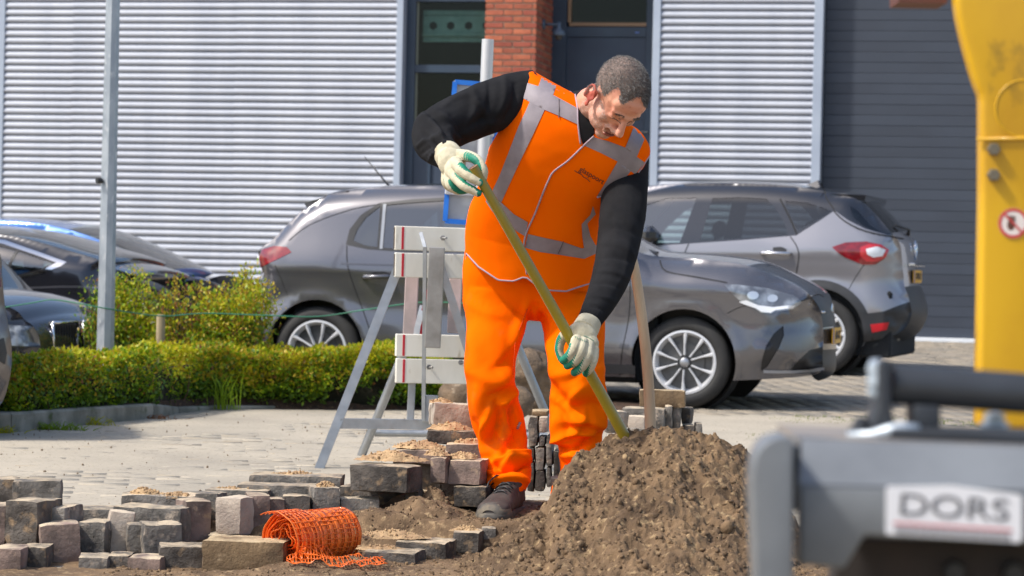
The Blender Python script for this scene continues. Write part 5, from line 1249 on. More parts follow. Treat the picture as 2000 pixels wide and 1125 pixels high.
# ---- boots
boot_m = pm('scuffed_leather', lin(74, 66, 62), .7, col2=lin(54, 48, 46), scale=14, col3=lin(110, 98, 84), scale3=22, lo3=.58, hi3=.75, bump=.4, bscale=120, bdist=.002)
bsole_m = pm('dusty_rubber_sole', lin(92, 88, 82), .8, col2=lin(70, 66, 62), scale=16, col3=lin(130, 118, 98), scale3=18, lo3=.52, hi3=.72, bump=.4, bscale=90, bdist=.002)
def boot(at, ang):
    M_ = Matrix.Translation(at) @ Matrix.Rotation(ang, 4, 'Z')        # local -Y is the toe direction
    st = [(.145, .020, .07), (.135, .034, .10), (.09, .042, .125), (.04, .043, .125), (.0, .043, .105), (-.05, .049, .088), (-.10, .055, .075), (-.135, .052, .066), (-.16, .040, .054), (-.172, .02, .042)]
    q = smoothpoly(st, False, 4); b = MB(); V = []; nn = 24
    for (y, w_, h_) in q:
        for k in range(nn):
            a = 2*math.pi*k/nn; ca, sa = math.cos(a), math.sin(a); V.append(M_ @ Vector((w_*math.copysign(abs(ca)**.75, ca), y, .024+(h_-.02)*(.5+.5*math.copysign(abs(sa)**.85, sa)))))
    m = len(q); b.add(V, [(i*nn+k, (i+1)*nn+k, (i+1)*nn+(k+1) % nn, i*nn+(k+1) % nn) for i in range(m-1) for k in range(nn)]+[tuple(range(nn)), tuple((m-1)*nn+k for k in range(nn))[::-1]])
    b.tube([M_ @ Vector((0, .085, .06)), M_ @ Vector((0, .08, .10)), M_ @ Vector((0, .078, .135))], [.050, .052, .054], 20)
    me = remesh(b, .004, 3); V = mverts(me); N = mnorms(me); setverts(me, V+N*(.0018*vnoise(V, 30, 6, 3))[:, None]); me.polygons.foreach_set('use_smooth', np.ones(len(me.polygons), bool)); me.materials.clear(); me.materials.append(boot_m)
    bo = link('boot', me, person)
    out = [(.150, .012), (.146, .032), (.11, .046), (.05, .044), (.0, .045), (-.05, .054), (-.10, .061), (-.14, .057), (-.168, .042), (-.182, .016)]
    pol = smoothpoly([(w_, y) for y, w_ in out]+[(-w_, y) for y, w_ in out[::-1]], True, 4)
    b = MB(); n_ = len(pol); V = []
    for z, s in ((0, .97), (.006, 1.0), (.016, 1.0), (.018, .985), (.022, 1.0), (.032, .99), (.038, .95)):
        V += [M_ @ Vector((x*s, y*s, z+(.004 if abs(y) < .04 and z < .005 else 0))) for x, y in pol]
    Fc = [(i*n_+k, i*n_+(k+1) % n_, (i+1)*n_+(k+1) % n_, (i+1)*n_+k) for i in range(6) for k in range(n_)]+[tuple(range(n_))[::-1], tuple(6*n_+k for k in range(n_))]
    b.add(V, Fc)
    for k in range(0, n_, 3):
        x, y = pol[k]; b.bbox((x*.99-.004, y*.99-.004, -.006), (x*.99+.004, y*.99+.004, .010), .001, None, M_)
    b.build('sole', bsole_m, bo, True, 40, fix=True)
    b = MB(); V = []; st2 = [s for s in q if s[0] < -.085]; nn = 20
    for (y, w_, h_) in st2:
        for k in range(nn+1):
            a = math.pi*k/nn; ca, sa = math.cos(a), math.sin(a); f = .80 if y > -.10 else .92; V.append(M_ @ Vector(((w_+.004)*math.copysign(abs(ca)**.75, ca), y-.003, .02+(h_-.012)*f*(sa**.8 if sa > 0 else 0))))
    b.add(V, [(i*(nn+1)+k, (i+1)*(nn+1)+k, (i+1)*(nn+1)+k+1, i*(nn+1)+k+1) for i in range(len(st2)-1) for k in range(nn)]); b.build('toe_cap', bsole_m, bo, True)
    b = MB()
    for i in range(4):
        y = -.045+i*.026; z = .098+i*.011
        b.tube([M_ @ Vector(p) for p in ((-.030, y, z-.012), (-.012, y+.006, z+.002), (.012, y+.014, z+.003), (.030, y+.022, z-.008))], .0028, 6)
        b.tube([M_ @ Vector(p) for p in ((.030, y, z-.012), (.012, y+.006, z+.004), (-.012, y+.014, z+.005), (-.030, y+.022, z-.008))], .0028, 6)
    b.tube([M_ @ Vector(p) for p in ((.0, .03, .140), (-.03, .01, .150), (-.048, -.02, .128), (-.052, -.045, .09))], .0026, 6)
    b.tube([M_ @ Vector(p) for p in ((.0, .03, .140), (-.035, .02, .135), (-.05, .02, .115), (-.03, .03, .135))], .0026, 6); b.build('laces', black, bo, True)
    return bo
bw = W(984, 1012, 8.97)
boot(Vector((bw.x-.002, 8.975, .093)), R(-16))
bw2 = W(1113, 1000, 9.0); boot(Vector((bw2.x, 9.0, .10)), R(10))

# ---- shovel in his hands
def long_tool(name, label, pts, r_, mat, endm):
    t = thing(name, label, 'shovel', pts[-1]); b = MB(); q = smoothpoly([tuple(p) for p in pts], False, 8); n_ = len(q)
    P_ = [Vector(p) for p in q]; b.tube(P_, [r_[0]+(r_[1]-r_[0])*i/(n_-1) for i in range(n_)], 20); b.build('handle', mat, t, True, 50)
    return t
olive_m = pm('olive_painted_ash', lin(156, 136, 30), .36, col2=lin(126, 106, 26), scale=5, lo=.4, hi=.75, col3=lin(92, 78, 26), scale3=16, lo3=.62, hi3=.74, stretch=(1, 1, .25), bump=.15, bscale=60, coat=.5)
dirx = (ST2-ST0).normalized()
sh = long_tool('shovel', 'long shovel with an olive yellow handle gripped in both gloves', [ST0, ST1, ST2+dirx*.12], (.0155, .0195), olive_m, None)
b = MB(); b.tube([ST0-dirx*.0025, ST0+dirx*.002], .0148, 18); b.build('handle_end', pm('end_grain', lin(140, 104, 78), .85, col2=lin(84, 60, 48), scale=60, lo=.45, hi=.55), sh)
b = MB(); p0_, p1_ = ST2+dirx*.06, ST2+dirx*.14; b.tube([p0_, p1_], [.024, .028], 16)
up_ = Vector((0, -.5, .85)); sdv = dirx.cross(up_).normalized(); up_ = sdv.cross(dirx); V = []
for i in range(9):
    t = i/8; wd = .12*(1 if t < .6 else math.sqrt(max(0, 1-((t-.6)/.42)**2)))
    for k in range(9): s = k/4-1; V.append(p1_+dirx*(.26*t-.03)+sdv*s*wd+up_*(.03*s*s))
b.add(V, [(i*9+k, i*9+k+1, (i+1)*9+k+1, (i+1)*9+k) for i in range(8) for k in range(8)]); b.build('blade', steel, sh, True)
# ================================================================== sand, pavers, dug-up ground
sand_m = pm('moist_sand', lin(130, 105, 77), .95, col2=lin(88, 69, 50), scale=6, lo=.35, hi=.65, col3=lin(166, 140, 104), scale3=38, lo3=.56, hi3=.70, bump=1, bscale=150, bdist=.006)
dry_m = pm('dry_sand', lin(190, 160, 120), .95, col2=lin(160, 130, 98), scale=10, col3=lin(120, 94, 70), scale3=45, lo3=.6, hi3=.72, bump=.9, bscale=170, bdist=.005)
clod_m = pm('sand_clod', lin(132, 107, 79), .95, col2=lin(88, 69, 50), scale=12, col3=lin(172, 146, 110), scale3=40, lo3=.57, hi3=.7, bump=1, bscale=160, bdist=.005)
SX = [860, 900, 940, 1000, 1050, 1068, 1085, 1110, 1140, 1165, 1182, 1215, 1250, 1272, 1290, 1318, 1350, 1400, 1440, 1466, 1490, 1530, 1600]
SYp = [1118, 1100, 1078, 1046, 1006, 992, 945, 913, 890, 866, 850, 843, 846, 836, 831, 834, 851, 860, 874, 896, 935, 990, 1080]
def yr_of(px): return np.interp(px, [860, 1000, 1080, 1150], [8.05, 8.22, 8.42, 8.64])
RX = np.array([W(a, b_, yr_of(a)).x for a, b_ in zip(SX, SYp)]); RZ = np.array([W(a, b_, yr_of(a)).z for a, b_ in zip(SX, SYp)]); RY = np.array([yr_of(a) for a in SX])
def sm(a, b_, x): t = np.clip((x-a)/(b_-a), 0, 1); return t*t*(3-2*t)
def terrain(X, Y, fine=True):
    sh_ = X.shape; X = X.ravel(); Y = Y.ravel(); P = np.stack([X, Y, X*0], 1)
    low = (.034+.012*vnoise(P, 3, 31, 3))*(.1+.9*sm(-.85, -.6, X))
    plat = .092*sm(8.50, 8.62, Y+.10*X)*(1-sm(9.60, 9.85, Y))*sm(-1.5, -1.2, X)*(1-sm(.25, .5, X))
    left = .05*sm(8.55, 8.7, Y)*(1-sm(8.9, 9.1, Y))*(1-sm(-.75, -.6, X))
    z = low*(1-sm(9.3, 9.7, Y)*.9)+np.maximum(plat, left)*(1+.05*vnoise(P, 5, 33, 2))
    h = np.interp(X, RX, RZ, left=-.3, right=0); yr = np.interp(X, RX, RY)
    d = Y-yr+.03*vnoise(P, 4, 40, 2); front = np.clip(-d, 0, None); back = np.clip(d, 0, None)
    pile = h-.47*(np.sqrt(front**2+.0012)-.035)-1.0*(np.sqrt(back**2+.0006)-.025)
    pile += .022*vnoise(P, 7, 41, 2)*sm(.02, .2, pile)
    # furrows slipping down the heap
    m = sm(-.02, .05, pile-z); z = np.maximum(z, pile)
    if fine:
        r = 1-np.abs(vnoise(P, 17, 50, 2)); z += m*(.026*(r-.6)); r = 1-np.abs(vnoise(P, 44, 54, 2)); z += m*.013*(r-.6)
        z += (.25+.75*m)*(.012*vnoise(P, 30, 51, 2)+.008*vnoise(P, 85, 52, 2))
    else: z += .004
    # sand fan between the brick pile and the boot
    fx, fy = -.30, 9.0
    z = z-.030*np.exp(-((X+.035)/.11)**2-((Y-8.87)/.17)**2)
    z = np.maximum(z, .20-.55*np.hypot((X+.33)/1.0, (Y-9.02)/1.2)-.02*vnoise(P, 20, 60, 2))
    return z.reshape(sh_)
xs = np.concatenate([np.linspace(-1.9, -.32, 200), np.linspace(-.31, 1.05, 330), np.linspace(1.06, 1.7, 50)]); ysn = np.concatenate([np.linspace(7.2, 7.6, 40), np.linspace(7.605, 8.85, 300), np.linspace(8.86, 9.9, 90)])
o = sheet('sand_heap', xs, ysn, lambda X, Y: terrain(X, Y)+np.where((Y > 9.8) | (X < -1.85), -.03, 0), sand_m, kind='stuff')
o['label'] = 'brown heap of moist crumbly sand in front of the worker'; o['category'] = 'sand heap'
def clods(name, pts, mat, parent=None):
    """pts: (x, y, z, r)"""
    ico = [(-.53, 0, .85), (.53, 0, .85), (-.53, 0, -.85), (.53, 0, -.85), (0, .85, .53), (0, .85, -.53), (0, -.85, .53), (0, -.85, -.53), (.85, .53, 0), (-.85, .53, 0), (.85, -.53, 0), (-.85, -.53, 0)]
    fc = [(1, 4, 0), (4, 9, 0), (4, 5, 9), (8, 5, 4), (1, 8, 4), (1, 10, 8), (10, 3, 8), (8, 3, 5), (3, 2, 5), (3, 7, 2), (3, 10, 7), (10, 6, 7), (6, 11, 7), (6, 0, 11), (6, 1, 0), (10, 1, 6), (11, 0, 9), (2, 11, 9), (5, 2, 9), (11, 2, 7)]
    I = np.array(ico); Fc = np.array(fc); n = len(pts); V = np.zeros((n, 12, 3)); pts = np.array(pts)
    A = rng.normal(0, 1, (n, 3, 3)); Qm, _ = np.linalg.qr(A); sc_ = rng.uniform(.45, 1.35, (n, 1, 3))
    V = np.einsum('nij,kj->nki', Qm, I)*sc_*(1+rng.uniform(-.38, .32, (n, 12, 1))); V = V*(1+.0*V); V = V*pts[:, 3][:, None, None]+pts[:, None, :3]
    F2 = (Fc[None]+12*np.arange(n)[:, None, None]).reshape(-1, 3)
    o = link(name, npmesh(V.reshape(-1, 3), F2, mat, False), parent); o['kind'] = 'stuff'; return o
def clod_pts(n, x0, x1, y0, y1, r0, r1, cond=None, zf=None, sink=.2):
    out = []
    X = rng.uniform(x0, x1, n*2); Y = rng.uniform(y0, y1, n*2); Z = terrain(X, Y); k = 0
    H = terrain(X, Y, False)
    for x, y, z in zip(X, Y, Z):
        if cond and not cond(x, y, z): continue
        r_ = r0+(r1-r0)*rng.rand()**5; r_ = r_; out.append((x, y, z+r_*sink, r_)); k += 1
        if k >= n: break
    return out
onheap = lambda x, y, z: z > .10 or (x > -.15 and y < 8.5)
pc = clod_pts(9000, -.15, 1.2, 7.6, 8.85, .0016, .0105, onheap, sink=-.2)+clod_pts(3500, -1.2, .35, 7.8, 9.3, .0018, .009)+clod_pts(130, -.1, 1.1, 7.8, 8.7, .012, .024, onheap, sink=-.25)
heap_clods = clods('sand_clods', pc, clod_m); heap_clods['label'] = 'loose crumbs and clods of sand over the heap'; heap_clods['category'] = 'sand'

# ---- loose pavers
pt = {}
pt['g'] = pm('weathered_grey_paver', lin(136, 130, 122), .9, col2=lin(84, 80, 75), scale=11, lo=.38, hi=.62, col3=lin(160, 146, 130), scale3=34, lo3=.54, hi3=.66, bump=1, bscale=75, bdist=.009, rand=.16, dust=lin(196, 178, 150))
pt['d'] = pm('dark_soiled_paver', lin(102, 95, 88), .92, col2=lin(58, 53, 49), scale=12, lo=.4, hi=.62, col3=lin(140, 118, 92), scale3=30, lo3=.55, hi3=.68, bump=1, bscale=75, bdist=.009, rand=.16, dust=lin(196, 178, 150))
pt['p'] = pm('pinkish_paver', lin(142, 121, 110), .9, col2=lin(96, 83, 76), scale=12, lo=.4, hi=.62, col3=lin(170, 146, 120), scale3=28, lo3=.6, hi3=.74, bump=1, bscale=85, bdist=.005, rand=.12, dust=lin(196, 178, 150))
pt['b'] = pm('brown_stone', lin(128, 106, 78), .92, col2=lin(88, 72, 54), scale=8, lo=.4, hi=.65, col3=lin(176, 152, 120), scale3=20, lo3=.62, hi3=.76, bump=1, bscale=70, bdist=.006, rand=.08, dust=lin(190, 168, 132), dlo=.3)
pt['l'] = pm('light_grey_paver', lin(186, 172, 156), .9, col2=lin(150, 136, 124), scale=10, lo=.4, hi=.65, col3=lin(120, 106, 92), scale3=26, lo3=.62, hi3=.76, bump=1, bscale=85, bdist=.005, rand=.08, dust=lin(206, 190, 164))
def rough_box(w, d, h, seed, amp=.0042, rad=.008):
    nx, ny, nz = max(3, int(w/.02)), max(3, int(d/.025)), max(3, int(h/.016))
    V = []; idx = {}; Fc = []
    def vid(i, j, k):
        if (i, j, k) not in idx: idx[i, j, k] = len(V); V.append((w*i/nx, d*j/ny, h*k/nz))
        return idx[i, j, k]
    for i in range(nx):
        for j in range(ny):
            Fc.append((vid(i, j, 0), vid(i, j+1, 0), vid(i+1, j+1, 0), vid(i+1, j, 0))); Fc.append((vid(i, j, nz), vid(i+1, j, nz), vid(i+1, j+1, nz), vid(i, j+1, nz)))
    for i in range(nx):
        for k in range(nz):
            Fc.append((vid(i, 0, k), vid(i+1, 0, k), vid(i+1, 0, k+1), vid(i, 0, k+1))); Fc.append((vid(i, ny, k), vid(i, ny, k+1), vid(i+1, ny, k+1), vid(i+1, ny, k)))
    for j in range(ny):
        for k in range(nz):
            Fc.append((vid(0, j, k), vid(0, j, k+1), vid(0, j+1, k+1), vid(0, j+1, k))); Fc.append((vid(nx, j, k), vid(nx, j+1, k), vid(nx, j+1, k+1), vid(nx, j, k+1)))
    V = np.array(V); c = np.array([w/2, d/2, h/2]); q = np.clip(V, [rad]*3, [w-rad, d-rad, h-rad]); dd = V-q; l = np.linalg.norm(dd, axis=1)[:, None]+1e-9
    cor = (np.abs(dd) > 1e-6).sum(1) >= 2; V[cor] = (q+dd/l*rad)[cor]
    P = V+seed*3.1; ch = np.clip(vnoise(P, 16, 71, 2)-.35, 0, 1)*(cor)*.02
    n_ = (V-c)/np.array([w, d, h]); V = V+(q-V)*0+np.stack([vnoise(P, 28, 72, 3), vnoise(P+9, 28, 73, 3), vnoise(P+19, 28, 74, 3)], 1)*amp-(V-c)*ch[:, None]*3
    return V, Fc
_ps = [0]
def paver(x0, x1, yt, yb, Y, d, yaw=0, mat='g', roll=0, label=None, group='loose pavers in the lower left', pitch=0, wn=None):
    s_ = F_PX/Y; a = W(x0, yb, Y); w = (x1-x0)/s_; h = (yb-yt)/s_
    if wn: w = wn
    _ps[0] += 1; V, Fc = rough_box(w, d, h, _ps[0])
    M_ = Matrix.Rotation(R(-yaw), 4, 'Z') @ Matrix.Rotation(R(roll), 4, 'Y') @ Matrix.Rotation(R(pitch), 4, 'X')
    me = bpy.data.meshes.new('paver'); me.from_pydata([tuple(v) for v in V], [], Fc); me.materials.append(pt[mat]); me.polygons.foreach_set('use_smooth', [True]*len(me.polygons)); me.set_sharp_from_angle(angle=R(42))
    o = bpy.data.objects.new('paver', me); sc.collection.objects.link(o); o.matrix_basis = Matrix.Translation(a) @ M_
    return tag(o, label, 'paver', group)
LG = 'loose pavers in the lower left'; LL = 'weathered grey paver in the uneven double row at the lower left'
rows = [(-30, 24, 934, 990, 8.75, .12, 0, 'd', 0, 'dark end of a paver at the left frame edge, highest of the lower left row'), (24, 112, 938, 990, 8.72, .13, -6, 'g', 0, 'grey rough-faced paver highest at the far left of the rows'),
  (236, 415, 966, 1012, 8.86, .13, -4, 'g', 0, 'long flat paver with sand on top at the back of the left row'), (126, 226, 992, 1045, 8.76, .16, 3, 'g', 0, 'sand-dusted paver behind the tilted pale one on the left'), (218, 356, 987, 1064, 8.60, .13, 14, 'g', 0, 'large grey paver with its right end towards the camera, mid left row'),
  (362, 410, 978, 1064, 8.62, .12, -24, 'p', 0, 'pinkish upright paver between two larger grey ones, mid left row'), (378, 420, 962, 1058, 8.74, .12, 10, 'g', 0, 'grey upright paver just left of the light pebbly one'), (420, 470, 970, 1044, 8.62, .14, 24, 'l', 0, 'light grey paver with pebbly rough face left of the orange netting'),
  (486, 523, 966, 1042, 8.66, .12, -14, 'p', 0, 'pinkish upright paver touching the left end of the netting roll'), (400, 520, 955, 978, 8.86, .12, 3, 'g', 0, 'flat paver capped with brown sand behind the netting'), (523, 552, 974, 1010, 8.72, .10, -12, 'p', 0, 'narrow pinkish paver seen over the left part of the netting roll'), (552, 600, 968, 1010, 8.76, .10, -6, 'd', 0, 'short dark paver seen just above the netting roll'),
  (460, 606, 944, 1004, 8.92, .12, 6, 'g', 0, 'long paver on edge right behind the orange netting'), (612, 661, 952, 1004, 8.80, .12, -12, 'g', 0, 'paver with sand spilling off its right corner behind the netting'), (486, 661, 926, 952, 9.06, .15, 3, 'g', 0, 'flat sandy paver just in front of the barrier foot'),
  (661, 782, 948, 1012, 9.0, .12, 10, 'd', 0, 'dark paver directly below the large pile paver'), (664, 738, 973, 1014, 8.84, .11, -6, 'g', 0, 'small grey paver in the sand right of the netting roll'),
  (-42, 6, 986, 1066, 8.3, .16, 0, 'p', 0, 'pinkish paver cut off by the left frame edge, upper row'), (8, 74, 976, 1068, 8.3, .17, 18, 'd', 0, 'dark paver with a yellowish stain at the far left'), (87, 122, 990, 1062, 8.36, .17, 12, 'g', 0, 'narrow grey paver right of the stained one at far left'), (82, 155, 1026, 1110, 8.22, .14, -14, 'p', -4, 'paver with a slanted face jutting out at lower left'),
  (151, 201, 1018, 1084, 8.38, .13, 6, 'g', 0, 'upright grey paver between the slanted and the tilted pale paver'), (203, 248, 996, 1088, 8.44, .10, -10, 'l', 7, 'tilted pale paver standing on edge in the left row'), (248, 281, 1024, 1086, 8.38, .12, -10, 'g', 0, 'narrow grey paver right of the tilted pale one'), (281, 352, 1024, 1087, 8.32, .13, -16, 'g', 0, 'square grey paver in the middle of the left front row'),
  (-20, 36, 1070, 1150, 8.16, .14, 4, 'p', 0, 'pinkish paver in the bottom left corner of the picture'), (38, 84, 1068, 1150, 8.24, .14, 0, 'd', 0, 'dark paver second from the left in the bottom row'), (84, 150, 1112, 1160, 8.2, .14, 6, 'g', 0, 'grey paver under the slanted one in the bottom row'), (152, 205, 1087, 1155, 8.24, .14, -6, 'g', 0, 'grey bottom-row paver below the upright grey one'), (206, 246, 1084, 1155, 8.3, .14, 0, 'd', 0, 'dark bottom-row paver under the tilted pale one'),
  (247, 308, 1088, 1155, 8.24, .14, 5, 'p', 0, 'pinkish bottom-row paver near the middle of the row'), (310, 392, 1067, 1150, 8.30, .14, -8, 'd', 0, 'dark bottom-row paver touching the brown stone'), (122, 222, 1046, 1120, 8.56, .14, 0, 'd', 0, 'dark recessed paver behind the slanted one'), (300, 380, 1064, 1120, 8.52, .14, 0, 'd', 0, 'dark recessed paver behind the square grey one'), (404, 480, 1044, 1110, 8.58, .14, 0, 'd', 0, 'dark recessed paver above the brown stone'),
  (480, 600, 1005, 1060, 8.70, .14, 0, 'd', 0, 'dark buried paver behind the netting roll'), (600, 680, 1004, 1060, 8.76, .14, 0, 'd', 0, 'dark buried paver behind the right end of the netting roll'), (0, 120, 990, 1080, 8.6, .12, 0, 'd', 0, 'dark recessed paver deep in the far left row')]
for r_ in rows:
    r_ = (r_[0]-1, r_[1]+5)+r_[2:4]+(r_[4]-(.16 if r_[3] >= 1150 else 0),)+r_[5:]
    o = paver(*r_[:6], r_[6], r_[7], r_[8], r_[9] or LL, LG)
paver(392, 556, 1054, 1120, 8.06, .17, 4, 'b', 0, 'thick brown stone lying in front of the orange netting roll', None)
mid = [(681, 806, 906, 958, 8.86, .13, 22, 'd', 'big dark paver with pinkish end, front left of the pile'), (790, 818, 957, 992, 8.90, .12, 6, 'd', 'short dark paver wedged under the front of the pile'), (838, 870, 894, 944, 8.96, .12, 12, 'p', 'narrow reddish paver in the middle of the pile'),
  (764, 876, 878, 904, 9.12, .13, 8, 'p', 'low sand-covered paver at the back left of the pile'), (874, 940, 897, 946, 8.98, .13, 12, 'p', 'reddish paver beside the trouser leg, second layer'), (884, 950, 948, 990, 8.96, .14, 12, 'd', 'dark paver under the reddish one next to the boot'),
  (833, 938, 840, 868, 9.18, .13, 0, 'd', 'dark paver with a sandy top, third layer of the pile'), (845, 925, 786, 832, 9.28, .14, -6, 'l', 'pale tilted paver on top of the pile beside the knee'), (836, 866, 789, 832, 9.42, .12, 0, 'l', 'light paver end at the very back of the pile top'),
  (870, 946, 866, 895, 9.12, .13, 4, 'p', 'sandy paver between the pile layers by the shin'), (700, 860, 958, 1010, 9.05, .14, 4, 'd', 'buried paver at the bottom of the pile'), (860, 960, 895, 990, 9.14, .12, 0, 'd', 'upright paver hidden deep behind the pile'), (764, 860, 900, 960, 9.14, .13, 0, 'd', 'paver in the core of the pile below the sand'),
  (840, 945, 832, 842, 9.30, .14, 0, 'd', 'thin slab under the pale top paver')]
for r_ in mid: paver(*r_[:6], r_[6], r_[7], 3 if r_[8].startswith('pale') else 0, r_[8], None)
steps = [(704, 812, 1076, 1116, 8.16, .16, 12, 'd', 'lowest step-like paver with a sandy top, bottom centre'), (770, 872, 1057, 1106, 8.32, .17, 11, 'd', 'second step-like paver, sandy top, left of the sand heap'), (883, 936, 1038, 1080, 8.47, .14, 8, 'd', 'third step-like paver in front of the boot'),
  (940, 969, 1030, 1066, 8.56, .12, -4, 'g', 'small paver corner right below the boot toe'), (838, 884, 1039, 1056, 8.62, .12, 4, 'd', 'half-buried paver edge between the steps')]
for r_ in steps: paver(*r_[:6], r_[6], r_[7], 0, r_[8], None)
bt = [(1031, 1050, 813, 872, 'g'), (1051, 1070, 814, 846, 'l'), (1051, 1065, 852, 873, 'g'), (1028, 1043, 873, 902, 'd'), (1044, 1064, 874, 918, 'g'), (1066, 1080, 850, 911, 'g'), (1044, 1064, 919, 960, 'd'), (1066, 1077, 912, 952, 'g'), (1028, 1043, 903, 960, 'd'), (1079, 1092, 880, 955, 'd')]
btl = ['tall grey upright paver beside the left trouser leg, top of the stack', 'light grey short paver in the upper row seen between the legs', 'small grey paver under the light one between the legs', 'dark narrow paver low against the left trouser leg', 'tall grey paver in the middle row between the legs', 'slim grey paver in the right column between the legs', 'dark paver at the foot of the stack between the legs', 'slim grey paver at the bottom right between the legs', 'dark paver at the bottom left between the legs', 'dark paver partly behind the right trouser leg']
for q, l_ in zip(bt, btl): paver(q[0], q[1]-1, q[2], q[3], 9.62, .14, 4, q[4], 0, l_, 'upright pavers seen between the legs')
paver(1037, 1070, 801, 813, 9.66, .12, 4, 'b', 0, 'small brown paver lying on the stack between the trouser legs', None)
rt = [(1248, 1338, 761, 795, 'b', 11.3, .12, 4, 'brown brick lying on top of the stack before the front wheel', None), (1214, 1296, 796, 836, 'g', 11.2, .16, 8, 'broad grey paver behind the wooden handle', None), (1296, 1312, 792, 840, 'g', 11.25, .14, 6, 'grey paver standing just right of the broad one behind the handle', 1),
  (1313, 1328, 790, 850, 'g', 11.3, .14, 6, 'tall slim grey paver left of the dark paver end', 1), (1329, 1348, 796, 829, 'd', 11.4, .14, 10, 'dark paver end at the right of the stack, under the brown brick', None), (1335, 1356, 830, 853, 'd', 11.3, .14, 0, 'dark lower paver at the right end of the stack', 1), (1358, 1372, 826, 853, 'g', 11.3, .14, 0, 'outermost grey paver at the right end of the stack', 1),
  (1227, 1259, 812, 838, 'l', 11.0, .12, 4, 'light paver between the shovel handle and the wooden handle', 1), (1203, 1226, 803, 842, 'g', 11.05, .12, -8, 'grey paver right beside the olive shovel handle', 1), (1228, 1262, 837, 850, 'g', 10.95, .12, 0, 'low grey paver just above the sand crest between both handles', 1), (1182, 1206, 810, 846, 'd', 11.1, .14, 0, 'dark paver behind the olive handle near the trouser leg', 1)]
for q in rt: paver(q[0], q[1], q[2], q[3], q[5], q[6], q[7], q[4], 0, q[8] or 'small grey paver in the loose stack behind the top of the sand heap', 'pavers stacked behind the sand heap' if q[9] else None)
for x0 in range(1185, 1372, 38):      # lower courses of that stack, down to the paving
    for k in range(3):
        w_ = W(x0, 850, 11.35); s_ = F_PX/11.35; y0 = 852+k*37
        paver(x0, x0+36, y0, y0+36, 11.35, .2, 0, 'g', 0, 'grey paver in the lower courses hidden behind the sand heap', 'lower courses behind the heap')
for x0 in range(840, 935, 34):
    paver(x0, x0+33, 990, 1040, 9.2, .2, 0, 'd', 0, 'buried paver beneath the pile next to the boot', 'buried pavers beneath the pile')

# ---- sand lying on pavers
def heap(px, py, Y, rx, ry, h, label, seed, mat=dry_m, rz=0):
    c = W(px, py, Y); n = 40; soft = mat is clod_m
    if not soft: rx *= .80; ry *= .85
    n = 40; u = np.linspace(-1, 1, n); U, Vv = np.meshgrid(u, u); r_ = np.sqrt(U**2+Vv**2); P = np.stack([U.ravel()*rx+seed, Vv.ravel()*ry, U.ravel()*0], 1)
    edge = 1-.28*np.abs(vnoise(P, 14, seed, 3)).reshape(U.shape)
    z = h*np.clip(1-(r_/edge)**1.6, -.2, 1)*(1+.35*vnoise(P, 26, seed+1, 3).reshape(U.shape))+.006*vnoise(P, 70, seed+2, 2).reshape(U.shape)*(r_ < edge)-.004
    ca, sa = math.cos(R(rz)), math.sin(R(rz)); X = c.x+U*rx*ca-Vv*ry*sa; Y2 = c.y+U*rx*sa+Vv*ry*ca
    zz_ = (np.maximum(terrain(X, Y2, False)-.006, 0)+z*1.0) if soft else c.z+z
    V = np.stack([X.ravel(), Y2.ravel(), zz_.ravel()], 1); i = (np.arange(n-1)[:, None]*n+np.arange(n-1)[None, :]).ravel()
    F4 = np.stack([i, i+1, i+n+1, i+n], 1); zf = z.ravel()[F4].max(1); F4 = F4[zf > -.004+1e-4]
    o = link('sand_patch', npmesh(V, F4, mat, True), None, c); tag(o, label, 'sand', None, 'stuff')
    k = rng.randint(0, len(V), 260); k = k[z.ravel()[k] > 0]; cl = clods('sand_crumbs', [(V[j][0], V[j][1], V[j][2]+.001, .0015+.005*rng.rand()**3) for j in k], mat, o); return o
heap(765, 896, 8.96, .16, .07, .030, 'dry sand along the top of the big dark pile paver', 1); heap(855, 886, 9.02, .06, .05, .018, 'sand on the narrow reddish pile paver', 2)
heap(905, 892, 9.04, .075, .055, .020, 'sand over the reddish paver by the shin', 3); heap(880, 836, 9.24, .105, .06, .022, 'dry sand on the third pile layer', 4); heap(820, 872, 9.17, .12, .06, .022, 'sand at the back left of the pile', 5)
heap(915, 864, 9.18, .08, .06, .018, 'sand between pile and trouser leg', 6); heap(575, 928, 9.12, .14, .06, .014, 'thin sand on the flat paver by the barrier foot', 7); heap(285, 962, 8.92, .07, .05, .020, 'sand lump on the long left paver', 8)
heap(340, 968, 8.92, .09, .06, .016, 'brown sand on the right part of the left paver', 9); heap(455, 957, 8.92, .10, .05, .016, 'brown sand cap behind the netting', 10); heap(632, 950, 8.86, .05, .05, .018, 'sand on the paver corner behind the netting', 11)
heap(850, 962, 8.86, .07, .05, .075, 'sand spilling out of the gap in the pile', 12, clod_m); heap(740, 1010, 8.66, .16, .10, .03, 'sand right of the netting roll', 13, clod_m); heap(760, 1046, 8.4, .17, .07, .02, 'sand on the second step-like paver', 14)
heap(745, 1070, 8.24, .10, .05, .012, 'sand film on the lowest step-like paver', 15); heap(905, 1033, 8.54, .07, .05, .010, 'sand film on the third step-like paver', 16); heap(825, 990, 8.75, .16, .12, .06, 'brown sand fan between pile and boot', 17, clod_m)
heap(690, 1095, 8.1, .2, .10, .025, 'sand in front of the netting', 18, clod_m); heap(600, 1118, 8.0, .3, .12, .02, 'trampled sand along the bottom edge', 19, clod_m); heap(860, 770+14, 9.34, .06, .05, .010, 'sand on the pale tilted paver', 20)
heap(440, 1120, 7.95, .3, .1, .02, 'sand at the foot of the brown stone', 21, clod_m); heap(905, 948, 8.9, .09, .05, .014, 'reddish sand under the second pile layer', 22, clod_m)

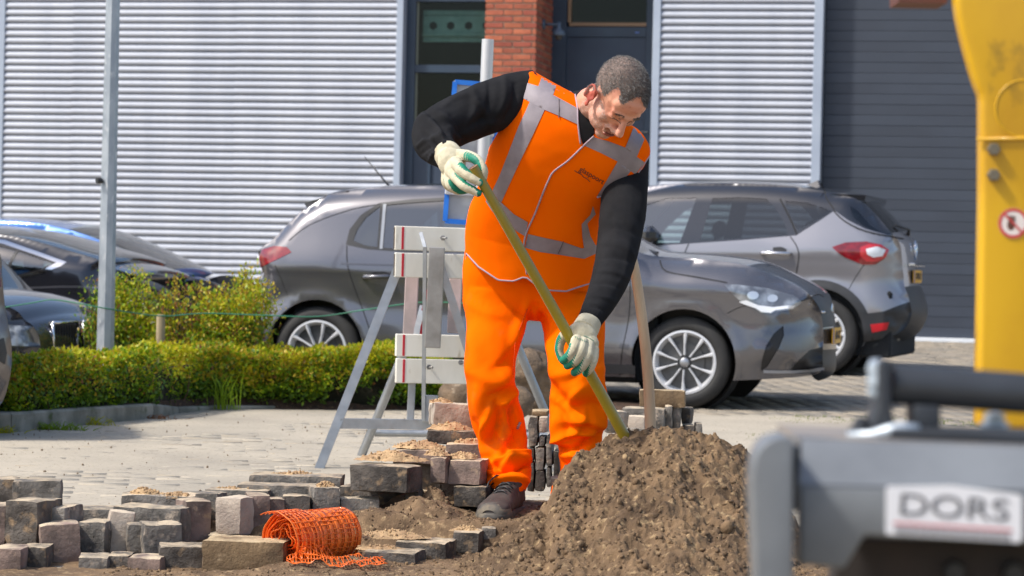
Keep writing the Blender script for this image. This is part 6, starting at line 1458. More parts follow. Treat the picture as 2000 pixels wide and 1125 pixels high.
# ---- orange safety netting roll
net_m = pm('orange_netting', (1.0, .23, .03), .3, col2=(1.0, .18, .015), scale=8, transl=.18, coat=.2)
net = thing('netting_roll', 'loosely rolled orange plastic safety netting lying by the brown stone', 'netting', W(620, 1098, 8.2))
c0, c1 = W(556, 1053, 8.12), W(660, 1043, 8.33); ax = (c1-c0).normalized(); e1 = Vector((0, 0, 1)); e1 = (e1-ax*e1.dot(ax)).normalized(); e2 = ax.cross(e1); LN = (c1-c0).length+.01
def netring(rf, t0, t1, a0, a1, wd, seed, n=64, cen=lambda t: Vector((0, 0, 0))):
    """a band of the netting: runs round the roll from angle a0 to a1 at axial position t0..t1"""
    V = []
    for i in range(n+1):
        a = a0+(a1-a0)*i/n; r_ = rf(a); t = t0+(t1-t0)*i/n
        for s in (-1, 1): V.append(c0+ax*(t+s*wd/2)+(e1*math.cos(a)+e2*math.sin(a))*(r_+.0009*math.sin(a*9+seed))+cen(t))
    return V, [(2*i, 2*i+1, 2*i+3, 2*i+2) for i in range(n)]
def layer(name, rf, tl0, tl1, bands, a0, a1, struts, wd=.009, sw_=.0028, cen=lambda t: Vector((0, 0, 0)), mat=net_m):
    b = MB(); ts = [tl0+(tl1-tl0)*i/(bands-1) for i in range(bands)]
    for i, t in enumerate(ts):
        V, Fc = netring(rf, t, t+random.uniform(-.002, .002), a0, a1, wd*random.uniform(.8, 1.2), i, cen=cen); b.add(V, Fc)
    for i in range(bands-1):
        m_ = (ts[i]+ts[i+1])/2; V, Fc = netring(rf, m_, m_, a0, a1, .0028, i+.5, cen=cen); b.add(V, Fc)
        for k in range(struts):
            a = a0+(a1-a0)*(k+random.uniform(-.1, .1)+.5)/struts; da = sw_/rf(a)/2; V = []
            for j in range(3):
                t = ts[i]+(ts[i+1]-ts[i])*j/2; al = a+(.02 if j == 1 else 0)
                for s in (-1, 1): q = al+s*da; V.append(c0+ax*t+(e1*math.cos(q)+e2*math.sin(q))*(rf(a)+.0006)+cen(t))
            b.add(V, [(0, 1, 3, 2), (2, 3, 5, 4)])
    me = applied(b.mesh(mat, True), [('SOLIDIFY', dict(thickness=.0012, offset=0))]); me.materials.clear(); me.materials.append(mat)
    o = link(name, me, net); o['kind'] = 'stuff'; return o
TP = 2*math.pi
layer('outer_netting', lambda a: .0815+.0015*math.sin(3*a+1), 0, LN, 9, .0, TP, 34, .0195, .0030)
layer('inner_netting', lambda a: .074+.002*math.sin(2*a), .004, LN-.004, 9, .1, TP+.1, 34, .016)
layer('core_netting', lambda a: .061+.004*math.sin(3*a), .0, LN-.02, 8, .3, TP+.3, 26, .017)
layer('crumpled_netting', lambda a: .042+.008*math.sin(4*a+.5), -.004, LN-.05, 7, .3, TP+.3, 28); layer('crumpled_netting', lambda a: .026+.007*math.sin(3*a+2), .0, LN-.06, 7, .3, TP+.3, 16)
layer('loose_loop', lambda a: .088+.026*max(0, math.sin(a*.5))**2, -.055, .06, 4, -.6, 2.6, 16, .008)
# tail of netting running out over the sand to the lower right
b = MB(); nu, nv = 34, 7; G = []
for j in range(nv):
    row = []
    for i in range(nu):
        u = i/(nu-1); px = 560+185*u; py = 1100+8*math.sin(u*3)+j*(3.4+3.2*u)+max(0, u-.75)*50; z = .012*math.sin(u*11+j*.7)+.006*math.sin(u*27+j*2)
        p = W(px+j*2*u, py, 8.16-.035*j); p.z = max(float(terrain(np.array([p.x]), np.array([p.y]))[0])+.012, .02)+abs(z)+.05*math.exp(-((u-.25)/.16)**2)*(1-j/nv); row.append(p)
    G.append(row)
for j in range(nv):
    V = []
    for i in range(nu):
        d_ = (G[min(j+1, nv-1)][i]-G[max(j-1, 0)][i]).normalized()*(.0050 if j % 2 == 0 else .0018); V += [G[j][i]-d_, G[j][i]+d_]
    b.add(V, [(2*i, 2*i+1, 2*i+3, 2*i+2) for i in range(nu-1)])
for i in range(0, nu-1, 1):
    for j in range(nv-1):
        a_, c_ = G[j][i], G[j+1][min(nu-1, i+random.choice((0, 0, 1)))]; d_ = (G[j][i+1]-G[j][i]).normalized()*.0015; b.add([a_-d_, a_+d_, c_+d_, c_-d_], [(0, 1, 2, 3)])
me = applied(b.mesh(net_m, True), [('SOLIDIFY', dict(thickness=.0012, offset=0))]); o = link('trailing_netting', me, net); o['kind'] = 'stuff'

# ---- second spade, wooden handle
wood_m = pm('bare_ash_wood', lin(206, 182, 150), .7, col2=lin(176, 144, 112), scale=9, lo=.4, hi=.65, col3=lin(120, 82, 56), scale3=14, lo3=.60, hi3=.70, stretch=(1, 1, .22), bump=.3, bscale=40)
wh = thing('spade', 'spade with a bare wooden handle stuck upright behind the sand heap', 'spade', W(1272, 880, 9.15))
b = MB(); q = smoothpoly([tuple(W(x, y, 9.15)) for x, y in ((1226, 470), (1240, 530), (1255, 630), (1266, 740), (1271, 850), (1273, 905))], False, 8)
b.tube(q, [.0165+.0035*i/(len(q)-1) for i in range(len(q))], 18); b.build('handle', wood_m, wh, True, 50)
b = MB(); p_ = W(1273, 900, 9.15); b.bbox((p_.x-.10, p_.y-.004, .02), (p_.x+.10, p_.y+.004, p_.z-.01), .003); b.build('blade', steel, wh)

# ================================================================== barrier with boards, sign, lamp post
bar = thing('barrier', 'galvanised trestle barrier carrying white boards with red edge strips', 'barrier', W(820, 918, 12.3))
def bar_tube(name, pts, w_, d_, mat=galv, rnd=False, parent=None):
    b = MB()
    if rnd: b.tube(pts, w_/2, 14); return b.build(name, mat, parent or bar, True, 40)
    b.tube(pts, w_*.7071, 4, up=(0, -1, 0)); return b.build(name, mat, parent or bar)
bar_tube('leg', [W(779, 520, 12.24), W(623, 917, 12.12)], .042, .04); bar_tube('leg', [W(857, 508, 12.2), W(988, 912, 12.2)], .036, .04)
bar_tube('rear_leg', [W(800, 660, 12.75), W(704, 895, 12.95)], .042, .04, rnd=True); bar_tube('rear_leg', [W(975, 590, 12.75), W(1100, 890, 12.95)], .042, .04, rnd=True)
bar_tube('crossbar', [W(664, 827, 12.15), W(836, 829, 12.2), W(960, 832, 12.2)], .045, .03); bar_tube('rear_crossbar', [W(732, 846, 12.95), W(835, 847, 12.95), W(1070, 852, 12.95)], .034, .03, rnd=True)
b = MB()
def qbox(x0, x1, y0, y1, Y, d, mat, name, bev=.003, yaw=0, parent=None):
    s_ = F_PX/Y; a = W(x0, y1, Y); b = MB(); b.bbox((0, 0, 0), ((x1-x0)/s_, d, (y1-y0)/s_), bev, None, Matrix.Translation(a) @ Matrix.Rotation(R(-yaw), 4, 'Z') @ Matrix.Rotation(R(1.3), 4, 'Y')); return b.build(name, mat, parent or bar)
steel2 = pm('zinc_worn', (.38, .37, .35), .45, .65, col2=(.25, .24, .22), scale=10, lo=.35, hi=.65, col3=(.30, .02, .03), scale3=9, lo3=.66, hi3=.69, bump=.15, bscale=60)
qbox(829, 860, 482, 679, 12.02, .05, steel2, 'post_channel'); bar_tube('upright_bar', [W(822, 455, 12.06), W(830, 482, 12.03), W(827, 822, 12.1)], .016, .02); qbox(824, 853, 772, 824, 12.1, .05, galv, 'tube_socket')
qbox(794, 808, 735, 822, 12.2, .03, galv, 'upright'); pk = pm('weathered_pink_board', lin(200, 178, 178), .7, col2=lin(170, 156, 152), scale=8, bump=.2, bscale=60)
qbox(786, 812, 520, 665, 12.32, .04, pk, 'upright_board'); qbox(873, 898, 515, 650, 12.4, .04, pk, 'upright_board')
wb = pm('dirty_white_board', lin(226, 222, 210), .55, col2=lin(200, 194, 178), scale=5, lo=.4, hi=.75, col3=lin(170, 158, 132), scale3=16, lo3=.64, hi3=.76, stretch=(1, 1, .35), bump=.12, bscale=50)
redm = pm('red_strip', lin(186, 26, 46), .5); hollow = pm('hollow_end', lin(78, 66, 50), .9)
BYW = R(-12)
def board(xl, yt, yb, Y, ln, name='board'):
    a = W(xl, yb, Y); s_ = F_PX/Y; h = (yb-yt)/s_; M_ = Matrix.Translation(a) @ Matrix.Rotation(-BYW, 4, 'Z') @ Matrix.Rotation(R(.3), 4, 'Y')
    b = MB(); b.bbox((0, 0, 0), (ln, .032, h), .003, None, M_); o = b.build(name, wb, bar)
    b = MB(); b.bbox((.030, -.0015, .003), (.041, .001, h-.003), .0005, None, M_); b.build('red_strip', redm, o)
    return o, M_, h
for (x, yt, yb, Y, e) in ((771, 441, 488, 12.14, 1), (771, 493, 541, 12.14, 1), (773, 652, 696, 12.14, 0), (773, 700, 748, 12.14, 0)):
    o, M_, h_ = board(x, yt, yb, Y, .46)
    if e:
        b = MB(); b.bbox((-.002, .0045, .006), (.001, .0275, h_-.006), .0005, None, M_); b.build('hollow_end', hollow, o)
for x, y in ((865, 465), (859, 500), (838, 717), (900, 708)):
    b = MB(); p_ = W(x, y, 12.1); b.tube([p_+Vector((0, .1, 0)), p_+Vector((0, -.02, 0)), p_+Vector((.018, -.035, 0))], .005, 8); b.lathe([(0, .012), (.012, .012), (.013, 0), (0, 0)], Matrix.Translation(p_+Vector((0, .0, 0))) @ Matrix.Rotation(R(90), 4, 'X'), 6); b.build('bolt', steel, bar)
# red and white ribbon hanging between the boards
for i_, (m_, w_) in enumerate(((redm, .011), (lampw_m, .014))):
    b = MB(); pts_ = [W(833-i_*7, 566+i_*30, 12.3), W(829-i_*7, 600+i_*12, 12.29), W(822-i_*7, 640, 12.3), W(818-i_*6, 664, 12.32)]; V = []
    for p_ in pts_: V += [p_+Vector((-w_, 0, 0)), p_+Vector((w_, -.004, 0))]
    b.add(V, [(2*k, 2*k+1, 2*k+3, 2*k+2) for k in range(3)]); b.build('barrier_ribbon', m_, bar, True)

sg = thing('road_sign', 'back of a grey road sign with a blue rim on an aluminium pole', 'sign', W(925, 900, 12.5))
alu = pm('brushed_aluminium', (.66, .66, .67), .38, .6, col2=(.5, .5, .51), scale=10, lo=.35, hi=.7, stretch=(1, 1, .2), rvar=.1)
b = MB(); b.tube([W(953, 77, 12.5), W(917, 930, 12.5)], .0285, 24); b.build('pole', alu, sg, True, 50)
blue_m = pm('blue_rim', lin(22, 104, 200), .4, col2=lin(40, 120, 214), scale=12); sgrey = pm('sign_back', lin(176, 178, 182), .5, .3, col2=lin(156, 158, 162), scale=6, col3=lin(120, 118, 112), scale3=14, lo3=.64, hi3=.74)
s_ = F_PX/12.6; a = W(864, 436, 12.56); wd_, ht_ = 96/s_, 281/s_; MS = Matrix.Translation(a) @ Matrix.Rotation(R(7), 4, 'Z') @ Matrix.Rotation(R(1.3+1.5), 4, 'Y')
b = MB(); b.bbox((.006, .004, .006), (wd_-.006, .01, ht_-.006), .002, None, MS); b.build('sign_panel', sgrey, sg)
q = [MS @ Vector(p) for p in ((.012, 0, .012), (wd_-.012, 0, .012), (wd_-.012, 0, ht_-.012), (.012, 0, ht_-.012))]
for i in range(4): b = MB(); b.tube([q[i], q[(i+1) % 4]], .016, 4, up=(0, -1, 0)); b.build('rim', blue_m, sg)
b = MB(); b.bbox((.0, -.03, .62*ht_), (wd_-.02, -.012, .62*ht_+.03), .004, None, MS); b.bbox((.0, -.03, .2*ht_), (wd_-.02, -.012, .2*ht_+.03), .004, None, MS); b.build('clamp_rail', alu, sg)
b = MB(); b.bbox((.14, -.006, .0), (.16, .003, ht_*.4), .003, None, MS); b.build('panel_seam', trim_m, sg)

lp_m = pm('galvanised_pole', (.46, .50, .53), .48, .55, col2=(.34, .38, .42), scale=16, lo=.35, hi=.6, col3=(.58, .60, .61), scale3=30, lo3=.58, hi3=.68, stretch=(1, 1, .4), bump=.12, bscale=60)
lpst = thing('lamp_post', 'galvanised octagonal lamp post standing in the hedge on the left', 'lamp post', W(203, 780, 16.4))
b = MB(); p0_, p1_ = W(203, 800, 16.4), W(222, -60, 16.4); b.tube([p0_, p1_], [.056, .042], 8, up=(.38, -.92, 0)); b.build('pole', lp_m, lpst)
b = MB(); p_ = W(198, 353, 16.36); b.tube([p_, p_+Vector((-.025, -.02, 0))], .018, 10); b.build('key_cover', black, lpst)
# ================================================================== hedge, shrubs, stake, boulders
lf = [pm('leaf_yellow_green', (.54, .52, .015), .5, transl=.4, rand=0), pm('leaf_green', (.25, .38, .012), .45, transl=.35), pm('leaf_dark', (.09, .18, .012), .45, transl=.25), pm('leaf_amber', (.55, .38, .03), .55, transl=.35), pm('leaf_bronze', (.26, .10, .03), .55, transl=.3)]
stem_m = pm('twig_bark', lin(96, 78, 58), .9, bump=.4)
def leaves(name, P, D, S, mi, parent, mats=lf, asp=.5):
    """P roots, D directions, S lengths -> folded rhombic leaves"""
    n = len(P); D = D/np.linalg.norm(D, axis=1)[:, None]; A = rng.normal(0, 1, (n, 3)); Sd = np.cross(D, A); Sd /= np.linalg.norm(Sd, axis=1)[:, None]; Nn = np.cross(D, Sd)
    S = S[:, None]; m1 = P+D*S*.5; V = np.stack([P, m1+Sd*S*asp/2+Nn*S*.08, P+D*S, m1-Sd*S*asp/2+Nn*S*.08], 1).reshape(-1, 3)
    F4 = np.arange(4*n).reshape(-1, 4); o = link(name, npmesh(V, F4, None, False, mats, mi), parent); o['kind'] = 'stuff'; return o
hedge = thing('hedge', 'low clipped yellow green hedge running along the kerb', 'hedge', W(400, 800, 16.8))
HXL, HXR = -4.2, W(905, 780, 16.9).x
def hz_top(x):
    px_ = 1000+x*F_PX/16.2; return np.interp(px_, [-200, 30, 120, 200, 330, 400, 460, 560, 700, 760, 850, 905], [.28, .27, .31, .35, .35, .34, .31, .32, .34, .36, .26, .20])
nL = 62000; x = rng.uniform(HXL, HXR, nL); fr = bed_front(x); t = rng.rand(nL); dep = 1.05
top = rng.rand(nL) < .45
yy = np.where(top, fr+.06+dep*rng.rand(nL), fr+.05+.20*rng.rand(nL)**2); zz_ = np.where(top, 1-.12*rng.rand(nL)**1.5, rng.rand(nL)**.8)
P = np.stack([x, yy, zz_*0], 1); lump = vnoise(np.stack([x, yy, zz_*.4], 1), 2.6, 5, 3); lump2 = vnoise(np.stack([x, yy, zz_*.5], 1), 9, 6, 2)
ht = hz_top(x)+.025*lump+.03*lump2-.12*sm(fr+.8, fr+1.1, yy); z = zz_*ht+.05; yf = yy-np.where(top, 0, 1)*(.05*lump+.05*lump2+.06*np.sin(np.clip(zz_, 0, 1)*3.0))
edge = np.clip((yy-fr)/.18, 0, 1); z = np.where(top, z-.06*(1-edge)**2, z)
P = np.stack([x, yf, z], 1); D = rng.normal(0, .7, (nL, 3))+np.where(top[:, None], np.array([0, 0, .9]), np.array([0, -.8, .35]))
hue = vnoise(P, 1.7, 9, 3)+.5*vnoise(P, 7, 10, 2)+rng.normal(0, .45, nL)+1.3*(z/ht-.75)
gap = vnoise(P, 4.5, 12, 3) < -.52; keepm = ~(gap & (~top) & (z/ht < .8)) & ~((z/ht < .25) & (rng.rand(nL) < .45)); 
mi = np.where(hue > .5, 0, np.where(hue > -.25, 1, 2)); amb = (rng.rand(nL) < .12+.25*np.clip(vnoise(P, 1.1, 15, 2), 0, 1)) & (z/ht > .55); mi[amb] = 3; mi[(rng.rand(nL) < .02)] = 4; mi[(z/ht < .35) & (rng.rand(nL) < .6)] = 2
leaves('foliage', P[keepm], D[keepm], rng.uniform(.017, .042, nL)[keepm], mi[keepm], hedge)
b = MB()
for k in range(260):
    x_ = random.uniform(HXL, HXR); y_ = float(bed_front(x_))+random.uniform(.14, .9); p = Vector((x_, y_, .0)); h_ = float(hz_top(x_))*random.uniform(.6, .9); b.tube([p, p+Vector((random.uniform(-.08, .08), random.uniform(-.1, .05), h_*.5)), p+Vector((random.uniform(-.2, .2), random.uniform(-.2, .1), h_))], [.007, .005, .002], 5)
o = b.build('stems', stem_m, hedge); o['kind'] = 'stuff'
# near-black sheet added as the hedge's inner shade, so no light passes through
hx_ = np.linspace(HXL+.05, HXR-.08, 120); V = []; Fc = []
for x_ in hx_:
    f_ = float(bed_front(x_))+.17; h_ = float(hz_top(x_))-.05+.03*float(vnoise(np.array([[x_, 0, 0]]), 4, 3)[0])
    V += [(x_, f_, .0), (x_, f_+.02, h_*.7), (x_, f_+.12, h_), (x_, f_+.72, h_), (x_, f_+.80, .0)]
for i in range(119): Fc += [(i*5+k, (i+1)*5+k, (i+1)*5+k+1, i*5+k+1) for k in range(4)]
o = link('shade_core', npmesh(V, Fc, pm('hedge_inside', (.022, .022, .010), .95, bump=1, bscale=30, bdist=.05)), hedge)
def shrub(name, label, px, py0, py1, Y, wpx, n, ratio, sparse=0, seed=1, tall=None):
    s_ = F_PX/Y; base_ = W(px, py0, Y); base_.z = ground(base_.x, Y); h_ = W(px, py1, Y).z-base_.z; w_ = wpx/s_; t = thing(name, label, 'shrub', base_)
    r_ = np.random.RandomState(seed); b = MB(); P = []; D = []
    ns = int(14+w_*22)
    for k in range(ns):
        u = r_.uniform(-.5, .5); v = r_.uniform(-.25, .25); hh = h_*(1-.9*abs(u)**2.4)*r_.uniform(.62, 1.03); p = Vector((base_.x+u*w_*.5, Y+v*.4, base_.z))
        ln = Vector((u*w_*.55+r_.uniform(-.06, .06), v*.3, hh)); q = [p, p+ln*.35+Vector((r_.uniform(-.03, .03), 0, 0)), p+ln*.7+Vector((r_.uniform(-.04, .04), 0, 0)), p+ln]; b.tube(q, [.008, .006, .004, .002], 5)
        m = int(n/ns); tt = r_.rand(m)**.75; 
        for a in tt:
            i_ = min(2, int(a*3)); f_ = a*3-i_; c = q[i_].lerp(q[i_+1], f_); sp = .085*(1-.55*a)*(1-sparse*.35); P.append(np.array(c)+r_.normal(0, sp, 3)*np.array([1, 1, .8])); D.append(np.array([0, 0, .8])+r_.normal(0, .7, 3))
    P = np.array(P); D = np.array(D); D[:, 2] += .2; k = (P[:, 2] > base_.z+.05); P, D = P[k], D[k]; n_ = len(P)
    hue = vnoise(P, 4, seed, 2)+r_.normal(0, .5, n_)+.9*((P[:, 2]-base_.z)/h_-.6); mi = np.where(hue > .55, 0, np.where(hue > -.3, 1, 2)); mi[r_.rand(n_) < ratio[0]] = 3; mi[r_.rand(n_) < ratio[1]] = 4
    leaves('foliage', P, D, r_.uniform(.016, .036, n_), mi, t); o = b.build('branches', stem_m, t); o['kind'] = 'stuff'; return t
shrub('shrub', 'taller green and yellow shrub behind the lamp post', 262, 760, 530, 17.45, 135, 10500, (.12, .03), 0, 3)
shrub('shrub', 'small yellow green shrub just left of the lamp post', 186, 760, 545, 17.4, 40, 1900, (.15, .03), .2, 4)
shrub('shrub', 'sparse reddish amber shrub right of the wooden stake', 368, 760, 545, 17.5, 125, 4600, (.34, .22), .3, 5)
shrub('shrub', 'dense yellow shrub next to the rear bumper of the grey hatchback', 450, 760, 525, 17.42, 115, 12500, (.28, .06), 0, 6)
# long grass tuft by the bumper
gr = thing('grass_tuft', 'spiky tuft of long grass between hedge and rear wheel', 'grass', W(492, 760, 17.2)); b = MB()
for k in range(70):
    p = W(488+random.uniform(-14, 14), 745, 17.2+random.uniform(-.05, .05)); a_ = random.uniform(-1, 1); h_ = random.uniform(.15, .30); q = [p, p+Vector((a_*.03, random.uniform(-.03, .03), h_*.6)), p+Vector((a_*.13, random.uniform(-.05, .05), h_*(1-.25*abs(a_))))]
    b.tube(q, [.003, .0022, .0006], 3, cap=False)
b.build('blades', lf[1], gr)['kind'] = 'stuff'
# weeds at the kerb
def weeds(label, px, py, Y, w_, n, hmax, mat, seed):
    c = W(px, py, Y); t = thing('weed_tuft', label, 'weeds', c); b = MB(); r_ = random.Random(seed)
    for k in range(n):
        p = c+Vector((r_.gauss(0, w_), r_.uniform(-.03, .03), 0)); a_ = r_.uniform(-1, 1); h_ = hmax*r_.uniform(.3, 1); q = [p, p+Vector((a_*.02, -.01, h_*.6)), p+Vector((a_*.07, -.02, h_))]; b.tube(q, [.004, .003, .0008], 3, cap=False)
    b.build('blades', mat, t)['kind'] = 'stuff'
weeds('green grass tuft growing at the kerb face on the left', 100, 846, 14.35, .09, 110, .07, lf[1], 1); weeds('small weeds against the kerb further right', 180, 836, 14.85, .06, 50, .07, lf[0], 2)
weeds('brown dry weeds where the kerb sinks', 300, 824, 15.55, .07, 70, .05, lf[4], 3); weeds('thin tuft at the left end of the kerb', 6, 850, 14.0, .03, 30, .06, lf[0], 4)
weeds('pale stalky weed leaning out of the hedge', 440, 800, 16.55, .035, 26, .26, lf[1], 5)
# moss and grass in the joints of the right-hand paving
b = MB(); ca, sa = math.cos(ANG), math.sin(ANG)
for k in range(1500):
    x_ = random.uniform(.9, 4.3); y_ = random.uniform(13.6, 17.4); m_ = noise.noise(Vector((x_*1.2, y_*.7, 3)));
    if m_ < .02: continue
    v_ = -x_*sa+y_*ca; u_ = x_*ca+y_*sa; 
    v_ = (math.floor(v_/.105)+.5)*.105 if random.random() < .6 else v_; x2 = u_*ca-v_*sa; y2 = u_*sa+v_*ca; p = Vector((x2, y2, ground(x2, y2)))
    for j in range(5):
        p2 = p+Vector((random.gauss(0, .02), random.gauss(0, .02), 0)); a_ = random.uniform(-.012, .012); b.tube([p2, p2+Vector((a_, 0, random.uniform(.008, .022)))], [.0035, .0006], 3, cap=False)
o = b.build('joint_moss', pm('moss_green', (.13, .17, .03), .9), None); tag(o, 'green moss and grass growing in the paving joints on the right', 'moss', kind='stuff')
# pebbles and grit on the sandy road
pb = [(x_, y_, .016, .0015+.0055*rng.rand()**4) for x_, y_ in zip(rng.uniform(-3, 1.5, 900), 9.8+6.5*rng.rand(900)**.8)]; o = clods('grit', pb, pm('dark_grit', lin(120, 104, 84), .9)); tag(o, 'fine grit and pebbles scattered over the sandy road', 'grit')
# stake and wire
stk = thing('wooden_stake', 'short grey wooden stake in the hedge with a green wire', 'stake', W(313, 780, 16.7)); b = MB(); b.tube([W(312, 790, 16.7), W(313, 700, 16.7), W(314, 617, 16.7), W(314, 614, 16.7)], [.029, .028, .027, .022], 14); b.build('post', pm('grey_wood', lin(158, 142, 112), .85, col2=lin(118, 104, 82), scale=10, stretch=(1, 1, .2), bump=.4, bscale=60), stk, True, 50)
wire = MB(); wp = smoothpoly([tuple(W(x_, y_, Y_)) for x_, y_, Y_ in ((-60, 612, 16.3), (60, 592, 16.35), (110, 586, 16.35), (205, 602, 16.34), (313, 617, 16.66), (400, 612, 16.8), (520, 616, 16.9), (620, 618, 16.95), (720, 604, 16.9), (832, 590, 16.9), (960, 596, 16.9))], False, 8)
wire.tube(wp, .0042, 6); o = wire.build('wire', pm('green_wire', lin(58, 128, 98), .5), None, True); tag(o, 'thin green wire strung from the lamp post over the stake and past the hatchback', 'wire')
# boulders
def boulder(label, px, py, Y, r_, seed):
    c = W(px, py, Y); b = MB(); ell(b, c, r_, None, 40, 26); me = b.mesh(pm('boulder_%s' % 'abc'[seed % 3], lin(134, 112, 88), .9, col2=lin(84, 72, 60), scale=5, lo=.38, hi=.62, col3=lin(172, 156, 134), scale3=14, lo3=.6, hi3=.74, bump=1, bscale=40, bdist=.02), True); V = mverts(me); N = mnorms(me)
    d = .10*vnoise(V, 3.5, seed, 2)+.03*vnoise(V, 11, seed+1, 3); d = np.round(d*14)/14*.5+d*.5; setverts(me, V+N*d[:, None]*r_[2]/.25); o = link('boulder', me, None, Vector((c.x, c.y, ground(c.x, c.y)))); return tag(o, label, 'boulder')
boulder('rough brown boulder seen between the trouser legs', 1038, 745, 15.6, (.17, .16, .20), 1); boulder('smaller brown boulder at the end of the hedge, left of the knee', 900, 770, 15.9, (.13, .14, .12), 2)
boulder('dark boulder lying in front, low between the legs', 1000, 790, 15.2, (.16, .14, .12), 4)

# ================================================================== machine in the foreground
yel = pm('yellow_machine_paint', lin(206, 160, 8), .38, col2=lin(186, 138, 8), scale=4, lo=.4, hi=.7, col3=lin(104, 84, 26), scale3=9, lo3=.60, hi3=.72, bump=.1, bscale=40, coat=.25, stretch=(1, 1, .8))
gry = pm('grey_machine_paint', lin(124, 128, 132), .5, .1, col2=lin(102, 106, 111), scale=7, lo=.4, hi=.7, col3=lin(150, 124, 96), scale3=14, lo3=.66, hi3=.76, bump=.15, bscale=60, coat=.1)
dgr = pm('dark_machine_steel', lin(60, 64, 70), .5, .2, col2=lin(46, 49, 54), scale=8, bump=.15, bscale=60); lgr = pm('zinc_bolt', lin(190, 200, 208), .4, .5); rust = pm('rusty_dark_steel', lin(52, 42, 38), .8, col2=lin(34, 30, 30), scale=10)
YA = 4.2; arm = thing('digger_arm', 'yellow digger arm with round safety sticker at the right edge', 'digger arm', W(1960, 1120, YA))
def pw(pts, Y): return [W(x_, y_, Y) for x_, y_ in pts]
outl = smoothpoly([(1853, -60), (1858, 10), (1866, 55), (1880, 110), (1895, 160), (1905, 185)], False, 4)+[(1906, 200), (1906, 400), (1903, 600), (1900, 760), (1899, 835), (2160, 850), (2180, -60)]
def plate_body(name, pts, Y, th, mat, parent, bev=.008):
    b = MB(); b.prism(pw(pts, Y), Vector((0, th, 0))); me = applied(b.mesh(mat), [('BEVEL', dict(width=bev, segments=3, limit_method='ANGLE', angle_limit=R(40)))]); recalc(me); me.polygons.foreach_set('use_smooth', [True]*len(me.polygons)); me.set_sharp_from_angle(angle=R(50)); return link(name, me, parent)
outl = [(x_+(10 if x_ < 2100 else 0), y_) for x_, y_ in outl]
plate_body('arm_casting', outl, YA, .05, yel, arm, .010)
b = MB(); M_ = Matrix.Translation(W(2000, 212, YA)) @ Matrix.Rotation(R(90), 4, 'X'); b.lathe([(.0435, 0), (.044, .0012), (.046, .0012), (.0465, 0)], M_, 32); b.build('pin_boss', yel, arm, True)
b = MB(); b.tube([W(1908, 272, YA-.002), W(2160, 268, YA-.002)], .003, 6); b.build('weld_seam', yel, arm, True)
for x_, y_ in ((1940, 292), (1940, 342)):
    b = MB(); b.lathe([(0, .012), (.009, .012), (.011, .004), (.011, 0)], Matrix.Translation(W(x_, y_, YA)) @ Matrix.Rotation(R(90), 4, 'X'), 6); b.build('bolt', pm('bolt_grey', lin(120, 112, 96), .5, .5), arm)
M_ = Matrix.Translation(W(1979, 436, YA-.0015)) @ Matrix.Rotation(R(90), 4, 'X')
b = MB(); M_ = M_ @ Matrix.Scale(.9, 4); b.lathe([(0, 0), (.0265, 0)], M_, 36); st_ = b.build('safety_sticker', pm('sticker_white', lin(226, 216, 210), .5), arm)
b = MB(); b.lathe([(.021, .0006), (.0262, .0006)], M_, 36); rd = pm('sticker_red', lin(196, 70, 66), .5); b.tube([M_ @ Vector((-.016, .016, .0008)), M_ @ Vector((.016, -.016, .0008))], .002, 4); b.build('red_ring', rd, st_)
b = MB(); ell(b, M_ @ Vector((-.004, -.003, 0)), (.006, .0008, .009)); 
for k in range(4): b.tube([M_ @ Vector((-.008+k*.003, .004, .0006)), M_ @ Vector((-.009+k*.0035, .013, .0006))], .0012, 5)
b.build('hand_symbol', pm('sticker_brown', lin(96, 60, 50), .6), st_)
b = MB(); b.prism(pw([(1755, -40), (1755, 4), (1850, 6), (1856, -40)], YA+.05), Vector((0, .1, 0))); b.build('hose_bracket', pm('rust_brown', lin(92, 52, 42), .7), arm, fix=True)
YG = 2.45; KG = YG/2.95; att = thing('excavator_attachment', 'blurred grey steel attachment with white name plate in the lower right corner', 'machine part', W(1750, 1300, YG))
plate_body('side_cheek', smoothpoly([(1484, 1300), (1478, 1125), (1472, 1000), (1471, 930), (1480, 885), (1500, 862), (1530, 853), (1549, 857)], False, 3)+[(1549, 1300)], YG-.05*KG, .07, gry, att, .008)
plate_body('cross_beam', [(1562, 946), (1562, 1102), (1650, 1112), (1690, 1046), (1732, 1050), (2000, 1062), (2300, 1076), (2300, 965)], YG, .03, gry, att, .004)
b = MB(); A_ = pw([(1562, 946), (2300, 965)], YG); B_ = pw([(1566, 856), (2300, 884)], YG+.05*KG); dn = Vector((0, .03, -.012)); b.add([A_[0], A_[1], B_[1], B_[0], A_[0]+dn, A_[1]+dn, B_[1]+dn, B_[0]+dn], [(0, 1, 2, 3), (7, 6, 5, 4), (0, 4, 5, 1), (3, 2, 6, 7), (0, 3, 7, 4), (1, 5, 6, 2)])
b.build('sloping_plate', gry, att, fix=True)
b = MB(); T_ = pw([(1560, 853), (2300, 881)], YG+.051*KG); b.add([T_[0], T_[1], T_[1]+Vector((0, .2, .0)), T_[0]+Vector((0, .2, .0)), T_[0]-Vector((0, 0, .02)), T_[1]-Vector((0, 0, .02)), T_[1]+Vector((0, .2, -.02)), T_[0]+Vector((0, .2, -.02))], [(0, 1, 2, 3), (7, 6, 5, 4), (0, 4, 5, 1), (1, 5, 6, 2), (2, 6, 7, 3), (3, 7, 4, 0)]); b.build('top_plate', pm('sandy_grey_steel', lin(146, 134, 122), .7, col2=lin(112, 114, 118), scale=12), att, fix=True)
plate_body('inner_housing', [(1640, 1050), (2300, 1070), (2300, 1320), (1600, 1320)], YG+.10*KG, .05, rust, att, .004)
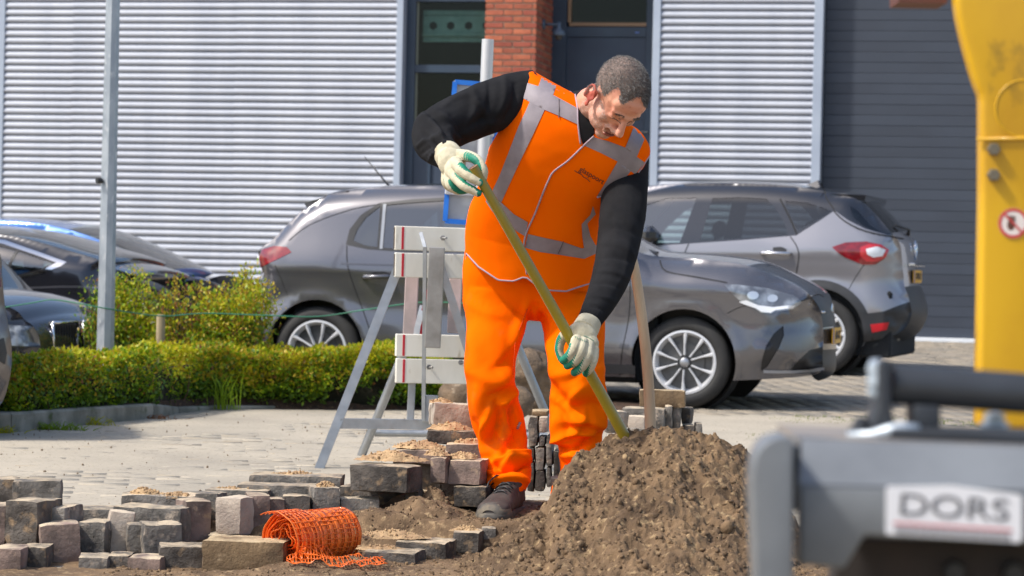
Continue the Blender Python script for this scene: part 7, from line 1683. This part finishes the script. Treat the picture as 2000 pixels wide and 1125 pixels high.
plate_body('gap_shade_strip', [(1549, 870), (1564, 870), (1564, 1000), (1549, 1000)], YG+.04*KG, .02, dgr, att, .002)  # dark strip added in the open gap to stand for its shade
for x_, y_ in ((1862, 1116), (1978, 1118)):
    b = MB(); b.lathe([(0, .010), (.009, .010), (.011, .003), (.011, 0)], Matrix.Translation(W(x_, y_, YG+.098*KG)) @ Matrix.Rotation(R(90), 4, 'X'), 12); b.build('bolt', black, att)
b = MB(); b.prism(pw([(1735, 950), (1860, 948), (1990, 966), (1996, 972), (1996, 1052), (1990, 1060), (1733, 1044), (1730, 1040), (1731, 954)], YG-.002), Vector((0, .0015, 0))); npl = b.build('name_plate', pm('name_plate_white', lin(226, 226, 230), .5), att, fix=True)
MP = Matrix.Translation(W(1863, 993, YG-.0026)) @ Matrix.Rotation(R(90), 4, 'X') @ Matrix.Rotation(R(-2.2), 4, 'Z') @ Matrix.Scale(KG, 4)
link('name_lettering', text_mesh('DORS', .0345, pm('print_black', (.07, .07, .08), .5), MP, .0003, False, sx=1.38), npl)
b = MB(); b.bbox((-.066, -.0215, 0), (.066, -.0192, .0004), .0001, None, MP); b.build('red_line', rd, npl)
b = MB()
for k in range(34): b.bbox((-.064+k*.0038, -.031, 0), (-.0617+k*.0038+.0006*(k % 3), -.0255+.001*(k % 2), .0004), .0001, None, MP)
o = b.build('small_print', pm('print_grey', lin(130, 128, 132), .6), npl); o['kind'] = 'stuff'
# shaft, bracket, bolts on top
b = MB(); b.tube([W(1742, 750, YG+.12*KG), W(2300, 790, YG+.12*KG)], .0235*KG, 28); b.build('shaft', dgr, att, True, 50)
plate_body('shaft_bracket', [(1716, 704), (1741, 706), (1742, 800), (1752, 838), (1700, 838), (1714, 800)], YG+.09*KG, .06, dgr, att, .003)
for x_, y_, r_ in ((1700, 722, .010), (1704, 745, .011), (1694, 768, .0066)):
    b = MB(); b.lathe([(0, .012), (r_*.8, .01), (r_, .004), (r_, 0)], Matrix.Translation(W(1717, y_, YG+.11*KG)) @ Matrix.Rotation(R(-80), 4, 'Y'), 6); b.build('bolt', lgr, att)
b = MB(); b.lathe([(.0115, 0), (.0115, .005), (.0075, .007), (.0075, .0115), (.003, .015), (0, .016)], Matrix.Translation(W(1681, 845, YG+.12*KG)), 16); b.build('dome_nut', dgr, att, True, 40)
b = MB(); b.tube([W(1655, 850, YG+.09*KG), W(1700, 850, YG+.09*KG), W(1735, 842, YG+.08*KG), W(1760, 836, YG+.08*KG), W(1795, 838, YG+.08*KG)], [.0033, .005, .0066, .0066, .005], 8); b.build('lever', lgr, att, True)
plate_body('shaft_support', [(1784, 790), (1838, 792), (1838, 856), (1784, 854)], YG+.10*KG, .05, dgr, att, .003)
plate_body('base_bar', [(1740, 836), (2300, 852), (2300, 880), (1740, 860)], YG+.07*KG, .06, dgr, att, .003)
b = MB(); b.lathe([(.015, -.01), (.015, .004), (.010, .006), (.010, .014), (0, .016)], Matrix.Translation(W(1942, 836, YG+.16*KG)), 6); b.build('bolt', lgr, att)
